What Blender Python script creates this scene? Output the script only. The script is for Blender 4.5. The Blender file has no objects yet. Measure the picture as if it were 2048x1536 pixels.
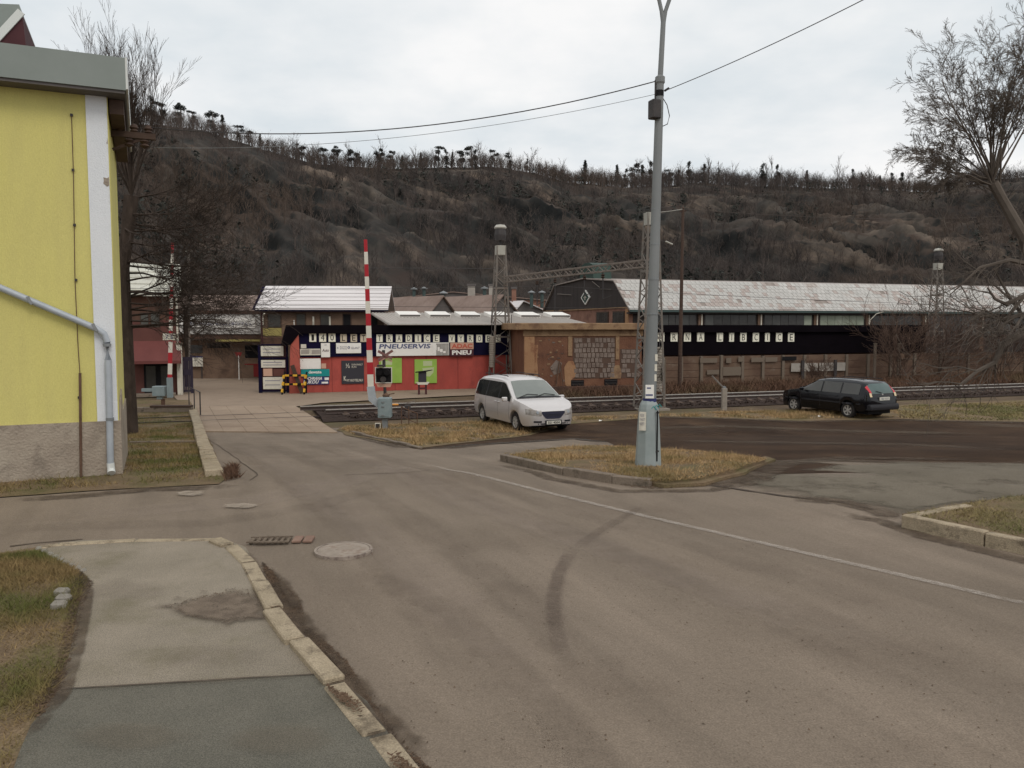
import bpy, bmesh, math, random
import numpy as np
from mathutils import Vector, Matrix, noise

R = math.radians
random.seed(7)
rng = np.random.default_rng(7)
scene = bpy.context.scene
COL = scene.collection

# ------------------------------------------------------------------ camera, sky, sun, exposure
CAM_H = 2.6
F_PX = 1607.0                       # focal length in pixels of the 2048 px wide picture
PITCH = math.atan(118.0 / F_PX)     # looking slightly down
cam_data = bpy.data.cameras.new('camera')
cam_data.sensor_width = 36.0
cam_data.lens = 36.0 * F_PX / 2048.0
cam_data.clip_start = 0.1
cam_data.clip_end = 3000.0
cam = bpy.data.objects.new('camera', cam_data)
COL.objects.link(cam)
cam.location = (0, 0, CAM_H)
cam.rotation_euler = (R(90) - PITCH, 0, 0)
scene.camera = cam

SUN_EL, SUN_AZ = 48.0, 150.0        # azimuth clockwise from +Y: sun high behind the camera to the right
world = bpy.data.worlds.new('World')
scene.world = world
world.use_nodes = True
nt = world.node_tree
nt.nodes.clear()
wo = nt.nodes.new('ShaderNodeOutputWorld')
bg = nt.nodes.new('ShaderNodeBackground')
sky = nt.nodes.new('ShaderNodeTexSky')
sky.sky_type = 'NISHITA'
sky.sun_disc = False
sky.sun_elevation = R(SUN_EL)
sky.sun_rotation = R(SUN_AZ)
sky.dust_density = 3.0
tc = nt.nodes.new('ShaderNodeTexCoord')
sep = nt.nodes.new('ShaderNodeSeparateXYZ')
nt.links.new(tc.outputs['Generated'], sep.inputs[0])
addz = nt.nodes.new('ShaderNodeMath'); addz.operation = 'ADD'; addz.inputs[1].default_value = 0.18
absz = nt.nodes.new('ShaderNodeMath'); absz.operation = 'ABSOLUTE'
nt.links.new(sep.outputs[2], absz.inputs[0]); nt.links.new(absz.outputs[0], addz.inputs[0])
dvx = nt.nodes.new('ShaderNodeMath'); dvx.operation = 'DIVIDE'
dvy = nt.nodes.new('ShaderNodeMath'); dvy.operation = 'DIVIDE'
nt.links.new(sep.outputs[0], dvx.inputs[0]); nt.links.new(addz.outputs[0], dvx.inputs[1])
nt.links.new(sep.outputs[1], dvy.inputs[0]); nt.links.new(addz.outputs[0], dvy.inputs[1])
cmb = nt.nodes.new('ShaderNodeCombineXYZ')
nt.links.new(dvx.outputs[0], cmb.inputs[0]); nt.links.new(dvy.outputs[0], cmb.inputs[1])
cn = nt.nodes.new('ShaderNodeTexNoise')
cn.inputs['Scale'].default_value = 0.9; cn.inputs['Detail'].default_value = 6.0; cn.inputs['Roughness'].default_value = 0.55
nt.links.new(cmb.outputs[0], cn.inputs['Vector'])
cr = nt.nodes.new('ShaderNodeMapRange')
cr.inputs['From Min'].default_value = 0.38; cr.inputs['From Max'].default_value = 0.58
nt.links.new(cn.outputs['Fac'], cr.inputs['Value'])
cm = nt.nodes.new('ShaderNodeMixRGB')
cm.inputs[1].default_value = (7.3, 7.85, 8.2, 1)
cm.inputs[2].default_value = (9.8, 9.75, 9.7, 1)
nt.links.new(cr.outputs[0], cm.inputs[0])
sm = nt.nodes.new('ShaderNodeMixRGB')
sm.inputs[0].default_value = 0.96
nt.links.new(sky.outputs[0], sm.inputs[1]); nt.links.new(cm.outputs[0], sm.inputs[2])
nt.links.new(sm.outputs[0], bg.inputs[0])
bg.inputs[1].default_value = 0.1
nt.links.new(bg.outputs[0], wo.inputs[0])

sun_data = bpy.data.lights.new('sun', 'SUN')
sun_data.energy = 1.0
sun_data.angle = R(25)
sun_data.color = (1.0, 0.95, 0.88)
sun = bpy.data.objects.new('sun', sun_data)
COL.objects.link(sun)
sd = Vector((math.sin(R(SUN_AZ)) * math.cos(R(SUN_EL)), math.cos(R(SUN_AZ)) * math.cos(R(SUN_EL)), math.sin(R(SUN_EL))))
sun.rotation_euler = sd.to_track_quat('Z', 'Y').to_euler()

scene.view_settings.view_transform = 'Standard'
scene.view_settings.look = 'None'
scene.view_settings.exposure = 0.0
scene.view_settings.gamma = 1.0
scene.view_settings.use_curve_mapping = False
scene.cycles.transparent_max_bounces = 64

# ------------------------------------------------------------------ helpers: pixels to places
CP, SP = math.cos(PITCH), math.sin(PITCH)
CAMP = Vector((0, 0, CAM_H))

def ray(x, y):
    a = (x - 1024.0) / F_PX
    b = -(y - 768.0) / F_PX
    return Vector((a, CP + b * SP, -SP + b * CP))

RY0, RY1, DROP = 14.0, 26.0, 1.0
def g(Y):                            # the street falls one metre towards the railway
    if Y <= RY0: return 0.0
    if Y >= RY1: return -DROP
    return -DROP * (Y - RY0) / (RY1 - RY0)

def gp(x, y, off=0.0):               # photograph pixel -> point on the ground (plus off)
    d = ray(x, y)
    dz = min(d.z / d.y, -0.004)
    h = CAM_H - off
    Y = h / -dz
    if Y > RY0:
        k = DROP / (RY1 - RY0)
        Y = (k * RY0 - h) / (dz + k) if abs(dz + k) > 1e-6 else 99
        if not (RY0 <= Y <= RY1):
            Y = (h + DROP) / -dz
    return Vector((d.x / d.y * Y, Y, g(Y) + off))

def at(x, y, Y):                     # photograph pixel at a given depth
    d = ray(x, y)
    t = Y / d.y
    return CAMP + d * t

class Frame:                         # a vertical facade plane: origin on the ground, x along it, y into depth
    def __init__(s, o, deg):
        s.o = Vector(o); s.a = R(deg)
        s.u = Vector((math.cos(s.a), math.sin(s.a), 0)); s.n = Vector((-math.sin(s.a), math.cos(s.a), 0))
    def hit(s, x, y, off=0.0):
        d = ray(x, y)
        t = ((s.o + s.n * off) - CAMP).dot(s.n) / d.dot(s.n)
        p = CAMP + d * t - s.o
        return p.dot(s.u), p.z
    def X(s, x, y=700, off=0.0): return s.hit(x, y, off)[0]
    def Z(s, x, y, off=0.0): return s.hit(x, y, off)[1]

# ------------------------------------------------------------------ helpers: objects
def tag(o, label=None, cat=None, group=None, kind=None):
    if label: o['label'] = label
    if cat: o['category'] = cat
    if group: o['group'] = group
    if kind: o['kind'] = kind
    return o

def thing(name, label, cat, loc=(0, 0, 0), rz=0.0, group=None, kind=None):
    o = bpy.data.objects.new(name, None)
    o.empty_display_size = 0.2
    COL.objects.link(o)
    o.location = loc; o.rotation_euler = (0, 0, rz)
    return tag(o, label, cat, group, kind)

def child(name, mesh, parent):
    o = bpy.data.objects.new(name, mesh)
    COL.objects.link(o)
    o.parent = parent
    return o

def copy_tree(o, parent=None):
    c = o.copy()
    COL.objects.link(c)
    c.parent = parent
    for ch in list(o.children):
        copy_tree(ch, c)
    return c

class MB:
    def __init__(s): s.v = []; s.f = []; s.mi = []
    def add(s, vs, fs, mi=0):
        b = len(s.v)
        s.v.extend([tuple(v) for v in vs])
        for f in fs: s.f.append([i + b for i in f]); s.mi.append(mi)
        return s
    def box(s, x0, x1, y0, y1, z0, z1, mi=0):
        vs = [(x0, y0, z0), (x1, y0, z0), (x1, y1, z0), (x0, y1, z0), (x0, y0, z1), (x1, y0, z1), (x1, y1, z1), (x0, y1, z1)]
        return s.add(vs, [(0, 3, 2, 1), (4, 5, 6, 7), (0, 1, 5, 4), (1, 2, 6, 5), (2, 3, 7, 6), (3, 0, 4, 7)], mi)
    def obox(s, c, size, M=None, mi=0):       # box centred at c with a 3x3 rotation
        hx, hy, hz = size[0] / 2, size[1] / 2, size[2] / 2
        vs = [Vector((x, y, z)) for z in (-hz, hz) for (x, y) in ((-hx, -hy), (hx, -hy), (hx, hy), (-hx, hy))]
        if M is not None: vs = [M @ v for v in vs]
        vs = [v + Vector(c) for v in vs]
        return s.add(vs, [(0, 3, 2, 1), (4, 5, 6, 7), (0, 1, 5, 4), (1, 2, 6, 5), (2, 3, 7, 6), (3, 0, 4, 7)], mi)
    def bar(s, p, q, w, h=None, mi=0):        # rectangular bar from p to q
        p, q = Vector(p), Vector(q); d = q - p
        M = d.to_track_quat('X', 'Z').to_matrix()
        return s.obox((p + q) / 2, (d.length, w, h or w), M, mi)
    def tube(s, pts, rad, n=6, mi=0, cap=True):
        pts = [Vector(p) for p in pts]
        if not hasattr(rad, '__len__'): rad = [rad] * len(pts)
        b = len(s.v); t0 = (pts[1] - pts[0]).normalized()
        ref = Vector((0, 0, 1)) if abs(t0.z) < 0.9 else Vector((1, 0, 0))
        for i, p in enumerate(pts):
            t = (pts[min(i + 1, len(pts) - 1)] - pts[max(i - 1, 0)])
            t = t.normalized() if t.length > 1e-9 else t0
            a = t.cross(ref)
            a = a.normalized() if a.length > 1e-6 else Vector((1, 0, 0))
            c = t.cross(a)
            for k in range(n):
                w = 2 * math.pi * k / n
                s.v.append(tuple(p + (a * math.cos(w) + c * math.sin(w)) * rad[i]))
        for i in range(len(pts) - 1):
            for k in range(n):
                k2 = (k + 1) % n
                s.f.append([b + i * n + k, b + i * n + k2, b + (i + 1) * n + k2, b + (i + 1) * n + k]); s.mi.append(mi)
        if cap and n > 3:
            s.f.append([b + k for k in range(n)][::-1]); s.mi.append(mi)
            s.f.append([b + (len(pts) - 1) * n + k for k in range(n)]); s.mi.append(mi)
        return s
    def lathe(s, prof, n=20, c=(0, 0, 0), M=None, mi=0, cap=True):   # prof: (r, z)
        b = len(s.v); c = Vector(c)
        for (r, z) in prof:
            for k in range(n):
                w = 2 * math.pi * k / n
                v = Vector((r * math.cos(w), r * math.sin(w), z))
                if M is not None: v = M @ v
                s.v.append(tuple(v + c))
        for i in range(len(prof) - 1):
            for k in range(n):
                k2 = (k + 1) % n
                s.f.append([b + i * n + k, b + i * n + k2, b + (i + 1) * n + k2, b + (i + 1) * n + k]); s.mi.append(mi)
        if cap and prof[0][0] > 1e-6: s.f.append([b + k for k in range(n)][::-1]); s.mi.append(mi)
        if cap and prof[-1][0] > 1e-6: s.f.append([b + (len(prof) - 1) * n + k for k in range(n)]); s.mi.append(mi)
        return s
    def prism(s, poly, y0, y1, mi=0):         # polygon in (x, z) extruded along y
        n = len(poly)
        vs = [(x, y0, z) for x, z in poly] + [(x, y1, z) for x, z in poly]
        fs = [list(range(n)), list(range(2 * n - 1, n - 1, -1))]
        fs += [[i, i + n, (i + 1) % n + n, (i + 1) % n] for i in range(n)]
        return s.add(vs, fs, mi)
    def prismx(s, poly, x0, x1, mi=0):        # polygon in (y, z) extruded along x
        n = len(poly)
        vs = [(x0, y, z) for y, z in poly] + [(x1, y, z) for y, z in poly]
        fs = [list(range(n)), list(range(2 * n - 1, n - 1, -1))]
        fs += [[i, i + n, (i + 1) % n + n, (i + 1) % n] for i in range(n)]
        return s.add(vs, fs, mi)
    def mesh(s, name, mats, smooth=False, bevel=0.0):
        me = bpy.data.meshes.new(name)
        me.from_pydata(s.v, [], s.f)
        if not isinstance(mats, (list, tuple)): mats = [mats]
        for m in mats: me.materials.append(m)
        if len(mats) > 1: me.polygons.foreach_set('material_index', s.mi)
        bm = bmesh.new(); bm.from_mesh(me)
        bmesh.ops.recalc_face_normals(bm, faces=bm.faces)
        if bevel:
            bmesh.ops.bevel(bm, geom=list(bm.edges), offset=bevel, segments=1, affect='EDGES', clamp_overlap=True)
        bm.to_mesh(me); bm.free()
        if smooth:
            me.polygons.foreach_set('use_smooth', [True] * len(me.polygons))
            try: me.set_sharp_from_angle(angle=R(38))
            except Exception: pass
        me.update()
        return me
    def build(s, name, mats, parent=None, smooth=False, bevel=0.0):
        return child(name, s.mesh(name, mats, smooth, bevel), parent)

def raw_mesh(name, V, T, mat, tint=None):     # numpy triangles
    me = bpy.data.meshes.new(name)
    V = np.asarray(V, dtype=np.float32); T = np.asarray(T, dtype=np.int32)
    me.vertices.add(len(V)); me.vertices.foreach_set('co', V.ravel())
    me.loops.add(T.size); me.loops.foreach_set('vertex_index', T.ravel())
    me.polygons.add(len(T)); me.polygons.foreach_set('loop_start', np.arange(0, T.size, T.shape[1], dtype=np.int32))
    if tint is not None:
        at_ = me.attributes.new('tint', 'FLOAT', 'POINT')
        at_.data.foreach_set('value', np.asarray(tint, dtype=np.float32))
    me.materials.append(mat)
    me.update(calc_edges=True)
    return me

# ------------------------------------------------------------------ materials
def srgb(r, g_, b):
    f = lambda c: (c / 255 / 12.92) if c <= 10.3 else ((c / 255 + 0.055) / 1.055) ** 2.4
    return (f(r), f(g_), f(b))

def mat(name, c1, c2=None, scale=3.0, rough=0.8, bump=0.0, bscale=40.0, metal=0.0, spec=0.3, stretch=(1, 1, 1),
        c3=None, c3scale=1.0, c3lo=0.55, c3hi=0.7, speck=0.0, speckscale=180.0, coat=0.0, lo=0.35, hi=0.65, detail=6.0, alpha=1.0):
    m = bpy.data.materials.new(name)
    m.use_nodes = True
    n = m.node_tree.nodes; l = m.node_tree.links
    bs = n['Principled BSDF']
    bs.inputs['Roughness'].default_value = rough
    bs.inputs['Metallic'].default_value = metal
    bs.inputs['Specular IOR Level'].default_value = spec
    bs.inputs['Coat Weight'].default_value = coat
    t = n.new('ShaderNodeTexCoord'); mp = n.new('ShaderNodeMapping')
    mp.inputs['Scale'].default_value = stretch
    l.new(t.outputs['Object'], mp.inputs[0])
    col = None
    if c2 is not None:
        nz = n.new('ShaderNodeTexNoise'); nz.inputs['Scale'].default_value = scale; nz.inputs['Detail'].default_value = detail
        nz.inputs['Roughness'].default_value = 0.62
        l.new(mp.outputs[0], nz.inputs['Vector'])
        mr = n.new('ShaderNodeMapRange'); mr.inputs['From Min'].default_value = lo; mr.inputs['From Max'].default_value = hi
        l.new(nz.outputs['Fac'], mr.inputs['Value'])
        mx = n.new('ShaderNodeMixRGB'); mx.inputs[1].default_value = (*c1, 1); mx.inputs[2].default_value = (*c2, 1)
        l.new(mr.outputs[0], mx.inputs[0]); col = mx.outputs[0]
    if c3 is not None:
        nz = n.new('ShaderNodeTexNoise'); nz.inputs['Scale'].default_value = c3scale; nz.inputs['Detail'].default_value = 8.0
        nz.inputs['Roughness'].default_value = 0.7
        l.new(mp.outputs[0], nz.inputs['Vector'])
        mr = n.new('ShaderNodeMapRange'); mr.inputs['From Min'].default_value = c3lo; mr.inputs['From Max'].default_value = c3hi
        l.new(nz.outputs['Fac'], mr.inputs['Value'])
        mx = n.new('ShaderNodeMixRGB'); mx.inputs[2].default_value = (*c3, 1)
        if col is None: mx.inputs[1].default_value = (*c1, 1)
        else: l.new(col, mx.inputs[1])
        l.new(mr.outputs[0], mx.inputs[0]); col = mx.outputs[0]
    if speck > 0:
        nz = n.new('ShaderNodeTexNoise'); nz.inputs['Scale'].default_value = speckscale; nz.inputs['Detail'].default_value = 3.0
        l.new(t.outputs['Object'], nz.inputs['Vector'])
        mr = n.new('ShaderNodeMapRange'); mr.inputs['From Min'].default_value = 0.25; mr.inputs['From Max'].default_value = 0.75
        mr.inputs['To Min'].default_value = 1 - speck; mr.inputs['To Max'].default_value = 1 + speck
        l.new(nz.outputs['Fac'], mr.inputs['Value'])
        mx = n.new('ShaderNodeVectorMath'); mx.operation = 'SCALE'
        if col is None: mx.inputs[0].default_value = c1
        else: l.new(col, mx.inputs[0])
        l.new(mr.outputs[0], mx.inputs['Scale']); col = mx.outputs[0]
    if col is None: bs.inputs['Base Color'].default_value = (*c1, 1)
    else: l.new(col, bs.inputs['Base Color'])
    if bump:
        nz = n.new('ShaderNodeTexNoise'); nz.inputs['Scale'].default_value = bscale; nz.inputs['Detail'].default_value = 6.0
        l.new(mp.outputs[0], nz.inputs['Vector'])
        bp = n.new('ShaderNodeBump'); bp.inputs['Strength'].default_value = bump; bp.inputs['Distance'].default_value = 0.05
        l.new(nz.outputs['Fac'], bp.inputs['Height']); l.new(bp.outputs[0], bs.inputs['Normal'])
    return m

def blade_mat(name, dry, mid, green, pscale=0.8, lo=0.45, hi=0.65):
    m = bpy.data.materials.new(name); m.use_nodes = True
    n = m.node_tree.nodes; l = m.node_tree.links; bs = n['Principled BSDF']
    bs.inputs['Roughness'].default_value = 0.9; bs.inputs['Specular IOR Level'].default_value = 0.1
    a = n.new('ShaderNodeAttribute'); a.attribute_name = 'tint'
    m1 = n.new('ShaderNodeMixRGB'); m1.inputs[1].default_value = (*dry, 1); m1.inputs[2].default_value = (*mid, 1)
    l.new(a.outputs['Fac'], m1.inputs[0])
    t = n.new('ShaderNodeTexCoord'); nz = n.new('ShaderNodeTexNoise'); nz.inputs['Scale'].default_value = pscale; nz.inputs['Detail'].default_value = 5
    l.new(t.outputs['Object'], nz.inputs['Vector'])
    mr = n.new('ShaderNodeMapRange'); mr.inputs['From Min'].default_value = lo; mr.inputs['From Max'].default_value = hi
    l.new(nz.outputs['Fac'], mr.inputs['Value'])
    m2 = n.new('ShaderNodeMixRGB'); m2.inputs[2].default_value = (*green, 1)
    l.new(mr.outputs[0], m2.inputs[0]); l.new(m1.outputs[0], m2.inputs[1])
    l.new(m2.outputs[0], bs.inputs['Base Color'])
    return m

M = {}
def road_mat():
    m = mat('road_asphalt', (0.172, 0.136, 0.103), (0.215, 0.171, 0.132), 0.22, 0.88, 0.16, 150, c3=(0.15, 0.115, 0.087), c3scale=0.5, c3lo=0.5, c3hi=0.8, spec=0.15)
    n = m.node_tree.nodes; l = m.node_tree.links; bs = n['Principled BSDF']
    base = bs.inputs['Base Color'].links[0].from_socket
    a, b = gp(520, 870), gp(1100, 1560)
    t = n.new('ShaderNodeTexCoord')
    def streak(scale, st, lo, hi, rot):
        mp = n.new('ShaderNodeMapping'); mp.vector_type = 'TEXTURE'; mp.inputs['Rotation'].default_value = (0, 0, rot); mp.inputs['Scale'].default_value = (st, 1, 1)
        l.new(t.outputs['Object'], mp.inputs[0])
        z = n.new('ShaderNodeTexNoise'); z.inputs['Scale'].default_value = scale; z.inputs['Detail'].default_value = 7; z.inputs['Roughness'].default_value = 0.6
        l.new(mp.outputs[0], z.inputs['Vector'])
        mr = n.new('ShaderNodeMapRange'); mr.inputs['From Min'].default_value = 0.3; mr.inputs['From Max'].default_value = 0.7; mr.inputs['To Min'].default_value = lo; mr.inputs['To Max'].default_value = hi
        l.new(z.outputs['Fac'], mr.inputs['Value']); return mr.outputs[0]
    ang = math.atan2(b.y - a.y, b.x - a.x)
    col = base
    for f in (streak(1.6, 9, 0.86, 1.14, ang), streak(0.7, 14, 0.9, 1.1, ang + 0.25), streak(70, 1, 0.72, 1.28, 0), streak(22, 1, 0.9, 1.1, 0)):
        sc = n.new('ShaderNodeVectorMath'); sc.operation = 'SCALE'; l.new(col, sc.inputs[0]); l.new(f, sc.inputs['Scale']); col = sc.outputs[0]
    v = n.new('ShaderNodeTexVoronoi'); v.inputs['Scale'].default_value = 26; l.new(t.outputs['Object'], v.inputs['Vector'])
    gt = n.new('ShaderNodeMapRange'); gt.inputs['From Min'].default_value = 0.1; gt.inputs['From Max'].default_value = 0.06; l.new(v.outputs['Distance'], gt.inputs['Value'])
    wn = n.new('ShaderNodeMath'); wn.operation = 'GREATER_THAN'; wn.inputs[1].default_value = 0.8; sx_ = n.new('ShaderNodeSeparateColor'); l.new(v.outputs['Color'], sx_.inputs[0]); l.new(sx_.outputs[0], wn.inputs[0])
    mu = n.new('ShaderNodeMath'); mu.operation = 'MULTIPLY'; l.new(gt.outputs[0], mu.inputs[0]); l.new(wn.outputs[0], mu.inputs[1])
    mx = n.new('ShaderNodeMixRGB'); mx.inputs[2].default_value = (0.075, 0.06, 0.048, 1); l.new(mu.outputs[0], mx.inputs[0]); l.new(col, mx.inputs[1])
    l.new(mx.outputs[0], bs.inputs['Base Color'])
    return m
M['road'] = road_mat()
M['parking'] = mat('parking_asphalt', (0.14, 0.122, 0.094), (0.19, 0.165, 0.13), 0.5, 0.85, 0.4, 120, c3=(0.099, 0.0801, 0.051), c3scale=0.4, c3lo=0.5, c3hi=0.75, speck=0.55, speckscale=80, spec=0.2)
M['cinder'] = mat('cinder', (0.0368, 0.0216, 0.01352), (0.069, 0.04176, 0.026), 0.6, 0.95, 0.5, 60, c3=(0.1196, 0.072, 0.0416), c3scale=0.35, c3lo=0.55, c3hi=0.75, speck=0.5, speckscale=50, spec=0.1)
M['walk'] = mat('footway_asphalt', (0.225, 0.192, 0.148), (0.295, 0.25, 0.195), 0.8, 0.85, 0.4, 140, c3=(0.188, 0.1615, 0.1106), c3scale=1.2, c3lo=0.5, c3hi=0.7, speck=0.45, speckscale=110, spec=0.2)
M['walk_new'] = mat('footway_patch', (0.125, 0.117, 0.094), (0.16, 0.147, 0.118), 1.2, 0.85, 0.5, 150, speck=0.5, speckscale=120, spec=0.2)
M['silt'] = mat('silt_stain', (0.13, 0.1, 0.075), (0.19, 0.15, 0.115), 3.0, 0.95, 0.3, 80, speck=0.4, speckscale=60, spec=0.1)
M['tyre_mark'] = mat('tyre_mark', (0.15, 0.108, 0.085), (0.21, 0.152, 0.12), 6.0, 0.85, 0.3, 120, speck=0.4, speckscale=90, spec=0.2)
M['crack'] = mat('tar_seam', (0.07, 0.055, 0.045), (0.13, 0.1, 0.08), 4.0, 0.9, spec=0.1)
M['dirt'] = mat('dirt', (0.09, 0.062, 0.042), (0.15, 0.11, 0.07), 0.8, 0.95, 0.5, 30, c3=(0.1, 0.09, 0.045), c3scale=0.3, c3lo=0.5, c3hi=0.7, speck=0.35, speckscale=40, spec=0.1)
M['soil'] = mat('grassy_soil', (0.14, 0.098, 0.062), (0.21, 0.15, 0.092), 2.0, 0.95, 0.5, 40, c3=(0.12, 0.105, 0.05), c3scale=0.9, c3lo=0.45, c3hi=0.65, speck=0.4, speckscale=50, spec=0.1)
M['yard'] = mat('yard_concrete', (0.25, 0.1892, 0.1395), (0.31, 0.2377, 0.1755), 0.5, 0.9, 0.2, 60, c3=(0.19, 0.1406, 0.1035), c3scale=0.5, c3lo=0.5, c3hi=0.7, speck=0.25, speckscale=40, spec=0.2)
M['slab'] = mat('crossing_concrete', (0.27, 0.1988, 0.144), (0.33, 0.2522, 0.1845), 0.8, 0.9, 0.2, 60, speck=0.3, speckscale=50, spec=0.2)
M['kerb'] = mat('kerb_concrete', (0.3, 0.2425, 0.1672), (0.4, 0.325, 0.2288), 3.0, 0.9, 0.4, 60, c3=(0.16, 0.1261, 0.088), c3scale=4, c3lo=0.52, c3hi=0.66, speck=0.3, speckscale=80, spec=0.2)
M['kerb_dark'] = mat('kerb_concrete_old', (0.17, 0.135, 0.105), (0.25, 0.2, 0.155), 3.0, 0.9, 0.4, 60, c3=(0.1, 0.08, 0.06), c3scale=3, c3lo=0.52, c3hi=0.66, speck=0.3, speckscale=80, spec=0.2)
M['paint'] = mat('worn_line_paint', (0.26, 0.205, 0.168), (0.37, 0.315, 0.27), 7.0, 0.8, lo=0.4, hi=0.8, speck=0.4, speckscale=60, spec=0.2)
M['ballast'] = mat('ballast', (0.03, 0.02, 0.017), (0.06, 0.042, 0.034), 6.0, 0.95, 0.7, 25, speck=0.5, speckscale=25, spec=0.1)
M['rail'] = mat('rail_steel', (0.05, 0.03, 0.024), (0.035, 0.023, 0.019), 4.0, 0.6, spec=0.4)
M['rail_top'] = mat('rail_head', (0.5, 0.47, 0.43), (0.42, 0.38, 0.34), 6.0, 0.35, metal=0.3, spec=0.5)
M['sleeper'] = mat('sleeper_concrete', (0.09, 0.065, 0.052), (0.15, 0.11, 0.09), 4.0, 0.9, 0.3, spec=0.2)
M['yellow'] = mat('yellow_render', (0.6, 0.54, 0.185), (0.64, 0.575, 0.205), 0.7, 0.9, 0.25, 55, c3=(0.52, 0.46, 0.18), c3scale=1.3, c3lo=0.45, c3hi=0.8, stretch=(1, 1, 0.22), speck=0.07, speckscale=45, spec=0.2)
M['white_render'] = mat('white_render', (0.66, 0.68, 0.7), (0.72, 0.73, 0.74), 0.9, 0.9, 0.25, 55, speck=0.05, speckscale=60, spec=0.2)
M['plinth'] = mat('plinth_render', (0.3, 0.245, 0.195), (0.38, 0.325, 0.26), 1.5, 0.95, 0.5, 25, c3=(0.24, 0.2, 0.16), c3scale=2.2, c3lo=0.5, c3hi=0.66, spec=0.1)
M['fascia'] = mat('grey_green_sheet', (0.2, 0.225, 0.205), (0.24, 0.265, 0.245), 0.6, 0.6, spec=0.3)
M['fascia_light'] = mat('zinc_edge', (0.62, 0.63, 0.6), rough=0.5)
M['brown_wood'] = mat('dark_brown_wood', (0.055, 0.033, 0.025), (0.08, 0.05, 0.036), 3.0, 0.8, stretch=(1, 1, 6))
M['maroon'] = mat('maroon_board', (0.06, 0.018, 0.022), (0.075, 0.025, 0.028), 2.0, 0.8)
M['galv'] = mat('galvanised', (0.34, 0.37, 0.4), (0.42, 0.45, 0.48), 3.0, 0.5, metal=0.15, spec=0.4)
M['galv_dark'] = mat('weathered_zinc', (0.17, 0.18, 0.185), (0.24, 0.25, 0.255), 3.0, 0.6, metal=0.1, spec=0.4)
M['dark_metal'] = mat('dark_metal', (0.03, 0.026, 0.026), (0.05, 0.042, 0.04), 4.0, 0.6, spec=0.4)
M['black'] = mat('black_paint', (0.008, 0.007, 0.008), rough=0.7, spec=0.2)
M['rust'] = mat('rusty_steel', (0.09, 0.05, 0.035), (0.15, 0.09, 0.06), 5.0, 0.85, spec=0.2)
M['post_grey'] = mat('grey_post_paint', (0.17, 0.178, 0.178), (0.215, 0.222, 0.22), 1.5, 0.55, c3=(0.18, 0.19, 0.185), c3scale=2.5, c3lo=0.55, c3hi=0.75, stretch=(1, 1, 0.4), spec=0.35)
M['post_base'] = mat('pale_blue_post_paint', (0.24, 0.275, 0.27), (0.3, 0.33, 0.325), 2.5, 0.55, c3=(0.25, 0.3, 0.3), c3scale=4, c3lo=0.55, c3hi=0.72, spec=0.35)
M['mast'] = mat('mast_paint', (0.15, 0.13, 0.112), (0.21, 0.185, 0.16), 3.0, 0.7, c3=(0.16, 0.11, 0.08), c3scale=3, c3lo=0.52, c3hi=0.68, spec=0.3)
M['mast_dark'] = mat('weathered_beam', (0.18, 0.15, 0.125), (0.25, 0.21, 0.18), 3.0, 0.8, spec=0.2)
M['mast_pale'] = mat('mast_paint_pale', (0.33, 0.315, 0.27), (0.4, 0.385, 0.335), 3.0, 0.7, spec=0.3)
M['red_wall'] = mat('red_painted_concrete', (0.3375, 0.0638, 0.0495), (0.4185, 0.0825, 0.0638), 0.9, 0.8, 0.2, 20, c3=(0.2565, 0.055, 0.0462), c3scale=1.2, c3lo=0.5, c3hi=0.7, stretch=(1, 1, 0.5), spec=0.25)
M['red_pier'] = mat('red_pier', (0.36, 0.085, 0.06), (0.41, 0.1, 0.075), 1.5, 0.8, spec=0.25)
M['black_board'] = mat('black_corrugated', (0.005, 0.0038, 0.005), (0.007, 0.005, 0.007), 1.0, 0.9, spec=0.03)
M['navy_board'] = mat('navy_board', (0.008, 0.007, 0.024), (0.011, 0.009, 0.03), 1.0, 0.9, spec=0.04)
M['letter_plate'] = mat('cream_plate', (0.78, 0.74, 0.6), (0.82, 0.79, 0.66), 4.0, 0.7)
M['letter_tan'] = mat('tan_plate', (0.5, 0.42, 0.31), (0.58, 0.5, 0.38), 4.0, 0.7)
M['ink'] = mat('dark_ink', (0.018, 0.015, 0.014), rough=0.8)
M['sign_white'] = mat('sign_white', (0.76, 0.73, 0.68), (0.8, 0.77, 0.72), 1.5, 0.6, c3=(0.64, 0.6, 0.55), c3scale=2, c3lo=0.55, c3hi=0.75)
M['sign_cream'] = mat('sign_cream', (0.58, 0.54, 0.45), (0.65, 0.61, 0.52), 1.5, 0.7, c3=(0.36, 0.33, 0.27), c3scale=2.5, c3lo=0.52, c3hi=0.7)
M['teal'] = mat('teal_print', (0.008, 0.24, 0.235), rough=0.6)
M['charcoal'] = mat('charcoal_print', (0.036, 0.034, 0.042), rough=0.6)
M['navy'] = mat('navy_print', (0.03, 0.035, 0.13), rough=0.6)
M['slate_text'] = mat('slate_blue_ink', (0.1, 0.11, 0.2), rough=0.7)
M['grey_ink'] = mat('grey_ink', (0.22, 0.21, 0.25), rough=0.7)
M['lime'] = mat('lime_print', (0.25, 0.4, 0.065), (0.3, 0.46, 0.085), 1.5, 0.6)
M['pale_green'] = mat('pale_lime_print', (0.44, 0.5, 0.27), rough=0.6)
M['orange_red'] = mat('orange_red_print', (0.5, 0.11, 0.07), rough=0.6)
M['pink_print'] = mat('salmon_print', (0.55, 0.33, 0.24), rough=0.6)
M['maroon_print'] = mat('maroon_print', (0.07, 0.02, 0.027), rough=0.6)
M['bare_tin'] = mat('bare_tin', (0.25, 0.23, 0.21), (0.4, 0.38, 0.35), 3.0, 0.6, stretch=(4, 1, 1))
M['barrier_red'] = mat('barrier_red', (0.4, 0.02, 0.03), rough=0.5)
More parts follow.
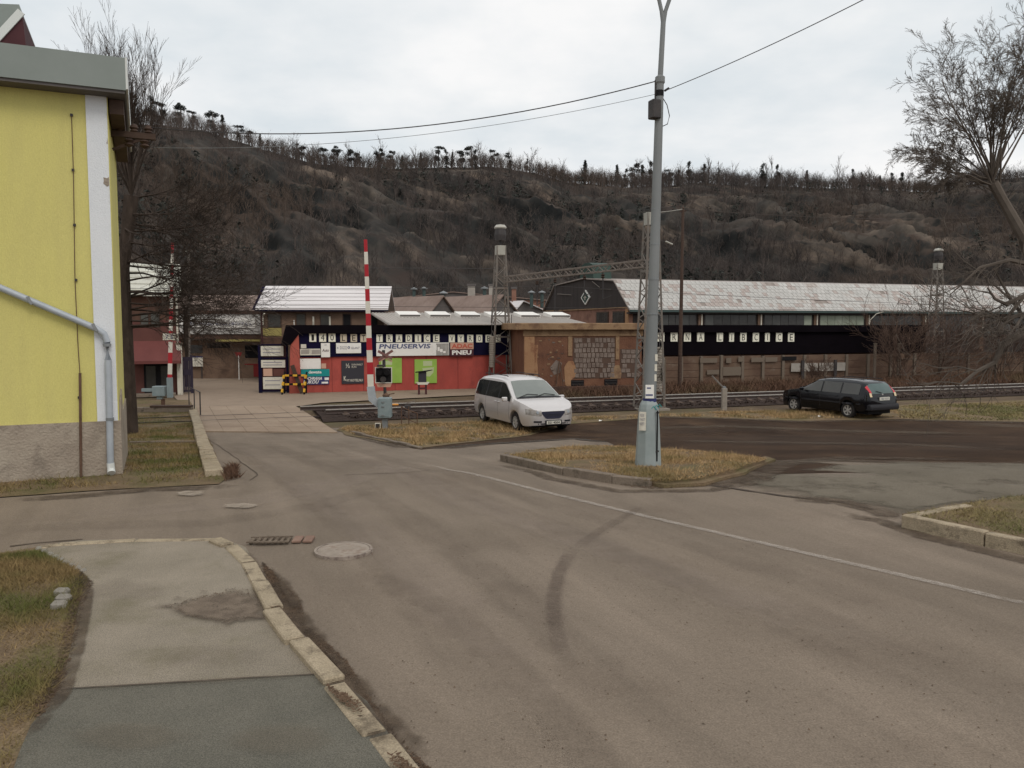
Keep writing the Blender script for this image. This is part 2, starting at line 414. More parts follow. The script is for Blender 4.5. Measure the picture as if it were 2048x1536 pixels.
M['barrier_white'] = mat('barrier_white', (0.64, 0.6, 0.52), (0.7, 0.66, 0.58), 3.0, 0.5)
M['cabinet'] = mat('pale_blue_cabinet', (0.2, 0.25, 0.26), (0.25, 0.295, 0.3), 3.0, 0.5, spec=0.35)
M['cross_red'] = mat('weathered_back_red', (0.2, 0.1, 0.09), rough=0.7)
M['amber'] = mat('amber_plastic', (0.75, 0.33, 0.07), rough=0.4)
M['haz_yellow'] = mat('hazard_yellow', (0.7, 0.4, 0.035), (0.6, 0.32, 0.03), 4.0, 0.6)
M['white_roof'] = mat('white_sheet_roof', (0.62, 0.58, 0.57), (0.7, 0.66, 0.65), 0.8, 0.6, c3=(0.6, 0.56, 0.54), c3scale=1.5, c3lo=0.55, c3hi=0.8, stretch=(0.3, 1, 1), spec=0.3)
M['dull_roof'] = mat('dull_sheet_roof', (0.42, 0.38, 0.345), (0.5, 0.46, 0.42), 0.8, 0.7, c3=(0.3, 0.25, 0.22), c3scale=0.8, c3lo=0.5, c3hi=0.75, stretch=(1, 0.3, 1))
M['tile'] = mat('white_slate', (0.4, 0.385, 0.36), (0.52, 0.5, 0.47), 1.2, 0.6, c3=(0.33, 0.26, 0.22), c3scale=0.35, c3lo=0.54, c3hi=0.68, spec=0.3)
M['tile_old'] = mat('worn_slate', (0.33, 0.27, 0.245), (0.42, 0.37, 0.335), 3.0, 0.7, spec=0.25)
M['tile_dark'] = mat('slate_underlay', (0.22, 0.18, 0.16), (0.3, 0.26, 0.23), 2.0, 0.8)
M['brown_roof'] = mat('brown_roof_felt', (0.2, 0.145, 0.12), (0.26, 0.195, 0.165), 0.6, 0.9, c3=(0.15, 0.1, 0.08), c3scale=0.4, c3lo=0.5, c3hi=0.7, spec=0.2)
M['grey_clad'] = mat('grey_cladding', (0.1, 0.09, 0.085), (0.13, 0.115, 0.108), 1.0, 0.85)
M['dark_clad'] = mat('dark_gable_cladding', (0.032, 0.026, 0.024), (0.05, 0.04, 0.036), 0.8, 0.85, stretch=(3, 3, 0.3))
M['green_trim'] = mat('green_gutter', (0.05, 0.075, 0.07), rough=0.5)
M['green_vent'] = mat('green_sheet', (0.02, 0.042, 0.033), (0.028, 0.055, 0.044), 2.0, 0.6)
M['brick_plaster'] = mat('ochre_plaster', (0.31, 0.17, 0.09), (0.37, 0.215, 0.12), 0.9, 0.9, 0.3, 20, c3=(0.2, 0.085, 0.05), c3scale=1.1, c3lo=0.52, c3hi=0.64, spec=0.15)
M['hut_wall'] = mat('worn_hut_render', (0.14, 0.066, 0.043), (0.2, 0.1, 0.062), 0.9, 0.9, 0.4, 15, c3=(0.11, 0.055, 0.04), c3scale=1.3, c3lo=0.52, c3hi=0.66, spec=0.1)
M['hut_cornice'] = mat('hut_cornice', (0.26, 0.165, 0.095), (0.32, 0.21, 0.125), 1.2, 0.9, 0.3, 20, c3=(0.17, 0.1, 0.065), c3scale=1.6, c3lo=0.52, c3hi=0.66, spec=0.1)
M['block'] = mat('grey_stone_block', (0.16, 0.12, 0.1), (0.24, 0.19, 0.16), 2.5, 0.9, 0.4, 20, spec=0.1)
M['mortar'] = mat('dark_mortar', (0.1, 0.062, 0.046), rough=0.95)
M['brick'] = mat('red_brick', (0.2, 0.1, 0.07), (0.26, 0.14, 0.1), 1.5, 0.9, c3=(0.13, 0.065, 0.05), c3scale=1.0, c3lo=0.5, c3hi=0.7)
M['brick_dark'] = mat('dark_brick', (0.085, 0.045, 0.032), (0.12, 0.065, 0.045), 1.0, 0.9, c3=(0.05, 0.03, 0.024), c3scale=0.8, c3lo=0.5, c3hi=0.7)
M['brown_wall'] = mat('brown_render', (0.15, 0.095, 0.065), (0.2, 0.13, 0.09), 0.7, 0.9, c3=(0.09, 0.055, 0.04), c3scale=0.6, c3lo=0.5, c3hi=0.7)
M['fence_panel'] = mat('rusty_fence_panel', (0.1, 0.058, 0.04), (0.155, 0.1, 0.068), 0.7, 0.9, c3=(0.19, 0.145, 0.11), c3scale=0.9, c3lo=0.56, c3hi=0.7, stretch=(1, 1, 2))
M['fence_post'] = mat('fence_post', (0.16, 0.125, 0.095), rough=0.9)
M['pale_panel'] = mat('pale_sheet', (0.3, 0.27, 0.235), (0.36, 0.325, 0.285), 2.0, 0.7)
M['glass_dark'] = mat('dark_window_glass', (0.03, 0.028, 0.027), (0.055, 0.052, 0.048), 0.7, 0.25, spec=0.5)
M['glass_grey'] = mat('grey_window_glass', (0.05, 0.05, 0.047), (0.085, 0.085, 0.078), 0.6, 0.3, spec=0.5)
M['glass_green'] = mat('pale_green_glazing', (0.22, 0.25, 0.19), (0.32, 0.35, 0.28), 1.0, 0.5)
M['awning'] = mat('red_awning', (0.12, 0.036, 0.032), (0.15, 0.046, 0.04), 1.0, 0.75)
M['kiosk_red'] = mat('kiosk_red', (0.1, 0.04, 0.033), (0.13, 0.052, 0.042), 1.0, 0.85)  # gatehouse red, darkened so the colour holds the tree's shade
M['kiosk_roof'] = mat('pale_eternit', (0.5, 0.49, 0.42), (0.58, 0.57, 0.5), 1.0, 0.8, c3=(0.3, 0.28, 0.24), c3scale=1.2, c3lo=0.52, c3hi=0.72)
M['gate_navy'] = mat('dark_gate', (0.03, 0.022, 0.04), rough=0.6)
M['band'] = mat('pale_canopy_band', (0.52, 0.5, 0.47), (0.6, 0.58, 0.55), 0.8, 0.7, c3=(0.34, 0.31, 0.29), c3scale=1.5, c3lo=0.5, c3hi=0.7)
M['ochre_trim'] = mat('ochre_trim', (0.35, 0.29, 0.1), rough=0.8)
M['box_red'] = mat('red_bin', (0.22, 0.02, 0.02), rough=0.7)
M['stain_white'] = mat('pale_road_patch', (0.25, 0.205, 0.165), (0.34, 0.285, 0.235), 5, 0.9, 0.3, 60, c3=(0.24, 0.18, 0.14), c3scale=7, c3lo=0.5, c3hi=0.62)
M['iron'] = mat('cast_iron_dusty', (0.25, 0.2, 0.165), (0.34, 0.285, 0.235), 8, 0.8, 0.4, 40, c3=(0.16, 0.12, 0.1), c3scale=10, c3lo=0.5, c3hi=0.62)
M['clay'] = mat('clay_brick', (0.19, 0.115, 0.085), (0.25, 0.16, 0.12), 5, 0.9)
M['stone'] = mat('granite_sett', (0.2, 0.18, 0.15), (0.28, 0.255, 0.22), 6, 0.85, 0.3, 40)
M['bark'] = mat('bark', (0.04, 0.03, 0.024), (0.07, 0.052, 0.042), 6.0, 0.95, 0.5, 20, stretch=(1, 1, 0.3), spec=0.1)
M['bark_crown'] = mat('grey_brown_twigs', (0.09, 0.073, 0.06), (0.145, 0.12, 0.1), 1.5, 0.95, spec=0.1)
M['bark_far'] = mat('far_bark', (0.078, 0.064, 0.057), (0.115, 0.096, 0.086), 0.1, 0.95, spec=0.05)
M['bark_ridge'] = mat('ridge_bark', (0.11, 0.092, 0.084), rough=0.95, spec=0.05)
M['needle'] = mat('pine_needles', (0.034, 0.037, 0.033), (0.055, 0.058, 0.05), 0.5, 0.9, spec=0.1)  # needle green lightened to paint in distance haze
M['twig_red'] = mat('reddish_twigs', (0.075, 0.048, 0.037), (0.11, 0.073, 0.056), 1.0, 0.95, spec=0.1)
M['concrete_weight'] = mat('concrete_weight', (0.25, 0.215, 0.18), (0.31, 0.27, 0.225), 5, 0.9)
M['glass_lamp'] = mat('lamp_white', (0.42, 0.4, 0.35), rough=0.4)
# vehicles
M['silver'] = mat('champagne_silver', (0.66, 0.62, 0.6), (0.69, 0.65, 0.63), 1.5, 0.34, metal=0.6, spec=0.5, coat=0.2)
M['car_black'] = mat('black_car_paint', (0.004, 0.004, 0.006), rough=0.16, spec=0.4, coat=0.0)
M['car_glass'] = mat('car_glass', (0.02, 0.022, 0.022), rough=0.06, spec=0.6)
M['windscreen'] = mat('windscreen_glass', (0.16, 0.175, 0.16), (0.2, 0.215, 0.195), 1.2, 0.07, spec=0.6)
M['rear_glass'] = mat('tinted_rear_glass', (0.05, 0.085, 0.08), (0.08, 0.12, 0.11), 1.5, 0.08, spec=0.6)
M['tyre'] = mat('tyre_rubber', (0.015, 0.013, 0.013), (0.03, 0.025, 0.022), 5, 0.9)
M['alloy'] = mat('alloy_rim', (0.45, 0.43, 0.4), rough=0.4, metal=0.4, spec=0.5)
M['plastic'] = mat('black_plastic', (0.018, 0.017, 0.02), rough=0.6)
M['grille'] = mat('dark_grille', (0.02, 0.02, 0.04), (0.035, 0.035, 0.06), 30, 0.5, stretch=(1, 1, 3))
M['headlamp'] = mat('headlamp_lens', (0.2, 0.18, 0.165), (0.4, 0.37, 0.34), 8, 0.15, spec=0.6)
M['tail_red'] = mat('tail_lamp_red', (0.5, 0.015, 0.03), rough=0.25, spec=0.6)
M['tail_clear'] = mat('tail_lamp_clear', (0.65, 0.52, 0.32), rough=0.25, spec=0.6)
M['plate'] = mat('number_plate', (0.62, 0.6, 0.52), rough=0.5)
M['chrome'] = mat('chrome', (0.7, 0.68, 0.66), rough=0.2, metal=0.8)
G_DRY = blade_mat('dry_grass', (0.5, 0.34, 0.17), (0.26, 0.17, 0.09), (0.19, 0.145, 0.062), 1.1, 0.45, 0.66)
G_MIX = blade_mat('verge_grass', (0.3, 0.21, 0.095), (0.17, 0.12, 0.058), (0.11, 0.115, 0.035), 0.9, 0.42, 0.6)
G_OLIVE = blade_mat('olive_grass', (0.32, 0.25, 0.12), (0.2, 0.16, 0.075), (0.15, 0.145, 0.06), 0.5, 0.42, 0.6)
G_SCRUB = blade_mat('dead_brambles', (0.15, 0.085, 0.055), (0.085, 0.05, 0.036), (0.12, 0.09, 0.05), 0.3, 0.5, 0.7)
G_LITTER = blade_mat('leaf_litter', (0.09, 0.055, 0.036), (0.15, 0.1, 0.065), (0.06, 0.045, 0.033), 2.0)

# ------------------------------------------------------------------ ground sheets
def densify(pts, step, jit, closed=True):
    out = []
    n = len(pts)
    for i in range(n if closed else n - 1):
        p, q = pts[i], pts[(i + 1) % n]
        k = max(1, int((q - p).length / step))
        for j in range(k):
            v = p.lerp(q, j / k)
            if jit:
                w = noise.noise_vector(Vector((v.x * 0.9, v.y * 0.9, 3.1))) + noise.noise_vector(Vector((v.x * 3.1, v.y * 3.1, 9.1))) * 0.5
                v = v + Vector((w.x, w.y, 0)) * jit
            out.append(v)
    return out

def flat_sheet(name, pts, off, m, jit=0.0, step=0.5, kind='structure', parent=None, fall=True):
    pts = densify(pts, step, jit)
    bm = bmesh.new()
    vs = [bm.verts.new((p.x, p.y, 0)) for p in pts]
    bm.faces.new(vs)
    if fall:
        for yc in (RY0, RY1):
            bmesh.ops.bisect_plane(bm, geom=bm.verts[:] + bm.edges[:] + bm.faces[:], plane_co=(0, yc, 0), plane_no=(0, 1, 0))
    bmesh.ops.triangulate(bm, faces=bm.faces)
    for v in bm.verts: v.co.z = g(v.co.y) + off
    bmesh.ops.recalc_face_normals(bm, faces=bm.faces)
    if bm.faces and sum(f.normal.z for f in bm.faces) < 0: bmesh.ops.reverse_faces(bm, faces=bm.faces)
    if off > 0.02:                      # a skirt down to the ground so that the raised sheet has a side
        ed = [e for e in bm.edges if len(e.link_faces) == 1]
        r_ = bmesh.ops.extrude_edge_only(bm, edges=ed)
        for v in r_['geom']:
            if isinstance(v, bmesh.types.BMVert): v.co.z -= off + 0.06
    me = bpy.data.meshes.new(name); bm.to_mesh(me); bm.free()
    me.materials.append(m)
    o = child(name, me, parent)
    if parent is None: o['kind'] = kind
    return o

def px_sheet(name, px, off, m, jit=0.0, **kw):
    return flat_sheet(name, [gp(x, y, off) for x, y in px], off, m, jit, **kw)

# the big ground, in strips so that it follows the fall of the street
gb = MB()
ys = [-60, RY0, RY1, 110, 900]
for i in range(4):
    gb.add([(-900, ys[i], g(ys[i]) - 0.05), (900, ys[i], g(ys[i]) - 0.05), (900, ys[i + 1], g(ys[i + 1]) - 0.05), (-900, ys[i + 1], g(ys[i + 1]) - 0.05)], [(0, 1, 2, 3)])
tag(gb.build('ground', M['dirt']), kind='structure')

flat_sheet('road', [Vector(v) for v in ((-30, 2.5, 0), (45, 2.5, 0), (45, 28.0, 0), (-30, 28.0, 0))], 0.0, M['road'], 0.0, step=6)
px_sheet('cinder_lot', [(690, 862), (900, 850), (1140, 846), (1160, 836), (1300, 832), (1450, 836), (1600, 842), (1810, 838), (2400, 850), (2400, 955), (1800, 945), (1540, 948), (1300, 925), (1215, 884), (1150, 876), (960, 888), (838, 899)], 0.006, M['cinder'], 0.12)
px_sheet('yard', [(380, 818), (590, 813), (640, 806), (900, 792), (1040, 786), (1040, 774), (950, 773), (610, 785), (520, 782), (526, 750), (300, 744), (330, 780)], 0.004, M['yard'], 0.1)
px_sheet('footway', [(75, 1092), (160, 1080), (440, 1076), (490, 1094), (518, 1132), (542, 1182), (576, 1237), (636, 1302), (660, 1345), (560, 1350), (330, 1364), (120, 1375), (145, 1290), (160, 1210), (180, 1160), (150, 1130), (100, 1112)], 0.044, M['walk'], 0.02, step=0.3)
px_sheet('footway_resurfaced', [(660, 1345), (730, 1402), (780, 1470), (860, 1562), (960, 1700), (-60, 1700), (20, 1560), (60, 1450), (120, 1375), (330, 1364), (560, 1350)], 0.048, M['walk_new'], 0.02, step=0.3)
px_sheet('verge', [(-600, 1120), (0, 1106), (75, 1094), (100, 1112), (150, 1130), (182, 1160), (162, 1210), (147, 1290), (122, 1375), (62, 1450), (22, 1560), (-60, 1700), (-600, 1700)], 0.04, M['soil'], 0.04, step=0.3)
px_sheet('house_verge', [(-400, 1014), (0, 994), (250, 976), (440, 968), (455, 955), (440, 938), (420, 880), (396, 832), (380, 800), (240, 800), (200, 880), (-400, 890)], 0.016, M['soil'], 0.05)
px_sheet('track_verge', [(672, 860), (800, 888), (836, 896), (960, 882), (1140, 848), (1320, 834), (1600, 842), (1810, 838), (1790, 812), (1450, 822), (1150, 832), (900, 842), (690, 850)], 0.018, M['soil'], 0.1)
px_sheet('right_verge', [(1790, 810), (1810, 838), (1900, 842), (2500, 848), (2500, 785), (2040, 800)], 0.018, M['soil'], 0.12)


def soft_mat(name, c1, c2, scale=6.0, amount=1.0, nscale=9.0):
    m = mat(name, c1, c2, scale, 0.9, spec=0.15, speck=0.4, speckscale=80)
    n = m.node_tree.nodes; l = m.node_tree.links
    a = n.new('ShaderNodeAttribute'); a.attribute_name = 'tint'
    t = n.new('ShaderNodeTexCoord'); z = n.new('ShaderNodeTexNoise'); z.inputs['Scale'].default_value = nscale; z.inputs['Detail'].default_value = 8; z.inputs['Roughness'].default_value = 0.7
    l.new(t.outputs['Object'], z.inputs['Vector'])
    mr0 = n.new('ShaderNodeMapRange'); mr0.inputs['From Min'].default_value = 0.3; mr0.inputs['From Max'].default_value = 0.7; mr0.inputs['To Min'].default_value = -0.45; mr0.inputs['To Max'].default_value = 0.45
    l.new(z.outputs['Fac'], mr0.inputs['Value'])
    ad = n.new('ShaderNodeMath'); ad.operation = 'ADD'; l.new(a.outputs['Fac'], ad.inputs[0]); l.new(mr0.outputs[0], ad.inputs[1])
    mr = n.new('ShaderNodeMapRange'); mr.inputs['From Min'].default_value = 0.3; mr.inputs['From Max'].default_value = 0.95; mr.inputs['To Max'].default_value = amount
    l.new(ad.outputs[0], mr.inputs['Value']); l.new(mr.outputs[0], n['Principled BSDF'].inputs['Alpha'])
    return m
M['soft_dark'] = soft_mat('rubber_and_oil_wear', (0.1, 0.075, 0.06), (0.15, 0.115, 0.092), amount=0.1, nscale=2.2)
M['soft_light'] = soft_mat('dusty_wear', (0.36, 0.29, 0.24), (0.42, 0.34, 0.285), amount=0.14, nscale=2.5)
M['soft_silt'] = soft_mat('silt_film', (0.12, 0.092, 0.07), (0.19, 0.148, 0.112), amount=0.92, nscale=5.0)
M['soft_soil'] = soft_mat('soil_spill', (0.07, 0.05, 0.036), (0.13, 0.095, 0.066), amount=0.65, nscale=4.0)
M['soft_pale'] = soft_mat('pale_grit', (0.32, 0.265, 0.21), (0.42, 0.355, 0.29), amount=0.6, nscale=7.0)
M['soft_tyre'] = soft_mat('tyre_smear', (0.085, 0.06, 0.05), (0.13, 0.095, 0.078), amount=0.2, nscale=12.0)
M['soft_line'] = soft_mat('worn_white_paint', (0.42, 0.37, 0.32), (0.55, 0.49, 0.43), amount=0.42, nscale=14.0)
SOFT_N = [0]
def soft_blob(name, px, off, m, ring=0.55):
    SOFT_N[0] += 1; off = (0.051 if off > 0.04 else 0.0102) + SOFT_N[0] * 0.0003   # never two films in one plane
    P = [gp(x, y, off) for x, y in px]; c = sum(P, Vector()) / len(P); n = len(P); V = []; T = []
    prof_ = [(ring * q / 6, 1.0) for q in range(7)] + [((ring + 1) / 2, 0.62), (1.0, 0.25), (1 + (1 - ring) * 0.6, 0.0)]
    for f, tn in prof_:
        for p in P:
            q = c + (p - c) * f; V.append((q.x, q.y, g(q.y) + off)); T.append(tn)
    F = [[k * n + i, k * n + (i + 1) % n, (k + 1) * n + (i + 1) % n, (k + 1) * n + i] for k in range(len(prof_) - 1) for i in range(n)]
    o = child(name, raw_mesh(name, V, F, m, T), None); o['kind'] = 'structure'; return o
def soft_ribbon(name, px, w, off, m, step=0.3):
    SOFT_N[0] += 1; off = (0.051 if off > 0.04 else 0.0102) + SOFT_N[0] * 0.0003   # never two films in one plane
    K = [gp(x, y, off) for x, y in px]; pts = densify(K, step, 0, closed=False) + [K[-1]]
    V = []; T = []; N = len(pts)
    for i, p in enumerate(pts):
        t = pts[min(i + 1, N - 1)] - pts[max(i - 1, 0)]; t.z = 0; t.normalize(); s_ = Vector((-t.y, t.x, 0)); k = i / (N - 1)
        ww = (w[0] * (1 - k) + w[1] * k) if hasattr(w, '__len__') else w
        e = min(1.0, 6 * k, 6 * (1 - k))
        for f, tn in ((-.5, 0), (-.28, .85), (.28, .85), (.5, 0)):
            q = p + s_ * ww * f; V.append((q.x, q.y, g(q.y) + off)); T.append(tn * e)
    F = [[i * 4 + j, i * 4 + j + 1, i * 4 + j + 5, i * 4 + j + 4] for i in range(N - 1) for j in range(3)]
    o = child(name, raw_mesh(name, V, F, m, T), None); o['kind'] = 'structure'; return o

# seams, marks and lines lying on the road
def ribbon(name, px, w, off, m, wob=0.0, kind='structure'):
    pts = densify([gp(x, y, off) for x, y in px], 0.25, wob, closed=False) + [gp(*px[-1], off)]
    mb = MB(); L = []; Rr = []
    ww = w if hasattr(w, '__len__') else [w] * 2
    for i, p in enumerate(pts):
        t = (pts[min(i + 1, len(pts) - 1)] - pts[max(i - 1, 0)]); t.z = 0; t.normalize()
        s_ = Vector((-t.y, t.x, 0)); k = i / (len(pts) - 1)
        h = (ww[0] * (1 - k) + ww[1] * k) / 2
        if wob: h *= 0.6 + 0.8 * random.random()
        for q, A in ((p + s_ * h, L), (p - s_ * h, Rr)): A.append((q.x, q.y, g(q.y) + off))
    n = len(pts)
    mb.add(L + Rr, [(i, i + 1, n + i + 1, n + i) for i in range(n - 1)])
    return tag(mb.build(name, m), kind=kind)

soft_ribbon('edge_line', [(832, 922), (900, 940), (1100, 986), (1300, 1034), (1500, 1080), (1700, 1126), (2048, 1206), (2500, 1312)], 0.15, 0.012, M['soft_line'], 0.25)
for k, (px_, w_, m_) in enumerate((
    ([(430, 880), (520, 930), (640, 1010), (760, 1120), (900, 1300), (1080, 1560)], 0.55, 'soft_dark'),
    ([(520, 880), (640, 930), (800, 1020), (980, 1150), (1200, 1340), (1420, 1560)], 0.6, 'soft_dark'),
    ([(600, 880), (760, 930), (1000, 1010), (1300, 1130), (1700, 1310), (2048, 1480)], 0.6, 'soft_dark'),
    ([(640, 876), (820, 930), (1100, 1010), (1450, 1110), (1800, 1220), (2200, 1350)], 0.5, 'soft_dark'),
    ([(480, 890), (600, 960), (740, 1060), (900, 1200), (1130, 1460), (1200, 1560)], 0.8, 'soft_light'),
    ([(660, 900), (900, 990), (1250, 1110), (1600, 1240), (2048, 1400)], 0.8, 'soft_light'),
    ([(60, 1040), (300, 1020), (520, 1000), (700, 960), (840, 925)], 0.9, 'soft_light'),
    ([(-100, 1060), (200, 1050), (420, 1045), (640, 1010), (800, 960)], 0.6, 'soft_dark'),
    ([(700, 1130), (900, 1220), (1020, 1330), (1160, 1480), (1300, 1700)], 0.45, 'soft_dark'),
    ([(985, 925), (1100, 956), (1240, 982), (1420, 980), (1540, 960)], 0.3, 'soft_soil'),
    ([(1640, 1020), (1760, 1040), (1840, 1070), (2048, 1120), (2300, 1180)], 0.35, 'soft_soil'),
    ([(520, 1130), (575, 1210), (640, 1300), (720, 1390), (800, 1480), (880, 1580)], 0.3, 'soft_soil'),
    ([(0, 1000), (150, 992), (300, 978), (440, 974), (500, 962)], 0.45, 'soft_soil'),
    ([(180, 1150), (172, 1210), (156, 1290), (130, 1380), (70, 1460), (30, 1560)], 0.14, 'soft_soil'),
    ([(700, 868), (800, 893), (900, 896), (1000, 886), (1150, 878)], 0.5, 'soft_soil'),
    ([(1180, 884), (1300, 905), (1480, 930), (1700, 915), (2048, 920)], 0.9, 'soft_soil'),
    ([(1500, 960), (1700, 950), (2048, 962), (2300, 965)], 0.7, 'soft_light'),
    ([(1250, 870), (1500, 860), (1800, 868), (2100, 880)], 0.9, 'soft_dark'),
    ([(1200, 850), (1450, 848), (1700, 856), (2048, 862)], 0.7, 'soft_dark'))):
    soft_ribbon('road_stain', px_, w_, 0.049 if (k == 13) else 0.012, M[m_])
M['soft_apron'] = soft_mat('parking_asphalt_worn', (0.118, 0.099, 0.073), (0.165, 0.14, 0.106), amount=1.0, nscale=0.9, scale=0.6)
soft_blob('parking_apron', [(1440, 966), (1520, 950), (1620, 932), (1800, 922), (2050, 924), (2400, 930), (2500, 1000), (2200, 1006), (1930, 1008), (1800, 1030), (1740, 1012), (1600, 992)], 0.009, M['soft_apron'], 0.82)
M['soft_cinder'] = soft_mat('cinder_spill', (0.045, 0.036, 0.029), (0.085, 0.068, 0.054), amount=0.9, nscale=1.6)
M['soft_dust'] = soft_mat('pale_lot_dust', (0.17, 0.14, 0.105), (0.22, 0.185, 0.14), amount=0.25, nscale=1.8)
for px_, w_, m_ in (([(1180, 890), (1300, 902), (1440, 915), (1560, 925), (1700, 922), (2048, 930), (2300, 935)], 1.2, 'soft_dust'),
                    ([(840, 898), (960, 888), (1150, 877), (1230, 886)], 0.5, 'soft_cinder'), ([(1540, 950), (1480, 965), (1400, 972)], 0.7, 'soft_soil'), ([(1585, 918), (1520, 945), (1430, 966)], 0.9, 'soft_soil'),
                    ([(1240, 858), (1450, 852), (1700, 862), (2000, 868)], 0.8, 'soft_dust'), ([(1300, 880), (1500, 884), (1800, 888), (2048, 900)], 1.0, 'soft_dust'), ([(1900, 848), (2048, 852), (2300, 858)], 1.2, 'soft_dust'),
                    ([(1160, 836), (1300, 833), (1450, 837), (1600, 843), (1810, 840), (2200, 848)], 0.7, 'soft_soil'), ([(1560, 992), (1680, 1003), (1750, 1018), (1800, 1040)], 0.5, 'soft_soil')):
    soft_ribbon('lot_dirt', px_, w_, 0.02, M[m_])
soft_ribbon('footway_dirt', [(470, 1085), (505, 1130), (530, 1185), (565, 1240), (620, 1305), (710, 1405), (790, 1500), (840, 1560)], 0.22, 0.056, M['soft_soil'])
soft_ribbon('footway_dirt', [(130, 1376), (330, 1366), (560, 1352), (650, 1347)], 0.12, 0.056, M['soft_dust'])
for (cx, cy, rx, ry, m_) in ((250, 1180, 110, 22, 'soft_dark'), (430, 1310, 150, 26, 'soft_dark'), (260, 1470, 150, 30, 'soft_dust'), (560, 1480, 120, 40, 'soft_dust')):
    soft_blob('footway_stain', [(cx + rx * math.cos(k * .5236), cy + ry * math.sin(k * .5236)) for k in range(12)], 0.053, M[m_])
soft_blob('silt_patch', [(310, 1212), (380, 1190), (470, 1172), (530, 1180), (560, 1215), (545, 1240), (460, 1250), (400, 1240), (350, 1232)], 0.05, M['soft_silt'])
for px_ in ([(540, 1130), (580, 1160), (612, 1210), (600, 1235), (570, 1200)], [(640, 1290), (700, 1330), (690, 1350), (660, 1320)], [(700, 1400), (770, 1470), (760, 1480), (720, 1430)]): soft_blob('gutter_dirt', px_, 0.016, M['soft_soil'])
for (cx, cy, rx, ry) in ((1600, 880, 300, 14), (1300, 860, 160, 10), (1900, 895, 200, 12)): soft_blob('lot_stain', [(cx + rx * math.cos(i * .5236), cy + ry * math.sin(i * .5236)) for i in range(12)], 0.014, M['soft_dark'])
soft_ribbon('tyre_mark', [(1290, 1008), (1200, 1060), (1150, 1096)], (0.16, 0.22), 0.013, M['soft_tyre'], 0.1)
soft_ribbon('tyre_mark', [(1165, 1086), (1140, 1105), (1120, 1140), (1109, 1190), (1108, 1240), (1122, 1300), (1150, 1350)], (0.24, 0.2), 0.013, M['soft_tyre'], 0.1)
soft_ribbon('tyre_mark', [(1140, 1105), (1118, 1145), (1108, 1190), (1108, 1250), (1116, 1280)], (0.16, 0.14), 0.0132, M['soft_tyre'], 0.1)
ribbon('road_seam', [(1425, 970), (1560, 990), (1680, 1003), (1745, 1018)], 0.07, 0.014, M['crack'], 0.04)
ribbon('road_seam', [(520, 868), (590, 866), (680, 863)], 0.05, 0.008, M['crack'], 0.03)
ribbon('road_seam', [(690, 950), (800, 945), (860, 940)], 0.03, 0.008, M['crack'], 0.03)
ribbon('road_seam', [(420, 880), (470, 915), (515, 950), (500, 960)], 0.02, 0.008, M['crack'], 0.05)
ribbon('footway_seam', [(122, 1376), (330, 1365), (560, 1351), (655, 1346)], 0.016, 0.056, M['crack'], 0.02)
ribbon('footway_seam', [(20, 1092), (75, 1085), (165, 1078)], 0.04, 0.01, M['crack'], 0.02)

def ellipse_px(cx, cy, rx, ry, n=26, wob=0.0):
    return [(cx + rx * math.cos(2 * math.pi * i / n) * (1 + random.uniform(-wob, wob)), cy + ry * math.sin(2 * math.pi * i / n) * (1 + random.uniform(-wob, wob))) for i in range(n)]
for (cx, cy, rx, ry) in ((382, 986, 32, 5), (482, 1011, 38, 5)): soft_blob('road_patch', ellipse_px(cx, cy, rx, ry, 22, 0.15), 0.012, M['soft_pale'], 0.8)

# kerbs: each stone a piece of its own
def kerb(name, px, off_top, width, depth, m, length=1.0, gap=0.012, side=1, jig=0.006):
    root = thing(name, None, None, kind='structure')
    pts = [gp(x, y, off_top) for x, y in px]
    seg = []; acc = 0
    path = densify(pts, 0.05, 0, closed=False) + [pts[-1]]
    start = 0; L = 0
    L0 = random.uniform(0.8, 1.1) * length
    for i in range(1, len(path)):
        L += (path[i] - path[i - 1]).length
        if L >= L0 or i == len(path) - 1:
            p, q = path[start], path[i]
            if (q - p).length > 0.1: seg.append((p.copy(), q.copy()))
            start = i; L = 0; L0 = random.uniform(0.85, 1.1) * length
    for p, q in seg:
        t = (q - p); t.z = 0; t.normalize(); n_ = Vector((-t.y, t.x, 0)) * side
        a = p + t * gap; b = q - t * gap
        dz = random.uniform(-jig, jig); sh = n_ * random.uniform(-jig, jig)
        mb = MB()
        P = [a + sh, b + sh, b + sh + n_ * width, a + sh + n_ * width]
        top = [Vector((v.x, v.y, v.z + dz)) for v in P]
        bot = [Vector((v.x, v.y, v.z - depth)) for v in P]
        mb.add(bot + top, [(0, 3, 2, 1), (4, 5, 6, 7), (0, 1, 5, 4), (1, 2, 6, 5), (2, 3, 7, 6), (3, 0, 4, 7)])
        mb.build('kerb_stone', m, root, bevel=0.012)
    return root

kerb('footway_kerb', [(1010, 1700), (862, 1560), (790, 1470), (735, 1402), (640, 1302), (580, 1237), (545, 1182), (520, 1132), (490, 1092), (444, 1073)], 0.075, 0.16, 0.2, M['kerb'], 0.75, 0.018, 1, 0.024)
kerb('flush_kerb', [(440, 1075), (300, 1076), (160, 1079), (75, 1092)], 0.055, 0.12, 0.2, M['kerb'], 0.9, 0.012, 1, 0.004)
kerb('island_kerb', [(1000, 909), (1060, 922), (1130, 937), (1238, 953), (1300, 958)], 0.14, 0.14, 0.3, M['kerb_dark'], 1.0, 0.008, 1, 0.01)
kerb('island_kerb', [(1000, 909), (1040, 903), (1090, 899)], 0.14, 0.12, 0.3, M['kerb_dark'], 0.9, 0.008, -1, 0.01)
kerb('corner_kerb', [(1802, 1030), (1860, 1044), (2048, 1080), (2200, 1110), (2500, 1170)], 0.17, 0.14, 0.35, M['kerb'], 1.0, 0.008, 1, 0.008)
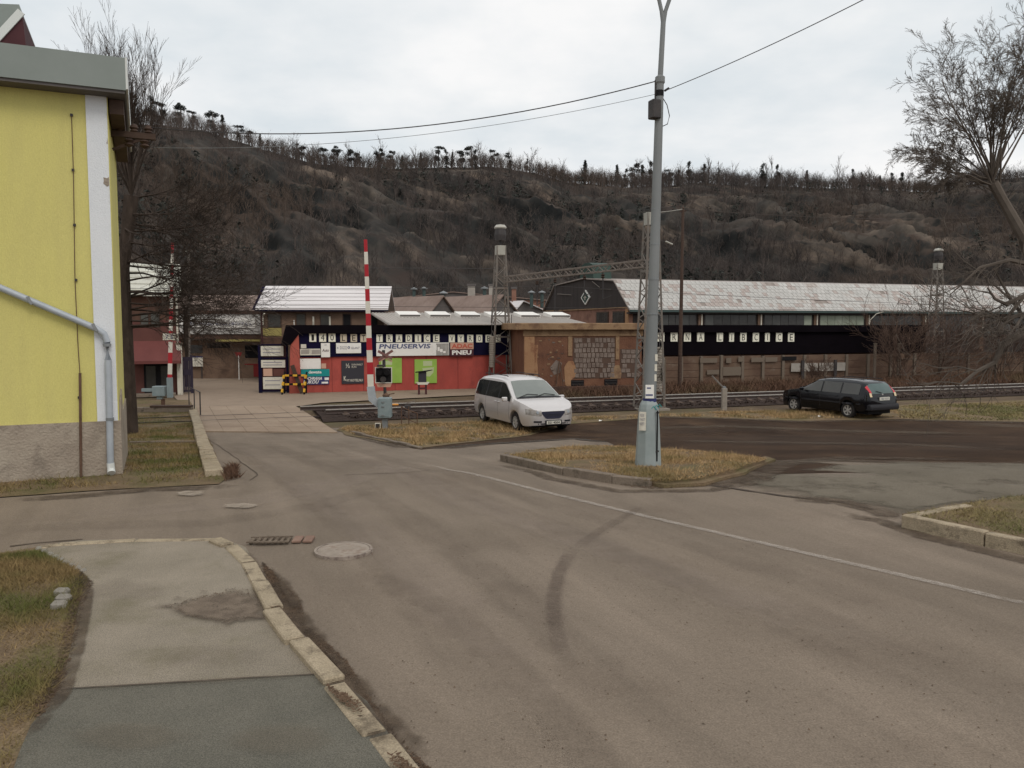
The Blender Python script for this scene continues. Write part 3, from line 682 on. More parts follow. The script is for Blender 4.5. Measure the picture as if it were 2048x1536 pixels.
kerb('corner_kerb', [(1802, 1030), (1860, 1018), (1930, 1008)], 0.17, 0.12, 0.35, M['kerb'], 0.9, 0.008, -1, 0.008)
kerb('verge_kerb', [(836, 893), (760, 876), (700, 862)], 0.06, 0.12, 0.3, M['kerb_dark'], 1.0, 0.01, -1, 0.02)
kerb('lane_kerb', [(446, 938), (420, 885), (402, 840), (392, 812)], 0.13, 0.3, 0.5, M['kerb'], 1.2, 0.01, 1, 0.01)
px_sheet('island', [(1002, 909), (1060, 921), (1130, 936), (1240, 952), (1330, 958), (1400, 953), (1470, 938), (1530, 918), (1430, 905), (1300, 894), (1180, 890), (1090, 897)], 0.12, M['soil'], 0.03)
px_sheet('island_slope', [(1290, 962), (1330, 969), (1410, 965), (1490, 944), (1550, 918), (1530, 912), (1400, 950), (1330, 956)], 0.06, M['soil'], 0.05)
px_sheet('corner_verge', [(1804, 1028), (1860, 1042), (2048, 1078), (2500, 1168), (2700, 1100), (2300, 1000), (2048, 990), (1930, 1006)], 0.15, M['soil'], 0.02)

# granite setts in the verge edge
for k, (x, y) in enumerate(((124, 1187), (127, 1200), (118, 1213))):
    p = gp(x, y, 0.05)
    mb = MB().obox((0, 0, 0), (0.13, 0.1, 0.1), Matrix.Rotation(0.1 * k, 3, 'Z'))
    o = mb.build('granite_sett', M['stone'], None, bevel=0.02); o.location = p
    tag(o, ['pale granite sett at the footway edge, farthest of the three', 'pale granite sett in the middle of three at the footway edge', 'pale granite sett at the footway edge, nearest of the three'][k], 'paving stone', 'loose setts beside the footway')
edge = thing('sett_edging', None, None, kind='structure')
for k in range(9):
    x = 78 + k * 11; y = 1098 + k * 5.6
    p = gp(x, y, 0.035)
    MB().obox(p, (0.1, 0.07, 0.05), Matrix.Rotation(-0.9 + random.uniform(-.2, .2), 3, 'Z')).build('sett', M['stone'], edge, bevel=0.015)

# manhole and drain
p = gp(687, 1100, 0.025)
t = thing('manhole', 'round dusty iron manhole cover set in the road near the footway kerb', 'manhole', p)
MB().lathe([(0.33, -0.05), (0.33, 0.012), (0.3, 0.014), (0.3, -0.05)], 32).build('frame_ring', M['iron'], t)
cov = MB().lathe([(0.295, -0.05), (0.295, 0.01), (0.0, 0.012)], 32)
cov.box(-0.09, -0.05, -0.02, 0.02, 0.008, 0.014).box(0.05, 0.09, -0.02, 0.02, 0.008, 0.014)
cov.build('cover', M['stain_white'], t)
soft_blob('manhole_surround', ellipse_px(687, 1100, 62, 13, 24, 0.06), 0.006, M['soft_pale'], 0.8)
p = gp(540, 1080, 0.028)
t = thing('street_drain', 'narrow street drain with a clay brick edge at the end of the footway kerb', 'drain', p, R(4))
fr = MB()
for k in range(7): fr.box(-0.22 + k * 0.07, -0.185 + k * 0.07, -0.1, 0.1, -0.02, 0.006)
fr.box(-0.25, 0.25, 0.1, 0.13, 0, 0.016).box(-0.25, 0.25, -0.13, -0.1, 0, 0.016)
fr.build('grate', M['silt'], t)
for k in range(2): MB().box(0.27 + k * 0.13, 0.38 + k * 0.13, -0.1, 0.14, -0.02, 0.012).build('brick', M['clay'], t, bevel=0.008)
soft_blob('drain_bed', [(500, 1076), (540, 1072), (580, 1072), (580, 1088), (540, 1090), (505, 1090)], 0.006, M['soft_soil'])

# ------------------------------------------------------------------ grass and litter
def in_poly(P, poly):
    x, y = P[:, 0], P[:, 1]; c = np.zeros(len(P), bool); j = len(poly) - 1
    for i in range(len(poly)):
        xi, yi = poly[i]; xj, yj = poly[j]
        c ^= ((yi > y) != (yj > y)) & (x < (xj - xi) * (y - yi) / (yj - yi + 1e-12) + xi)
        j = i
    return c

def blades(name, px, n, h, w, off, m, lean=0.5, flat=False, clump=0.0, label=None, poly=None):
    if poly is None: poly = [tuple(gp(x, y, off).xy) for x, y in px]
    A = np.array(poly); lo, hi = A.min(0), A.max(0)
    pts = []
    tot = 0
    while tot < n:
        P = rng.uniform(lo, hi, (n * 2, 2))
        P = P[in_poly(P, poly)]
        if clump > 0:
            d = np.array([noise.noise(Vector((p[0] * 1.3, p[1] * 1.3, 5.5))) for p in P])
            P = P[d > rng.uniform(-0.9, 0.9, len(P)) * (1 - clump) + clump * 0.1]
        pts.append(P); tot += len(P)
    P = np.concatenate(pts)[:n]
    gz = np.where(P[:, 1] <= RY0, 0.0, np.where(P[:, 1] >= RY1, -DROP, -DROP * (P[:, 1] - RY0) / (RY1 - RY0))) + off
    a = rng.uniform(0, 2 * np.pi, n); hh = h * rng.uniform(0.4, 1.15, n); ww = w * rng.uniform(0.6, 1.4, n)
    la = rng.uniform(0, 2 * np.pi, n); ll = hh * lean * rng.uniform(0.2, 1.6, n)
    zz = hh if not flat else hh * 0.12 * rng.uniform(0, 1, n) + 0.006
    dx, dy = np.cos(a) * ww / 2, np.sin(a) * ww / 2
    V = np.empty((n, 3, 3))
    V[:, 0] = np.stack([P[:, 0] - dx, P[:, 1] - dy, gz - 0.004 + (0.008 if flat else 0)], 1)
    V[:, 1] = np.stack([P[:, 0] + dx, P[:, 1] + dy, gz - 0.004 + (0.008 if flat else 0)], 1)
    V[:, 2] = np.stack([P[:, 0] + np.cos(la) * ll, P[:, 1] + np.sin(la) * ll, gz + zz], 1)
    T = np.arange(n * 3).reshape(n, 3)
    tint = np.repeat(rng.uniform(0, 1, n), 3)
    o = child(name, raw_mesh(name, V.reshape(-1, 3), T, m, tint), None)
    o['kind'] = 'stuff'
    return o

blades('grass', [(-200, 1112), (0, 1108), (80, 1102), (150, 1136), (172, 1165), (155, 1215), (140, 1290), (112, 1380), (50, 1460), (10, 1560), (-60, 1650), (-300, 1650)], 30000, 0.04, 0.006, 0.04, G_MIX, 1.7, clump=0.3)
blades('grass', [(-300, 1000), (0, 985), (250, 968), (440, 960), (430, 930), (410, 880), (392, 836), (380, 815), (255, 815), (250, 940), (-300, 955)], 22000, 0.05, 0.012, 0.02, G_MIX, 1.4, clump=0.35)
blades('grass', [(1004, 908), (1060, 919), (1130, 933), (1240, 950), (1300, 964), (1400, 957), (1475, 938), (1535, 918), (1430, 905), (1300, 895), (1180, 891), (1090, 898)], 26000, 0.05, 0.012, 0.115, G_DRY, 1.6, clump=0.35)
blades('grass', [(1812, 1028), (1870, 1040), (2048, 1074), (2300, 1120), (2500, 1080), (2200, 1000), (2048, 988), (1935, 1006)], 16000, 0.045, 0.009, 0.15, G_OLIVE, 1.4, clump=0.3)
blades('grass', [(680, 858), (800, 884), (836, 892), (960, 880), (1120, 850), (1140, 842), (1320, 832), (1600, 838), (1800, 834), (1790, 812), (1450, 824), (1150, 834), (900, 846), (700, 852)], 26000, 0.07, 0.022, 0.02, G_DRY, 1.5, clump=0.4)
blades('grass', [(1790, 812), (1800, 836), (1900, 840), (2300, 842), (2300, 795), (2040, 804)], 16000, 0.08, 0.03, 0.02, G_OLIVE, 1.4, clump=0.4)
blades('leaf_litter', [(525, 1125), (600, 1200), (610, 1250), (690, 1320), (740, 1400), (800, 1480), (880, 1560), (860, 1560), (735, 1405), (640, 1305), (582, 1240), (545, 1185)], 5000, 0.035, 0.03, 0.004, G_LITTER, 0.8, True, 0.4)
blades('leaf_litter', [(330, 1212), (470, 1175), (540, 1185), (555, 1230), (460, 1246), (380, 1235)], 900, 0.025, 0.02, 0.054, G_LITTER, 0.8, True, 0.5)
blades('leaf_litter', [(160, 1140), (185, 1165), (165, 1215), (150, 1290), (122, 1376), (80, 1440), (60, 1420), (110, 1350), (130, 1250), (140, 1180)], 2500, 0.03, 0.025, 0.046, G_LITTER, 0.8, True, 0.3)
for px_, n_ in (([(535, 1160), (560, 1215), (585, 1240), (560, 1245), (530, 1190)], 260), ([(590, 1280), (650, 1310), (660, 1335), (620, 1310)], 160), ([(650, 1370), (720, 1405), (730, 1440), (680, 1400)], 260), ([(760, 1470), (850, 1560), (820, 1560), (750, 1490)], 300)):
    blades('leaf_litter', px_, n_, 0.035, 0.03, 0.085, G_LITTER, 0.8, True, 0.5)
blades('grass_tufts', [(-200, 1120), (0, 1112), (80, 1110), (150, 1140), (165, 1165), (150, 1215), (135, 1290), (105, 1380), (40, 1460), (0, 1560), (-60, 1650), (-300, 1650)], 4500, 0.11, 0.006, 0.04, G_MIX, 1.0, clump=0.75)
blades('grass_tufts', [(1010, 908), (1130, 932), (1240, 949), (1300, 962), (1400, 955), (1470, 938), (1520, 918), (1430, 906), (1300, 896), (1180, 892), (1095, 899)], 2600, 0.13, 0.01, 0.115, G_DRY, 0.7, clump=0.8)
blades('grass_tufts', [(690, 858), (800, 882), (836, 890), (960, 878), (1120, 850), (1320, 834), (1600, 838), (1790, 830), (1780, 814), (1450, 826), (1150, 836), (900, 848)], 3200, 0.2, 0.018, 0.02, G_DRY, 0.7, clump=0.8)
blades('grass_tufts', [(0, 990), (250, 970), (440, 962), (430, 930), (410, 880), (390, 836), (262, 835), (255, 945), (0, 960)], 3000, 0.14, 0.01, 0.02, G_MIX, 0.8, clump=0.8)
blades('grit', [(600, 1100), (1300, 1000), (2000, 1250), (2048, 1536), (800, 1536), (650, 1300)], 1400, 0.018, 0.016, 0.001, G_LITTER, 0.8, True)
blades('leaf_litter', [(446, 942), (470, 930), (480, 955), (450, 962)], 500, 0.12, 0.02, 0.02, G_SCRUB, 0.8)
blades('leaf_litter', [(1240, 962), (1430, 960), (1440, 972), (1300, 978), (1245, 972)], 1500, 0.04, 0.03, 0.004, G_LITTER, 0.8, True, 0.3)

# ------------------------------------------------------------------ railway and level crossing
TC0 = gp(720, 827); TC1 = gp(2048, 780)
TH = math.atan2(TC1.y - TC0.y, TC1.x - TC0.x)
TU = Vector((math.cos(TH), math.sin(TH), 0)); TN = Vector((-TU.y, TU.x, 0))
bed = MB()
bed.prismx([(-2.3, -0.02), (-1.5, 0.1), (1.5, 0.1), (2.3, -0.02)], -1.7, 150)
o = bed.build('ballast_bed', M['ballast']); o.location = TC0; o.rotation_euler.z = TH; o['kind'] = 'structure'
track = thing('railway_track', None, None, TC0, TH, kind='structure')
GA = 0.82
RS = {1: -2.3, -1: -1.45}          # the rails dip into the crossing slabs here
for s in (-1, 1):
    r = MB()
    r.prismx([(s * GA - 0.07, 0.12), (s * GA + 0.07, 0.12), (s * GA + 0.02, 0.17), (s * GA + 0.025, 0.27), (s * GA - 0.025, 0.27), (s * GA - 0.02, 0.17)], RS[s], 150)
    rr = r.build('rail', M['rail'], track)
    MB().box(RS[s], 150, s * GA - 0.035, s * GA + 0.035, 0.265, 0.3).build('rail_head', M['rail_top'], rr)
    MB().box(-13, RS[s], s * GA - 0.035, s * GA + 0.035, -0.05, 0.048).build('flush_rail', M['rail'], track)
slp = MB().box(-0.13, 0.13, -1.3, 1.3, 0.03, 0.13)
for s in (-1, 1): slp.box(-0.07, 0.07, s * GA - 0.17, s * GA - 0.08, 0.13, 0.19).box(-0.07, 0.07, s * GA + 0.08, s * GA + 0.17, 0.13, 0.19)
slm = slp.mesh('sleeper', M['sleeper'])
for k in range(130):
    o = child('sleeper', slm, track); o.location = (-0.7 + k * 0.62, 0, 0)
bp = [TC0 + TU * u + TN * v for u, v in ((-0.6, -2.3), (70, -2.3), (70, 2.3), (-2.2, 2.3))]
blades('ballast_stones', None, 22000, 0.07, 0.09, 0.07, blade_mat('ballast_stone', (0.075, 0.052, 0.042), (0.028, 0.02, 0.017), (0.05, 0.034, 0.028)), 1.0, poly=[tuple(p.xy) for p in bp])
# crossing slabs run with the track across the street
cross = thing('level_crossing', None, None, kind='structure')
def lerp2(a, b, t): return (a[0] + (b[0] - a[0]) * t, a[1] + (b[1] - a[1]) * t)
NA, NB = 6, 5
for i in range(NA):
    for j in range(NB):
        q = []
        for (u, v) in ((i / NA, j / NB), ((i + 1) / NA, j / NB), ((i + 1) / NA, (j + 1) / NB), (i / NA, (j + 1) / NB)):
            top = lerp2((383, 812), (590, 811), u); bot = lerp2((402, 862), (675, 864), u)
            q.append(gp(*lerp2(top, bot, v), 0.04))
        c = sum(q, Vector()) / 4
        P = [c + (p - c) * 0.985 for p in q]
        dz = random.uniform(-0.004, 0.004)
        MB().add([(p.x, p.y, p.z - 0.2) for p in P] + [(p.x, p.y, p.z + dz) for p in P], [(0, 3, 2, 1), (4, 5, 6, 7), (0, 1, 5, 4), (1, 2, 6, 5), (2, 3, 7, 6), (3, 0, 4, 7)]).build('concrete_slab', M['slab'], cross)

# dead scrub between track and factory fence
sp = [TC0 + TU * u + TN * v for u, v in ((9, 2.6), (75, 2.6), (75, 8.4), (14, 8.4))]
blades('scrub', None, 30000, 0.5, 0.05, 0.0, G_SCRUB, 0.9, poly=[tuple(p.xy) for p in sp], clump=0.3)
sp = [TC0 + TU * u + TN * v for u, v in ((2, 2.4), (16, 2.4), (16, 4.0), (2, 3.0))]
blades('scrub', None, 4000, 0.12, 0.03, 0.0, G_SCRUB, 0.9, poly=[tuple(p.xy) for p in sp])

# ------------------------------------------------------------------ text
def text_mesh(body, w, h, m, depth=0.004, bold=0.0, align='C', shear=0.0):
    cu = bpy.data.curves.new('txt', 'FONT'); cu.body = body; cu.size = 1.0; cu.extrude = 0.0
    cu.offset = bold; cu.resolution_u = 2; cu.shear = shear
    ob = bpy.data.objects.new('txt', cu); COL.objects.link(ob)
    dg = bpy.context.evaluated_depsgraph_get()
    me0 = bpy.data.meshes.new_from_object(ob.evaluated_get(dg))
    bpy.data.objects.remove(ob); bpy.data.curves.remove(cu)
    V = np.array([v.co[:] for v in me0.vertices]); F = [list(p.vertices) for p in me0.polygons]
    bpy.data.meshes.remove(me0)
    lo, hi = V.min(0), V.max(0); s = np.maximum(hi - lo, 1e-6)
    me = bpy.data.meshes.new('lettering')
    P = [((v[0] - lo[0]) / s[0] * w - w / 2, -depth, (v[1] - lo[1]) / s[1] * h - h / 2) for v in V]
    me.from_pydata(P, [], F); me.materials.append(m); me.update()
    return me

def lettering(parent, body, x, y, z, w, h, m, bold=0.0, name='lettering', shear=0.0):
    o = child(name, text_mesh(body, w, h, m, bold=bold, shear=shear), parent)
    o.location = (x, y, z)
    return o

# ------------------------------------------------------------------ trees
def grow(mb, p, d, L, r, depth, spread=0.6, nch=4, up=0.15, sides=4, seg=3, wob=0.18, ratio=0.62, minr=0.004, t0=0.3):
    pts = [p.copy()]; rad = [r]; dirs = [d.copy()]
    q = p.copy(); dd = d.copy()
    for i in range(seg):
        dd = (dd + Vector((random.gauss(0, wob), random.gauss(0, wob), random.gauss(0, wob) + up * 0.3))).normalized()
        q = q + dd * (L / seg); pts.append(q.copy()); dirs.append(dd.copy())
        rad.append(max(minr, r * (1 - 0.72 * (i + 1) / seg)))
    mb.tube(pts, rad, max(3, sides), cap=False)
    if depth <= 0: return
    for k in range(nch):
        t = t0 + (1 - t0) * (k + random.random()) / nch
        f = t * seg; i = min(int(f), seg - 1); a = f - i
        b = pts[i].lerp(pts[i + 1], a); bd = dirs[i + 1]
        ax = Vector((random.gauss(0, 1), random.gauss(0, 1), random.gauss(0, 1)))
        ax = (ax - bd * ax.dot(bd)).normalized()
        s_ = spread * random.uniform(0.6, 1.35)
        nd = (bd * math.cos(s_) + ax * math.sin(s_) + Vector((0, 0, up))).normalized()
        rr = max(minr, (rad[i] * (1 - a) + rad[i + 1] * a) * random.uniform(0.5, 0.72))
        grow(mb, b, nd, L * ratio * random.uniform(0.7, 1.2), rr, depth - 1, spread, nch, up, max(3, sides - 1), seg, wob, ratio, minr, 0.25)

# left tree behind the yellow house: pollarded, with a fan of upright shoots
Y1 = 26.5
b0 = at(258, 845, Y1)
b0.z = g(Y1)
t = thing('bare_tree', 'tall bare pollarded tree behind the yellow house, its shoots rising above the roof', 'tree', b0)
head = at(263, 392, Y1) - b0
mb = MB().tube([(0, 0, -0.1), (0.02, 0, head.z * 0.3), (0.0, 0, head.z * 0.7), head], [0.3, 0.22, 0.19, 0.24], 8)
mb.build('trunk', M['bark'], t, smooth=True)
random.seed(11)
mb = MB()
for k in range(26):
    a = random.uniform(0, 2 * math.pi); s_ = random.uniform(0.04, 0.66)
    d = Vector((math.cos(a) * math.sin(s_) * 0.8 + 0.12, math.sin(a) * math.sin(s_) * 0.7, math.cos(s_)))
    grow(mb, head.copy(), d.normalized(), random.uniform(2.9, 4.3) * (1 - 0.3 * s_), 0.03, 3, 0.36, 6, 0.13, 4, 4, 0.05, 0.44, 0.0036, 0.2)
for k in range(27):
    a = random.uniform(-0.9, 0.9)
    z = random.uniform(head.z * 0.4, head.z)
    d = Vector((math.cos(a), math.sin(a) * 0.6, random.uniform(-0.25, 0.3)))
    grow(mb, Vector((0, 0, z)), d.normalized(), random.uniform(1.8, 3.3), 0.036, 3, 0.55, 6, 0.02, 4, 4, 0.12, 0.55, 0.0045, 0.25)
mb.build('crown', M['bark'], t)

# a second bare tree by the factory gate
Y2 = 47.0
b0 = at(376, 770, Y2); b0.z = -1.0
t = thing('bare_tree', 'bare dark tree by the factory gate, its branches crossing the white company sign', 'tree', b0)
top = Vector((0, 0, 4.6))
MB().tube([(0, 0, -0.1), (0.05, 0, 2), (-0.05, 0, 3.4), top], [0.2, 0.16, 0.14, 0.11], 7).build('trunk', M['bark'], t, smooth=True)
random.seed(5)
mb = MB()
for k in range(14):
    a = random.uniform(0, 2 * math.pi); z = random.uniform(2.0, 4.6)
    d = Vector((math.cos(a), math.sin(a) * 0.5, random.uniform(-0.1, 0.9)))
    grow(mb, Vector((0, 0, z)), d.normalized(), random.uniform(1.6, 2.9), 0.05, 3, 0.6, 4, 0.0, 4, 3, 0.14, 0.6, 0.008, 0.25)
mb.build('crown', M['bark'], t)

# right tree: trunk leaning in from outside the frame
Y3 = 21.0
b0 = gp(2140, 900); Y3 = b0.y
t = thing('bare_tree', 'big bare pollarded tree leaning in from the right edge of the lot', 'tree', b0)
P = lambda x, y, dy=0: at(x, y, Y3 + dy) - b0
trunk = [Vector((0, 0, -0.15)), P(2128, 760), P(2095, 600), P(2050, 480), P(2005, 400), P(1986, 366)]
MB().tube(trunk, [0.28, 0.23, 0.18, 0.145, 0.115, 0.125], 9).build('trunk', M['bark_crown'], t, smooth=True)
random.seed(21)
mb = MB()
hd = trunk[-1]
for (x, y, r) in ((1893, 110, .055), (1930, 120, .05), (1872, 205, .05), (1880, 300, .045), (1850, 345, .045), (1830, 330, .04), (1840, 300, .035), (1836, 362, .03), (1852, 322, .035), (1872, 352, .035), (1862, 280, .035), (1960, 100, .05), (1985, 130, .05), (2010, 80, .055), (2035, 110, .05),
                  (1900, 250, .04), (1920, 180, .045), (2070, 150, .05), (1868, 390, .035), (2100, 60, .05), (1950, 240, .04), (1905, 160, .04), (1945, 150, .045), (1970, 200, .045), (2000, 170, .045), (2030, 200, .05), (1890, 330, .035), (1860, 260, .035), (2050, 60, .05), (2080, 230, .045)):
    e = P(x, y, random.uniform(-1.5, 1.5)); d = e - hd; L = d.length
    grow(mb, hd + Vector((random.gauss(0, .05), 0, random.gauss(0, .05))), (d.normalized() + Vector((0.04, 0, -0.03))).normalized(), L * 0.88, r * 0.55, 4, 0.54, 6, -0.01, 5, 5, 0.09, 0.42, 0.003, 0.34)
for (p0, p1, r) in ((P(2100, 620), P(2030, 640), .1), (P(2128, 760), P(2060, 600), .08), (P(2050, 480), P(2120, 380), .07), (P(2095, 600), P(2180, 420), .1)):
    grow(mb, p0, (p1 - p0).normalized(), (p1 - p0).length * 1.5, r, 4, 0.6, 4, 0.05, 5, 4, 0.1, 0.6, 0.006, 0.3)
def limb(pts, rad, n=5, depth=2):
    mb.tube(pts, rad, 5)
    for k in range(n * 2):
        i = random.randrange(1, len(pts)); p = pts[i - 1].lerp(pts[i], random.random()); d = (pts[i] - pts[i - 1]).normalized()
        grow(mb, p, (d + Vector((random.gauss(0, .5), random.gauss(0, .3), random.uniform(-0.9, .3)))).normalized(), random.uniform(.5, 1.1), 0.018, depth, .6, 3, -0.03, 3, 3, .15, .6, 0.005)
limb([P(2115, 640), P(2060, 655), P(2005, 690), P(1990, 725), P(1955, 742), P(1922, 768)], [.13, .11, .09, .06, .045, .03], 7)
limb([P(1955, 742), P(1915, 733), P(1885, 738)], [.025, .018, .01], 2)
limb([P(1922, 768), P(1895, 764), P(1870, 763)], [.02, .014, .008], 2)
limb([P(2098, 610), P(2048, 592), P(2012, 608), P(1990, 598), P(1975, 575)], [.08, .06, .05, .035, .02], 4)
limb([P(2070, 530), P(2020, 520), P(1960, 535), P(1900, 590)], [.07, .05, .035, .012], 4)
limb([P(2075, 560), P(2010, 640), P(1970, 620), P(1930, 650)], [.05, .04, .025, .012], 4)
mb.build('crown', M['bark_crown'], t)

def bush(name, label, cat, loc, w, h, n, m, seed, depth=3, r=0.02, minr=0.007, group=None):
    random.seed(seed)
    t = thing(name, label, cat, loc, group=group)
    mb = MB(); st = MB()
    for k in range(n):
        a = random.uniform(0, 2 * math.pi); s_ = random.uniform(0.1, 0.9)
        d = Vector((math.cos(a) * math.sin(s_), math.sin(a) * math.sin(s_), math.cos(s_))).normalized()
        b = Vector((random.gauss(0, w * 0.16), random.gauss(0, w * 0.12), -0.05))
        if k < 3: MB().tube([b, b + d * h * 0.25], [r * 1.6, r * 1.2], 4).build('stem', m, t)
        grow(mb, b, d, h * random.uniform(0.55, 0.9), r, depth, 0.5, 4, 0.06, 3, 3, 0.13, 0.6, minr, 0.2)
    mb.build('twigs', m, t)
    return t
bush('bare_bush', 'tall reddish bare bush in front of the right end of the black board', 'bush', at(1800, 775, 52) * Vector((1, 1, 0)) if False else Vector((at(1800, 775, 50).x, 50, -1)), 2.6, 3.9, 20, M['twig_red'], 31, 3, 0.025, 0.008)
bush('bare_bush', 'tangled bare bush around the foot of the far lattice mast', 'bush', Vector((at(1880, 770, 54).x, 54, -1)), 4.0, 4.6, 20, M['twig_red'], 32, 3, 0.025, 0.008)
bush('bare_bush', 'broad bare bush beside the track under the leaning tree', 'bush', Vector((at(1985, 770, 56).x, 56, -1)), 5.0, 4.0, 20, M['twig_red'], 33, 3, 0.025, 0.008)
bush('bare_bush', 'low rusty bush left of the post inside the factory gate', 'bush', Vector((at(425, 757, 57).x, 57, -1)), 3.2, 2.3, 40, M['twig_red'], 34, 3, 0.03, 0.015)
bush('bare_bush', 'low rusty bush beside the red bin inside the factory gate', 'bush', Vector((at(465, 757, 58).x, 58, -1)), 2.4, 2.0, 30, M['twig_red'], 35, 3, 0.03, 0.015)
bush('bare_bush', 'brown bare thicket in front of the pale panels of the fence', 'bush', Vector((at(1640, 775, 48).x, 49, -1)), 3.2, 1.3, 12, M['twig_red'], 36, 3, 0.015, 0.006)

# ------------------------------------------------------------------ hill
RIDGE = [(-2600, 250), (-600, 215), (0, 228), (170, 238), (260, 243), (330, 250), (420, 262), (500, 288), (580, 312), (640, 327), (700, 333), (780, 337), (870, 335), (960, 334), (1020, 338), (1080, 350), (1150, 366), (1250, 374),
         (1330, 372), (1400, 366), (1480, 370), (1560, 374), (1650, 376), (1750, 380), (1850, 384), (1900, 374), (1960, 362), (2048, 352), (2500, 330), (4600, 330)]
RX = [(x - 1024) / F_PX for x, y in RIDGE]; RYy = [y for x, y in RIDGE]
def ridge_Y(a): return float(np.interp(a, [-1.6, -0.5, -0.2, 0.1, 0.5, 1.6], [260, 300, 370, 410, 430, 430]))
def foot_Y(a): return float(np.interp(a, [-1.6, -0.5, -0.2, 0.1, 0.5, 1.6], [110, 115, 135, 150, 150, 150]))
def ridge_Z(a):
    yy = float(np.interp(a, RX, RYy)); d = ray(1024 + a * F_PX, yy)
    return CAM_H + d.z / d.y * ridge_Y(a)
HILL_ROCK = [0.0]
def hill_pt(a, s):
    Yf, Yr = foot_Y(a), ridge_Y(a)
    Y = Yf + (Yr - Yf) * s; X = a * Y
    zr = ridge_Z(a)
    if s <= 1:
        prof = 0.12 * s + 0.88 * (s ** 1.15 * (1.25 - 0.25 * s))
        prof = min(prof, 1.0)
    else: prof = 1.0 - (s - 1) * 0.55
    k = max(0.0, math.sin(math.pi * min(max(s, 0), 1)))
    v = Vector((X * 0.022 + Y * 0.018, Y * 0.010 - X * 0.006, 1.7))
    r1 = noise.ridged_multi_fractal(v, 0.9, 2.1, 5, 1.0, 2.0)
    r2 = noise.fractal(Vector((X * 0.06, Y * 0.06, 4.0)), 0.8, 2.0, 4)
    v2 = Vector((X * 0.07 + Y * 0.05, Y * 0.03 - X * 0.012, 5.7))
    r3 = noise.ridged_multi_fractal(v2, 0.8, 2.2, 4, 1.0, 2.0)
    HILL_ROCK[0] = max(0.0, min(1.0, (r1 + 0.5 * r3 - 1.75) * 1.6)) * (0.35 + 0.65 * k)
    disp = (r1 - 1.1) * 10.0 * k + r2 * 3.0 * k + (r3 - 1.0) * 2.2 * k
    return Vector((X, Y - disp * 0.9, -1.2 + (zr + 1.2) * prof + disp * 0.55 + (0.7 * r2 if s >= 0.98 else 0)))
AS = np.concatenate([np.linspace(-1.45, -0.75, 60), np.linspace(-0.74, 0.74, 420), np.linspace(0.75, 1.45, 60)]); SS = np.concatenate([np.linspace(0, 1, 110), [1.1, 1.3, 1.6]])
hv = []; hr = []
for a in AS:
    for s in SS: hv.append(tuple(hill_pt(float(a), float(s)))); hr.append(HILL_ROCK[0])
na, ns = len(AS), len(SS)
hf = [(i * ns + j, (i + 1) * ns + j, (i + 1) * ns + j + 1, i * ns + j + 1) for i in range(na - 1) for j in range(ns - 1)]
me = bpy.data.meshes.new('hill'); me.from_pydata(hv, [], hf)
ra = me.attributes.new('rock', 'FLOAT', 'POINT'); ra.data.foreach_set('value', np.array(hr, dtype=np.float32))
hm = bpy.data.materials.new('hillside'); hm.use_nodes = True
n = hm.node_tree.nodes; l = hm.node_tree.links; bs = n['Principled BSDF']; bs.inputs['Roughness'].default_value = 1.0; bs.inputs['Specular IOR Level'].default_value = 0.05
tcn = n.new('ShaderNodeTexCoord')
def nz_(scale, lo, hi, stretch=(1, 1, 1), rot=0):
    mp = n.new('ShaderNodeMapping'); mp.vector_type = 'TEXTURE'; mp.inputs['Scale'].default_value = stretch; mp.inputs['Rotation'].default_value = (0, rot, 0)
    l.new(tcn.outputs['Object'], mp.inputs[0])
    z = n.new('ShaderNodeTexNoise'); z.inputs['Scale'].default_value = scale; z.inputs['Detail'].default_value = 8; z.inputs['Roughness'].default_value = 0.65
    l.new(mp.outputs[0], z.inputs['Vector'])
    mr = n.new('ShaderNodeMapRange'); mr.inputs['From Min'].default_value = lo; mr.inputs['From Max'].default_value = hi
    l.new(z.outputs['Fac'], mr.inputs['Value']); return mr.outputs[0]
def mixc(f, a, b):
    m_ = n.new('ShaderNodeMixRGB'); l.new(f, m_.inputs[0])
    for k, c in ((1, a), (2, b)):
        if isinstance(c, tuple): m_.inputs[k].default_value = (*c, 1)
        else: l.new(c, m_.inputs[k])
    return m_.outputs[0]
c = mixc(nz_(0.03, 0.4, 0.6), (0.05, 0.038, 0.033), (0.034, 0.034, 0.032))
c = mixc(nz_(0.012, 0.5, 0.62), c, (0.062, 0.046, 0.037))
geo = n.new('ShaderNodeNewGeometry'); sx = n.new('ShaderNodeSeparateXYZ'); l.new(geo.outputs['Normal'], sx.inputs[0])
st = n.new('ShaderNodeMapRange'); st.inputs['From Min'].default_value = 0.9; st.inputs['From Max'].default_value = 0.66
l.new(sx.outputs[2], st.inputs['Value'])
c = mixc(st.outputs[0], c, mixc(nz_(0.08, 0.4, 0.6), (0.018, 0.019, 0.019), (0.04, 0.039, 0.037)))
tn = n.new('ShaderNodeMath'); tn.operation = 'MULTIPLY'
l.new(nz_(0.09, 0.53, 0.62, (5, 5, 1), 0.6), tn.inputs[0]); l.new(nz_(0.02, 0.42, 0.56), tn.inputs[1])
c = mixc(tn.outputs[0], c, (0.15, 0.115, 0.09))
c = mixc(nz_(0.16, 0.56, 0.66, (6, 6, 1), 0.5), c, (0.085, 0.074, 0.064))
c = mixc(nz_(0.05, 0.56, 0.72, (4, 4, 1), 0.75), c, (0.024, 0.026, 0.026))
ra_ = n.new('ShaderNodeAttribute'); ra_.attribute_name = 'rock'
rm = n.new('ShaderNodeMath'); rm.operation = 'MULTIPLY'; l.new(ra_.outputs['Fac'], rm.inputs[0]); l.new(nz_(0.06, 0.4, 0.68), rm.inputs[1])
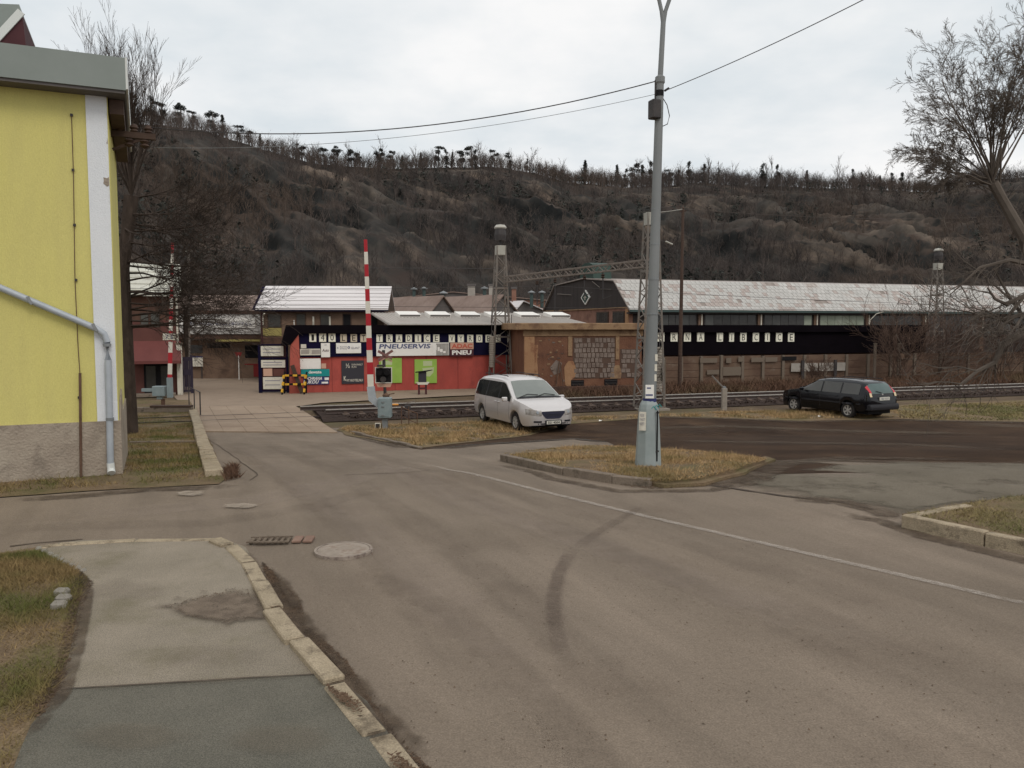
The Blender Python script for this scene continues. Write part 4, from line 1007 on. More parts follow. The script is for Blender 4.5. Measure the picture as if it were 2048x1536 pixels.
c = mixc(rm.outputs[0], c, mixc(nz_(0.05, 0.42, 0.6), (0.07, 0.063, 0.056), (0.15, 0.12, 0.095)))  # pale bare rock on rib tops; its tone also paints in relief light
l.new(c, bs.inputs['Base Color'])
me.materials.append(hm)
me.polygons.foreach_set('use_smooth', [True] * len(me.polygons)); me.update()
tag(child('hill', me, None), kind='structure')

# leafless wood on the slope: one mass
def grow_blades(V, T, p, d, L, w, depth, n, spread, up):
    e = p + d * L
    q = d.cross(Vector((random.gauss(0, 1), random.gauss(0, 1), random.gauss(0, 1)))).normalized() * w / 2
    b = len(V); V += [tuple(p - q), tuple(p + q), tuple(e)]; T.append((b, b + 1, b + 2))
    if depth <= 0: return
    for k in range(n):
        f = random.uniform(0.25, 0.98)
        ax = Vector((random.gauss(0, 1), random.gauss(0, 1), random.gauss(0, 1))); ax = (ax - d * ax.dot(d)).normalized()
        s_ = spread * random.uniform(0.5, 1.4)
        nd = (d * math.cos(s_) + ax * math.sin(s_) + Vector((0, 0, up))).normalized()
        grow_blades(V, T, p + d * (L * f), nd, L * random.uniform(0.35, 0.6), w * 0.55, depth - 1, max(2, n - 2), spread, up)
def proto_tree(seed, H, n=6, w=0.26, spread=0.62):
    random.seed(seed); V, T = [], []
    for k in range(random.choice((1, 1, 2))):
        grow_blades(V, T, Vector((random.gauss(0, .3), 0, -0.4)), Vector((random.gauss(0, .12), random.gauss(0, .12), 1)).normalized(), H * random.uniform(.7, .95), w, 3, n, spread, 0.12)
    return np.array(V), np.array(T)
protos = [proto_tree(100 + k, 7.5, 6) for k in range(7)]
random.seed(77)
Vs, Ts, base, tints = [], [], 0, []
placed = 0
while placed < 10200:
    crest = placed > 5600; right = placed > 8500
    s = random.uniform(0.93, 1.03) if crest else random.random() ** 0.8; a = random.uniform(0.03, 0.7) if right else random.uniform(-0.72, 0.8)
    p = hill_pt(a, s)
    if not crest and HILL_ROCK[0] > random.uniform(0.1, 0.5): continue
    dn = noise.noise(Vector((p.x * 0.012, p.y * 0.012, p.z * 0.03)))
    if dn < random.uniform(-0.6, 0.35) and not (crest and dn > -0.45): continue
    V, T = protos[random.randrange(7)]
    k = random.uniform(0.3, 0.9) * (1.25 if right else 1.05) * (1 + 0.6 * noise.noise(Vector((a * 22, 0, 8)))) if crest else random.uniform(0.5, 1.15); w = random.uniform(0, 6.28)
    c_, s_ = math.cos(w) * k, math.sin(w) * k
    W = np.empty_like(V)
    W[:, 0] = V[:, 0] * c_ - V[:, 1] * s_ + p.x; W[:, 1] = V[:, 0] * s_ + V[:, 1] * c_ + p.y; W[:, 2] = V[:, 2] * k + p.z
    Vs.append(W); Ts.append(T + base); base += len(V); placed += 1; tints.append(np.full(len(V), min(1, max(0, 0.5 + dn * 0.9 + random.gauss(0, .25)))))
o = child('hillside_wood', raw_mesh('hillside_wood', np.concatenate(Vs), np.concatenate(Ts), blade_mat('leafless_wood', (0.12, 0.095, 0.082), (0.058, 0.05, 0.047), (0.1, 0.075, 0.06), 0.012, 0.5, 0.66), np.concatenate(tints)), None); o['kind'] = 'stuff'
random.seed(91)
V, T = [], []; placed = 0
while placed < 620:                        # scattered dark evergreens on the slope, also one mass
    a = random.uniform(-0.6, 0.75); s = random.uniform(0.12, 0.95); p = hill_pt(a, s)
    if noise.noise(Vector((p.x * 0.015, p.y * 0.015, 9.0))) < random.uniform(-0.1, 0.45) or HILL_ROCK[0] > 0.25: continue
    H_ = random.uniform(3.0, 6.5)
    for k in range(26):
        z = random.uniform(0.1, 1) * H_; w = (1 - z / H_ * 0.75) * H_ * 0.22; q = p + Vector((random.gauss(0, w), random.gauss(0, w), z)); b = len(V)
        for j in range(3): V.append((q.x + random.gauss(0, .45), q.y + random.gauss(0, .45), q.z + random.gauss(0, .35)))
        T.append((b, b + 1, b + 2))
    placed += 1
o = child('hillside_evergreens', raw_mesh('hillside_evergreens', V, T, M['needle']), None); o['kind'] = 'stuff'

# trees standing on the skyline, one by one
def clump(V, T, c, r, n, sz):
    for k in range(n):
        d = Vector((random.gauss(0, 1), random.gauss(0, 1), random.gauss(0, 1))).normalized() * random.random() ** 0.4
        q = Vector((c.x + d.x * r[0], c.y + d.y * r[1], c.z + d.z * r[2])); b = len(V)
        for j in range(3):
            V.append((q.x + random.gauss(0, sz), q.y + random.gauss(0, sz), q.z + random.gauss(0, sz * 0.6)))
        T.append((b, b + 1, b + 2))
def pine_mesh(seed, kind):
    random.seed(seed)
    tr = MB(); V, T = [], []
    lean = random.gauss(0, .4)
    tr.tube([(0, 0, -1), (lean * 0.3, 0, 3), (lean, 0, 6.6)], [0.28, 0.22, 0.12], 5)
    if kind == 'flat':
        for k in range(random.randint(5, 8)):
            a = random.uniform(0, 6.28); z = random.uniform(2.4, 7.6); rr = random.uniform(0.3, 2.0) * (1.0 if z > 4.5 else 0.6)
            c0 = Vector((lean + math.cos(a) * rr, math.sin(a) * rr, z))
            tr.tube([(lean * z / 8, 0, z - 0.8), c0], [0.07, 0.04], 3)
            clump(V, T, c0, (random.uniform(.7, 1.6), random.uniform(.6, 1.3), random.uniform(.4, .9)), 170, 0.23)
    elif kind == 'spire':
        for k in range(9):
            z = 1.6 + k * 0.75; rr = (8.6 - z) * 0.24
            clump(V, T, Vector((lean * z / 8, 0, z)), (rr, rr, 0.45), 120, 0.22)
    else:
        for k in range(16):
            z = 0.4 + 7.4 * random.random(); a = random.uniform(0, 6.28); wd = 1.5 * (1 - (z / 8.8) ** 2) + 0.25; rr = random.uniform(0, wd * 0.7)
            clump(V, T, Vector((lean * z / 7 + math.cos(a) * rr, math.sin(a) * rr, z)), (wd * .6, wd * .6, 0.7), 80, 0.21)
    return tr.mesh('trunk', M['bark_ridge']), raw_mesh('crown', V, T, M['needle'])
PM = {k: [pine_mesh(200 + i + 30 * j, k) for i in range(9)] for j, k in enumerate(('flat', 'spire', 'round'))}
def bare_mesh(seed):
    V, T = proto_tree(seed, 6.6, 7, 0.3, 0.5)
    random.seed(seed)
    return MB().tube([(0, 0, -1.5), (0, 0, 1.6), (random.gauss(0, .1), 0, 3.6)], [.17, .14, .06], 4).mesh('trunk', M['bark_ridge']), raw_mesh('crown', V, T, M['bark_ridge'])
BM = [bare_mesh(300 + i) for i in range(10)]
LAND = [(0, 'above the house eave'), (300, 'on the high left shoulder'), (480, 'on the left hill slope'), (620, 'above the white roofed building'), (780, 'above the brown sheds'),
        (960, 'above the left lattice mast'), (1110, 'above the dark hall gable'), (1290, 'beside the lamp post'), (1400, 'above the pale hall roof'), (1560, 'above the black car'), (1760, 'left of the leaning tree'), (1900, 'behind the leaning tree')]
def where(x): return [t for lo, t in LAND if x >= lo][-1]
def ridge_tree(x, hpx, kind, idx, tail):
    a = (x - 1024) / F_PX; s = random.uniform(0.965, 1.0); p = hill_pt(a, s)
    k = hpx * (1.0 if kind == 'bare' else 1.1) / F_PX * p.y
    if kind != 'bare': p.z += 0.0
    if kind == 'bare': tm, cmx = BM[(idx * 7) % 10]; H = 7.2; nm, cat, grp = 'bare_tree', 'tree', 'bare trees along the hill crest'
    else: tm, cmx = PM[kind][(idx * 5) % 9]; H = 8.2; nm, cat, grp = 'pine_tree', 'pine tree', 'pines along the hill crest'
    word = {'flat': 'dark flat-topped pine', 'spire': 'dark narrow pointed conifer', 'round': 'dark bushy pine', 'bare': 'fine-twigged bare tree'}[kind]
    t = thing(nm, word + ' on the skyline ' + where(x) + tail, cat, p, random.uniform(0, 6.28), grp)
    t.scale = (k / H,) * 3
    child('trunk', tm, t); child('crown', cmx, t)
PINES = [(282, 52, 'round'), (318, 55, 'round'), (338, 48, 'flat'), (376, 50, 'flat'), (398, 36, 'flat'), (440, 48, 'flat'), (458, 40, 'round'), (486, 36, 'flat'), (508, 28, 'flat'), (530, 28, 'spire'), (545, 22, 'round'), (610, 34, 'flat'), (604, 24, 'round'),
         (655, 34, 'flat'), (672, 36, 'flat'), (708, 36, 'flat'), (724, 38, 'flat'), (762, 40, 'flat'), (786, 34, 'flat'), (808, 26, 'spire'), (844, 30, 'spire'), (880, 42, 'flat'), (896, 36, 'round'), (906, 30, 'spire'), (926, 40, 'flat'), (945, 42, 'flat'), (952, 34, 'round'),
         (990, 34, 'flat'), (1020, 30, 'flat'), (1054, 24, 'round'), (1167, 44, 'spire'), (1231, 40, 'spire'), (1243, 34, 'round'), (1266, 44, 'flat'), (1280, 40, 'round'), (1297, 44, 'round'), (1334, 32, 'flat'), (1352, 28, 'round'), (1372, 44, 'round'), (1402, 34, 'round'), (1430, 30, 'round'),
         (1518, 46, 'round'), (1546, 38, 'round'), (1604, 32, 'spire'), (1695, 36, 'round'), (1712, 30, 'round'), (1772, 34, 'round'), (1792, 36, 'round'), (1748, 28, 'spire'), (1840, 26, 'round')]
ORD = ['first', 'second', 'third', 'fourth', 'fifth', 'sixth', 'seventh', 'eighth', 'ninth', 'tenth', 'eleventh', 'twelfth', 'thirteenth', 'fourteenth', 'fifteenth', 'sixteenth', 'seventeenth', 'eighteenth', 'nineteenth', 'twentieth']
random.seed(42)
ALL = [(x, h, k) for x, h, k in PINES] + [(270 + i * 12.6 + random.gauss(0, 11), random.choice((16, 22, 28, 34, 40, 50)) * random.uniform(0.85, 1.1) * (1.0 if i > 23 else 0.75), 'bare') for i in range(132)]
ALL.sort()
seen = {}; tot = {}
for x, h, k in ALL: tot[(where(x), k)] = tot.get((where(x), k), 0) + 1
for i, (x, h, k) in enumerate(ALL):
    key = (where(x), k); seen[key] = seen.get(key, 0) + 1
    ridge_tree(x, h, k, i, '' if tot[key] == 1 else ', %s from left' % ORD[seen[key] - 1])

# ------------------------------------------------------------------ yellow house
H = Frame(gp(242, 949), 24.6)
house = thing('house', 'yellow rendered house with white corner strip and diagonal drain pipe at the left edge', 'house', H.o, H.a)
zt = H.Z(100, 160) + 0.06
zp = H.Z(120, 846)
xr = 0.0
MB().box(-13, xr, 0, 4.6, 0, zt).build('wall', M['yellow'], house)
xw = H.X(182, 500)
MB().box(xw, xr - 0.015, -0.03, 0.02, zp + 0.002, zt - 0.07).build('corner_strip', M['white_render'], house)
pl = MB().box(-13, xr + 0.03, -0.035, 4.6, -0.6, zp)
pl.build('plinth', M['plinth'], house)
pb = MB().prismx([(0.1, zp), (1.6, zp), (1.4, zp + 0.45), (0.4, zp + 0.3)], xr + 0.003, xr + 0.03)
pb.build('plinth_render', M['plinth'], house)
zf0 = H.Z(100, 164, -0.4); zf1 = H.Z(100, 97, -0.4); xe = H.X(251, 150, -0.4)
slab = MB().box(-13.5, xe, -0.4, 4.9, zf0, zf1)
slab.build('roof', M['fascia'], house)
MB().box(xe, xe + 0.03, -0.4, 4.9, zf0 + 0.02, zf1 + 0.005).build('edge_trim', M['fascia_light'], house)
MB().box(-13.5, xe - 0.02, -0.37, 4.85, zf0 - 0.05, zf0 - 0.002).build('soffit', M['grey_clad'], house)
MB().box(xr + 0.02, xe - 0.05, 0.05, 4.5, zf0 - 0.3, zf0 - 0.06).build('eaves_board', M['brown_wood'], house)
# dormer on the roof
o2 = 2.0
dp = [H.hit(x, y, o2) for x, y in ((-160, 95), (-160, 40), (0, 82), (44, 26), (58, 92))]
dm = MB().prism([dp[2], (dp[3][0] - 0.06, dp[3][1] - 0.08), dp[3], (dp[4][0], zf1 - 0.02), (dp[2][0], zf1 - 0.02)], o2, o2 + 2.6)
dormer = dm.build('dormer', M['maroon'], house)
q0 = H.hit(-60, 130, o2); q1 = H.hit(42, 22, o2); q2 = H.hit(38, 8, o2); q3 = H.hit(-120, 2, o2)
MB().prism([q0, q1, q2, q3], o2 + 0.02, o2 + 2.6).build('roof_slab', M['fascia'], dormer)
b0_, b1_ = H.hit(-30, 103, o2), H.hit(43, 24, o2)
MB().bar((b0_[0], o2 - 0.02, b0_[1]), (b1_[0], o2 - 0.02, b1_[1]), 0.04, 0.13).build('barge_board', M['fascia_light'], dormer)
# drain pipe
def hp(x, y, off): X, Z = H.hit(x, y, off); return Vector((X, off, Z))
pth = [hp(-260, 448, -0.1), hp(-10, 571, -0.1), hp(150, 639, -0.1), hp(192, 657, -0.1), hp(208, 668, -0.1), hp(214, 684, -0.1), hp(216, 720, -0.1), hp(219, 830, -0.1), hp(221, 930, -0.1)]
dpipe = MB().tube(pth, 0.055, 12).build('drain_pipe', M['galv'], house, smooth=True)
MB().tube([hp(221, 926, -0.1), hp(222, 938, -0.1), hp(223, 946, -0.16)], [0.062, 0.062, 0.066], 12).build('outlet', M['fascia_light'], dpipe, smooth=True)
for (x, y) in ((214, 690), (220, 838)):
    p = hp(x, y, -0.1); MB().lathe([(0.064, -0.025), (0.064, 0.025)], 12, p).build('clamp', M['galv_dark'], dpipe)
for (x, y) in ((60, 601), (190, 655)):
    p = hp(x, y, -0.1); MB().bar(p + Vector((-0.02, 0, -0.01)), p + Vector((0.02, 0, 0.01)), 0.14, 0.14).build('clamp', M['galv_dark'], dpipe)
# lightning conductor
lc = MB().tube([hp(143, 228, -0.03), hp(147, 350, -0.035), hp(150, 560, -0.03), hp(156, 690, -0.03), hp(160, 748, -0.04)], 0.007, 5)
lc = lc.build('lightning_conductor', M['rust'], house)
MB().tube([hp(160, 746, -0.05), hp(161, 850, -0.06), hp(162, 955, -0.06)], 0.022, 7).build('guard_tube', M['rust'], lc)
for y in (230, 340, 450, 560, 795, 895):
    p = hp(143 + (y - 228) * 0.027, y, -0.02); MB().box(p.x - 0.02, p.x + 0.02, -0.04, 0.0, p.z - 0.02, p.z + 0.02).build('fixing', M['dark_metal'], lc)
# chipped render on the corner
random.seed(3)
for (x, y, s) in ((219, 283, .07), (214, 362, .09), (229, 365, .05), (231, 378, .05), (235, 395, .04), (238, 405, .03), (231, 233, .06), (222, 300, .05)):
    X, Z = H.hit(x, y)
    pts = [(X + math.cos(i) * s * random.uniform(.4, 1.2) * 0.8, Z + math.sin(i) * s * random.uniform(.4, 1.2)) for i in [k * 0.785 for k in range(8)]]
    pts = [(min(px_, -0.02), pz_) for px_, pz_ in pts]
    MB().prism(pts, -0.036, -0.028).build('chipped_patch', M['plinth'], house)
# bracket with insulators on the side wall
br = MB().box(-0.12, 0.75, 1.2, 1.3, H.Z(250, 274, 1.2), H.Z(250, 262, 1.2))
br.bar((0.02, 1.25, H.Z(250, 300, 1.2)), (0.6, 1.25, H.Z(250, 270, 1.2)), 0.05)
brk = br.build('wire_bracket', M['brown_wood'], house)
for k in range(3):
    z = H.Z(250, 262, 1.2)
    MB().lathe([(0.05, 0), (0.075, 0.02), (0.055, 0.05), (0.08, 0.08), (0.05, 0.14), (0.0, 0.16)], 10, (0.15 + k * 0.24, 1.25, z)).build('insulator', M['brown_wood'], brk, smooth=True)
for k in range(2):
    MB().lathe([(0.05, 0), (0.09, -0.03), (0.05, -0.07), (0.09, -0.11), (0.0, -0.16)], 10, (0.3 + k * 0.26, 1.25, H.Z(250, 276, 1.2))).build('insulator', M['brown_wood'], brk, smooth=True)
BRK = H.o + H.u * 0.63 + H.n * 1.25 + Vector((0, 0, H.Z(250, 262, 1.2) + 0.12))

# low wall and rail beside the lane
lw = Frame(gp(258, 826), 2)
t = thing('low_wall', 'low concrete kerb wall across the grass strip behind the yellow house', 'wall', lw.o, lw.a)
MB().box(lw.X(262, 822), lw.X(383, 822), 0, 0.25, -0.1, 0.22).build('wall', M['kerb_dark'], t, bevel=0.01)
MB().box(lw.X(300, 822), lw.X(382, 822), -0.02, 0.28, 0.223, 0.3).build('coping', M['brown_wood'], t)
lw = Frame(gp(258, 888), 3)
t = thing('low_wall', 'low stone edging across the grass halfway down the lane', 'wall', lw.o, lw.a)
MB().box(lw.X(258, 885), lw.X(405, 885), 0, 0.1, -0.05, 0.07).build('wall', M['kerb_dark'], t, bevel=0.01)
_a, _b = gp(401, 832), gp(372, 812)
rl = Frame(_a, math.degrees(math.atan2(_b.y - _a.y, _b.x - _a.x)))
t = thing('guard_rail', 'low dark pipe guard rail beside the crossing on the left', 'railing', rl.o, rl.a)
MB().tube([(0, 0, 0), (0, 0, 0.95), (3.4, 0, 0.95)], 0.025, 6).build('rail', M['dark_metal'], t)
for x in (1.7, 3.4): MB().tube([(x, 0, 0), (x, 0, 0.94)], 0.022, 6).build('post', M['dark_metal'], t)

# ------------------------------------------------------------------ gatehouse (red kiosk) behind the house
K = Frame(gp(244, 792), 22)
kio = thing('gatehouse', 'small two storey brick gatehouse with red awning behind the yellow house', 'gatehouse', K.o, K.a)
x0, x1 = K.X(225), K.X(358, 700)
ze = K.Z(300, 592); zr = K.Z(300, 530, 2.2)
MB().box(x0, x1, 0, 5, 0, K.Z(300, 640)).build('lower_wall', M['kiosk_red'], kio)
MB().box(x0, x1, 0.01, 4.99, K.Z(300, 640), ze).build('upper_wall', M['brick_dark'], kio)
rf = MB().prismx([(-0.4, ze - 0.02), (-0.4, ze + 0.1), (2.5, zr + 0.1), (5.4, ze + 0.1), (5.4, ze - 0.02), (2.5, zr)], x0 - 0.2, K.X(362, 590))
rfo = rf.build('roof', M['kiosk_roof'], kio)
for k in range(5):
    f = (k + 0.5) / 5; yy = -0.4 + 2.9 * f; zz = ze + 0.1 + (zr - ze) * f
    MB().box(x0 - 0.2, K.X(362, 590), yy - 0.02, yy + 0.02, zz + 0.005, zz + 0.05).build('batten', M['kiosk_roof'], rfo)
MB().prismx([(-1.2, K.Z(300, 728, -1.2)), (-1.2, K.Z(300, 722, -1.2)), (-0.02, K.Z(300, 682)), (-0.02, K.Z(300, 728))], K.X(262, 700, -1), K.X(362, 700, -1)).build('awning', M['awning'], kio)
dx0, dx1 = K.X(288, 750), K.X(343, 750)
door = MB().box(dx0, dx1, -0.03, 0.0, 0.05, K.Z(300, 728)).build('door', M['black'], kio)
MB().box(dx0 + 0.1, dx0 + 0.55, -0.05, -0.03, 0.3, 1.5).build('pane', M['glass_dark'], door)
MB().box(dx1 - 0.5, dx1 - 0.1, -0.05, -0.03, 0.3, 1.5).build('pane', M['glass_dark'], door)
for (a_, b_) in ((282, 300), (302, 322)):
    w = MB().box(K.X(a_), K.X(b_), -0.02, 0.0, K.Z(300, 655), K.Z(300, 625)).build('window', M['brown_wood'], kio)
    MB().box(K.X(a_) + 0.05, K.X(b_) - 0.05, -0.03, -0.021, K.Z(300, 655) + 0.05, K.Z(300, 625) - 0.05).build('pane', M['glass_grey'], w)
MB().tube([(x1 - 0.05, -0.08, 0), (x1 - 0.05, -0.08, ze)], 0.05, 8).build('drain_pipe', M['sign_cream'], kio)
MB().box(K.X(270, 790), K.X(352, 790), -1.2, -0.01, 0, 0.12).build('step', M['kerb_dark'], kio)

# gate leaf
G = Frame(gp(366, 787), 20)
gate = thing('gate_leaf', 'dark open gate leaf with vertical bars beside the gatehouse', 'gate', G.o, G.a)
gx0, gx1 = 0.0, G.X(386, 750); gz = G.Z(370, 714)
fr = MB().box(gx0, gx0 + 0.07, -0.03, 0.03, 0.05, gz).box(gx1 - 0.12, gx1, -0.05, 0.05, 0.0, gz + 0.1).box(gx0, gx1, -0.03, 0.03, 0.08, 0.18).box(gx0, gx1, -0.03, 0.03, gz * 0.5, gz * 0.5 + 0.3).box(gx0, gx1, -0.03, 0.03, gz - 0.2, gz)
fr.build('frame', M['gate_navy'], gate)
for k in range(4):
    x = gx0 + 0.07 + (gx1 - gx0 - 0.19) * (k + 0.5) / 4
    MB().box(x - 0.03, x + 0.03, -0.015, 0.015, 0.18, gz - 0.2).build('bar', M['gate_navy'], gate)

# ------------------------------------------------------------------ canopy building with the company sign
Bf = Frame(gp(366, 757) * Vector((1, 1, 1)), 5)
bld = thing('factory_entrance_building', 'long low factory building with white company sign across its front', 'factory building', Bf.o, Bf.a)
bx0, bx1 = Bf.X(340), Bf.X(560)
MB().box(bx0, bx1, 0, 8, 0, Bf.Z(450, 668)).build('wall', M['brown_wall'], bld)
MB().box(bx0, bx1 - 0.1, -1.0, 8, Bf.Z(450, 668, -1), Bf.Z(450, 628, -1)).build('canopy', M['band'], bld)
MB().box(bx0, bx1, -1.05, 8.2, Bf.Z(450, 628, -1) + 0.002, Bf.Z(450, 621, -1)).build('roof_edge', M['brick_dark'], bld)
MB().box(bx0, bx1 - 0.05, -0.9, -0.02, Bf.Z(450, 678, -0.9), Bf.Z(450, 668, -0.9) - 0.004).build('beam', M['brick_dark'], bld)
MB().box(Bf.X(440), bx1 - 0.05, -1.0, -0.91, Bf.Z(450, 683, -1), Bf.Z(450, 679, -1)).build('trim', M['ochre_trim'], bld)
MB().prismx([(0, Bf.Z(450, 621, -1)), (4, Bf.Z(450, 590, 4)), (9, Bf.Z(450, 590, 4)), (9, Bf.Z(450, 621, -1))], bx0, bx1).build('roof', M['brown_roof'], bld)
sg = MB().box(Bf.X(374), Bf.X(519), -1.06, -1.002, Bf.Z(450, 656, -1), Bf.Z(450, 637, -1)).build('sign_board', M['sign_white'], bld)
sx = (Bf.X(388) + Bf.X(512)) / 2
lettering(sg, 'ŠROUBÁRNA A MSV LIBČICE a. s.', sx, -1.064, Bf.Z(450, 646.5, -1), Bf.X(512) - Bf.X(388), 0.26, M['slate_text'], 0.012)
for (a_, b_, c_, d_, mt) in ((372, 405, 690, 706, 'glass_dark'), (415, 460, 686, 696, 'black'), (490, 518, 690, 716, 'black')):
    MB().box(Bf.X(a_), Bf.X(b_), -0.03, 0.0, Bf.Z(450, d_), Bf.Z(450, c_)).build('window', M[mt], bld)
o = MB().box(-0.9, 0.9, -0.05, 0.05, 0.0, 0.9)
t = thing('notice_board', 'pale blue topped notice board standing behind the gate leaf', 'notice board', Vector((at(390, 728, 54).x, 54, -1)))
for x in (-0.5, 0.45): MB().box(x - 0.03, x + 0.03, -0.03, 0.03, 0, 1.2).build('leg', M['dark_metal'], t)
MB().box(-0.6, 0.55, -0.05, -0.03, 0.82, 1.42).build('panel', M['sign_cream'], t)
MB().box(-0.6, 0.55, -0.052, -0.03, 1.424, 1.5).build('header', M['navy'], t)
t = thing('road_sign_post', 'pale post with red brown sign head inside the factory gate', 'sign', Vector((at(478, 742, 53).x, 53, -1)))
MB().tube([(0, 0, 0), (0, 0, 1.6)], 0.035, 8).build('post', M['sign_white'], t)
MB().prism([(-0.25, 1.8), (0.25, 1.8), (0.12, 1.55), (-0.12, 1.55)], -0.03, 0.03).build('sign_head', M['box_red'], t)
bp_ = gp(502, 742); t = thing('bin', 'red metal bin against the factory wall behind the gate', 'bin', Vector((at(500, 742, 55).x, 55, -1)))
MB().prism([(-0.95, 0.1), (0.95, 0.1), (1.1, 0.9), (-1.1, 0.9)], -0.5, 0.5).build('body', M['box_red'], t)
MB().box(-1.12, 1.12, -0.55, 0.55, 0.9, 0.98).build('lid', M['box_red'], t)
for x in (-0.8, 0.8): MB().box(x - 0.1, x + 0.1, -0.4, 0.4, 0, 0.1).build('foot', M['dark_metal'], t)

# ------------------------------------------------------------------ white roofed building
W = Frame(Vector((at(520, 760, 50).x, 50, -1)), 4)
wb = thing('white_roofed_building', 'ochre building with bright white gabled sheet roof behind the red wall', 'building', W.o, W.a)
wx0, wx1 = W.X(521, 640), W.X(768, 640)
we = W.Z(640, 619); wr = W.Z(640, 573, 2.4)
MB().box(wx0, wx1, 0, 4.8, 0, we).build('wall', M['brown_wall'], wb)
for i, (a_, b_) in enumerate(((525, 545),)):
    MB().box(W.X(a_), W.X(564), -0.04, -0.002, W.Z(530, 672), W.Z(530, 656)).build('render_band', M['ochre_trim'], wb)
xa, xb = W.X(499, 617, -0.5), W.X(776, 617, -0.5)
n_ = 6
w2 = MB().prismx([(-0.5, we - 0.03), (-0.5, we + 0.06), (2.4, wr), (5.3, we + 0.06), (5.3, we - 0.03), (2.4, wr - 0.1)], xa + 0.35, xb).build('roof', M['white_roof'], wb)
for k in range(n_):
    f0, f1 = k / n_, (k + 1) / n_
    y0_, y1_ = -0.52 + 2.92 * f0, -0.52 + 2.92 * f1; z0_, z1_ = we + 0.065 + (wr - we - 0.055) * f0, we + 0.065 + (wr - we - 0.055) * f1
    MB().add([(xa + 0.33, y0_, z0_ + 0.022), (xb + 0.02, y0_, z0_ + 0.022), (xb + 0.02, y1_ + 0.06, z1_ + 0.02), (xa + 0.33, y1_ + 0.06, z1_ + 0.02),
              (xa + 0.33, y0_, z0_ + 0.02), (xb + 0.02, y0_, z0_ + 0.02), (xb + 0.02, y1_ + 0.06, z1_ + 0.005), (xa + 0.33, y1_ + 0.06, z1_ + 0.005)],
             [(0, 1, 2, 3), (7, 6, 5, 4), (0, 4, 5, 1), (1, 5, 6, 2), (2, 6, 7, 3), (3, 7, 4, 0)]).build('roof_sheet', M['white_roof'], w2)
MB().prismx([(-0.45, we - 0.04), (2.4, wr - 0.03), (5.2, we - 0.04)], xa + 0.12, xa + 0.33).build('gable_board', M['navy_board'], wb)
MB().box(xa + 0.3, xb, -0.47, -0.1, we - 0.12, we - 0.035).build('eaves_board', M['navy_board'], wb)
for (a_, b_, mt) in ((535, 563, 'glass_dark'), (592, 612, 'glass_dark'), (640, 660, 'glass_dark'), (685, 703, 'black'), (742, 756, 'black')):
    w = MB().box(W.X(a_, 640), W.X(b_, 640), -0.05, -0.002, W.Z(640, 655), W.Z(640, 627)).build('window', M['brown_wood'], wb)
    MB().box(W.X(a_, 640) + 0.06, W.X(b_, 640) - 0.06, -0.06, -0.051, W.Z(640, 654), W.Z(640, 629)).build('pane', M[mt], w)
MB().tube([(wx0 + 0.1, -0.1, 0), (wx0 + 0.1, -0.1, we - 0.1)], 0.05, 7).build('drain_pipe', M['maroon'], wb)
lp_ = MB().bar((W.X(527, 640), -0.12, W.Z(527, 650)), (W.X(527, 640), -0.12, W.Z(527, 632)), 0.07).bar((W.X(527, 640), -0.12, W.Z(527, 632)), (W.X(533, 640), -0.5, W.Z(527, 627)), 0.07)
lp_.build('wall_lamp', M['sign_cream'], wb)
for x in (627, 660):
    MB().box(W.X(x, 640) - 0.05, W.X(x, 640) + 0.05, -0.08, -0.003, W.Z(640, 650), W.Z(640, 633)).build('pilaster', M['sign_cream'], wb)
MB().box(W.X(521), W.X(566), -0.03, -0.002, 0, W.Z(530, 675)).build('lower_wall', M['brick_dark'], wb)

# ------------------------------------------------------------------ black fronted factory shed with letter plates
S = Frame(gp(600, 786), 18)
shed = thing('factory_shed', 'long factory shed with black front board of cream letter plates over a red wall', 'factory shed', S.o, S.a)
sx0 = S.X(600, 750)
sxe = S.X(1850, 680)
zb0 = S.Z(620, 714); zb1 = S.Z(620, 650, -0.5)
zbr = S.Z(1500, 710); 
xm = S.X(1075, 700)
# red wall panels
xs = [S.X(x, 750) for x in (601, 664, 727, 790, 853, 916, 980, 1080)]
for k in range(len(xs) - 1):
    MB().box(xs[k] + 0.006, xs[k + 1] - 0.006, 0.0, 0.25, 0, zb0 - 0.003).build('wall_panel', M['red_wall'], shed, bevel=0.012)
MB().box(sx0, xm, 0.02, 0.2, -0.1, zb0 - 0.02).build('wall_core', M['maroon'], shed)
MB().prism([(S.X(578, 750), 0), (S.X(602, 750), 0), (S.X(596, 660), S.Z(590, 657)), (S.X(581, 660), S.Z(590, 657))], -0.25, 0.2).build('end_pier', M['red_pier'], shed)
MB().tube([(S.X(588, 650), -0.1, S.Z(590, 657)), (S.X(588, 650), -0.1, S.Z(590, 640))], 0.02, 5).build('end_rod', M['sign_white'], shed)
# front board: navy along the letters on the left, black top and right
zl = S.Z(620, 667)
MB().box(sx0, xm, -0.1, 0.25, zb0, zl - 0.002).build('front_board', M['navy_board'], shed)
MB().box(xm + 0.003, sxe, -0.1, 0.25, zb0 - 0.15, zl - 0.002).build('front_board', M['black_board'], shed)
x560 = S.X(562, 690, -0.6)
MB().prism([(S.X(562, 690), S.Z(562, 690)), (S.X(572, 650), zb1), (sxe, zb1), (sxe, zl), (S.X(598, 667), zl), (S.X(580, 672), S.Z(580, 690))], -0.3, 0.26).build('overhang', M['black_board'], shed)
zr0 = zb1 + 0.02
zrb = S.Z(900, 626, 6.5)
xro0, xro1 = S.X(764, 640, 2), S.X(1146, 640, 2)
MB().prismx([(-0.62, zb1 + 0.003), (-0.62, zr0 + 0.03), (6.5, zrb), (6.5, zrb - 0.1), (0, zb1 + 0.003)], xro0, xro1).build('roof', M['dull_roof'], shed)
nrib = 60
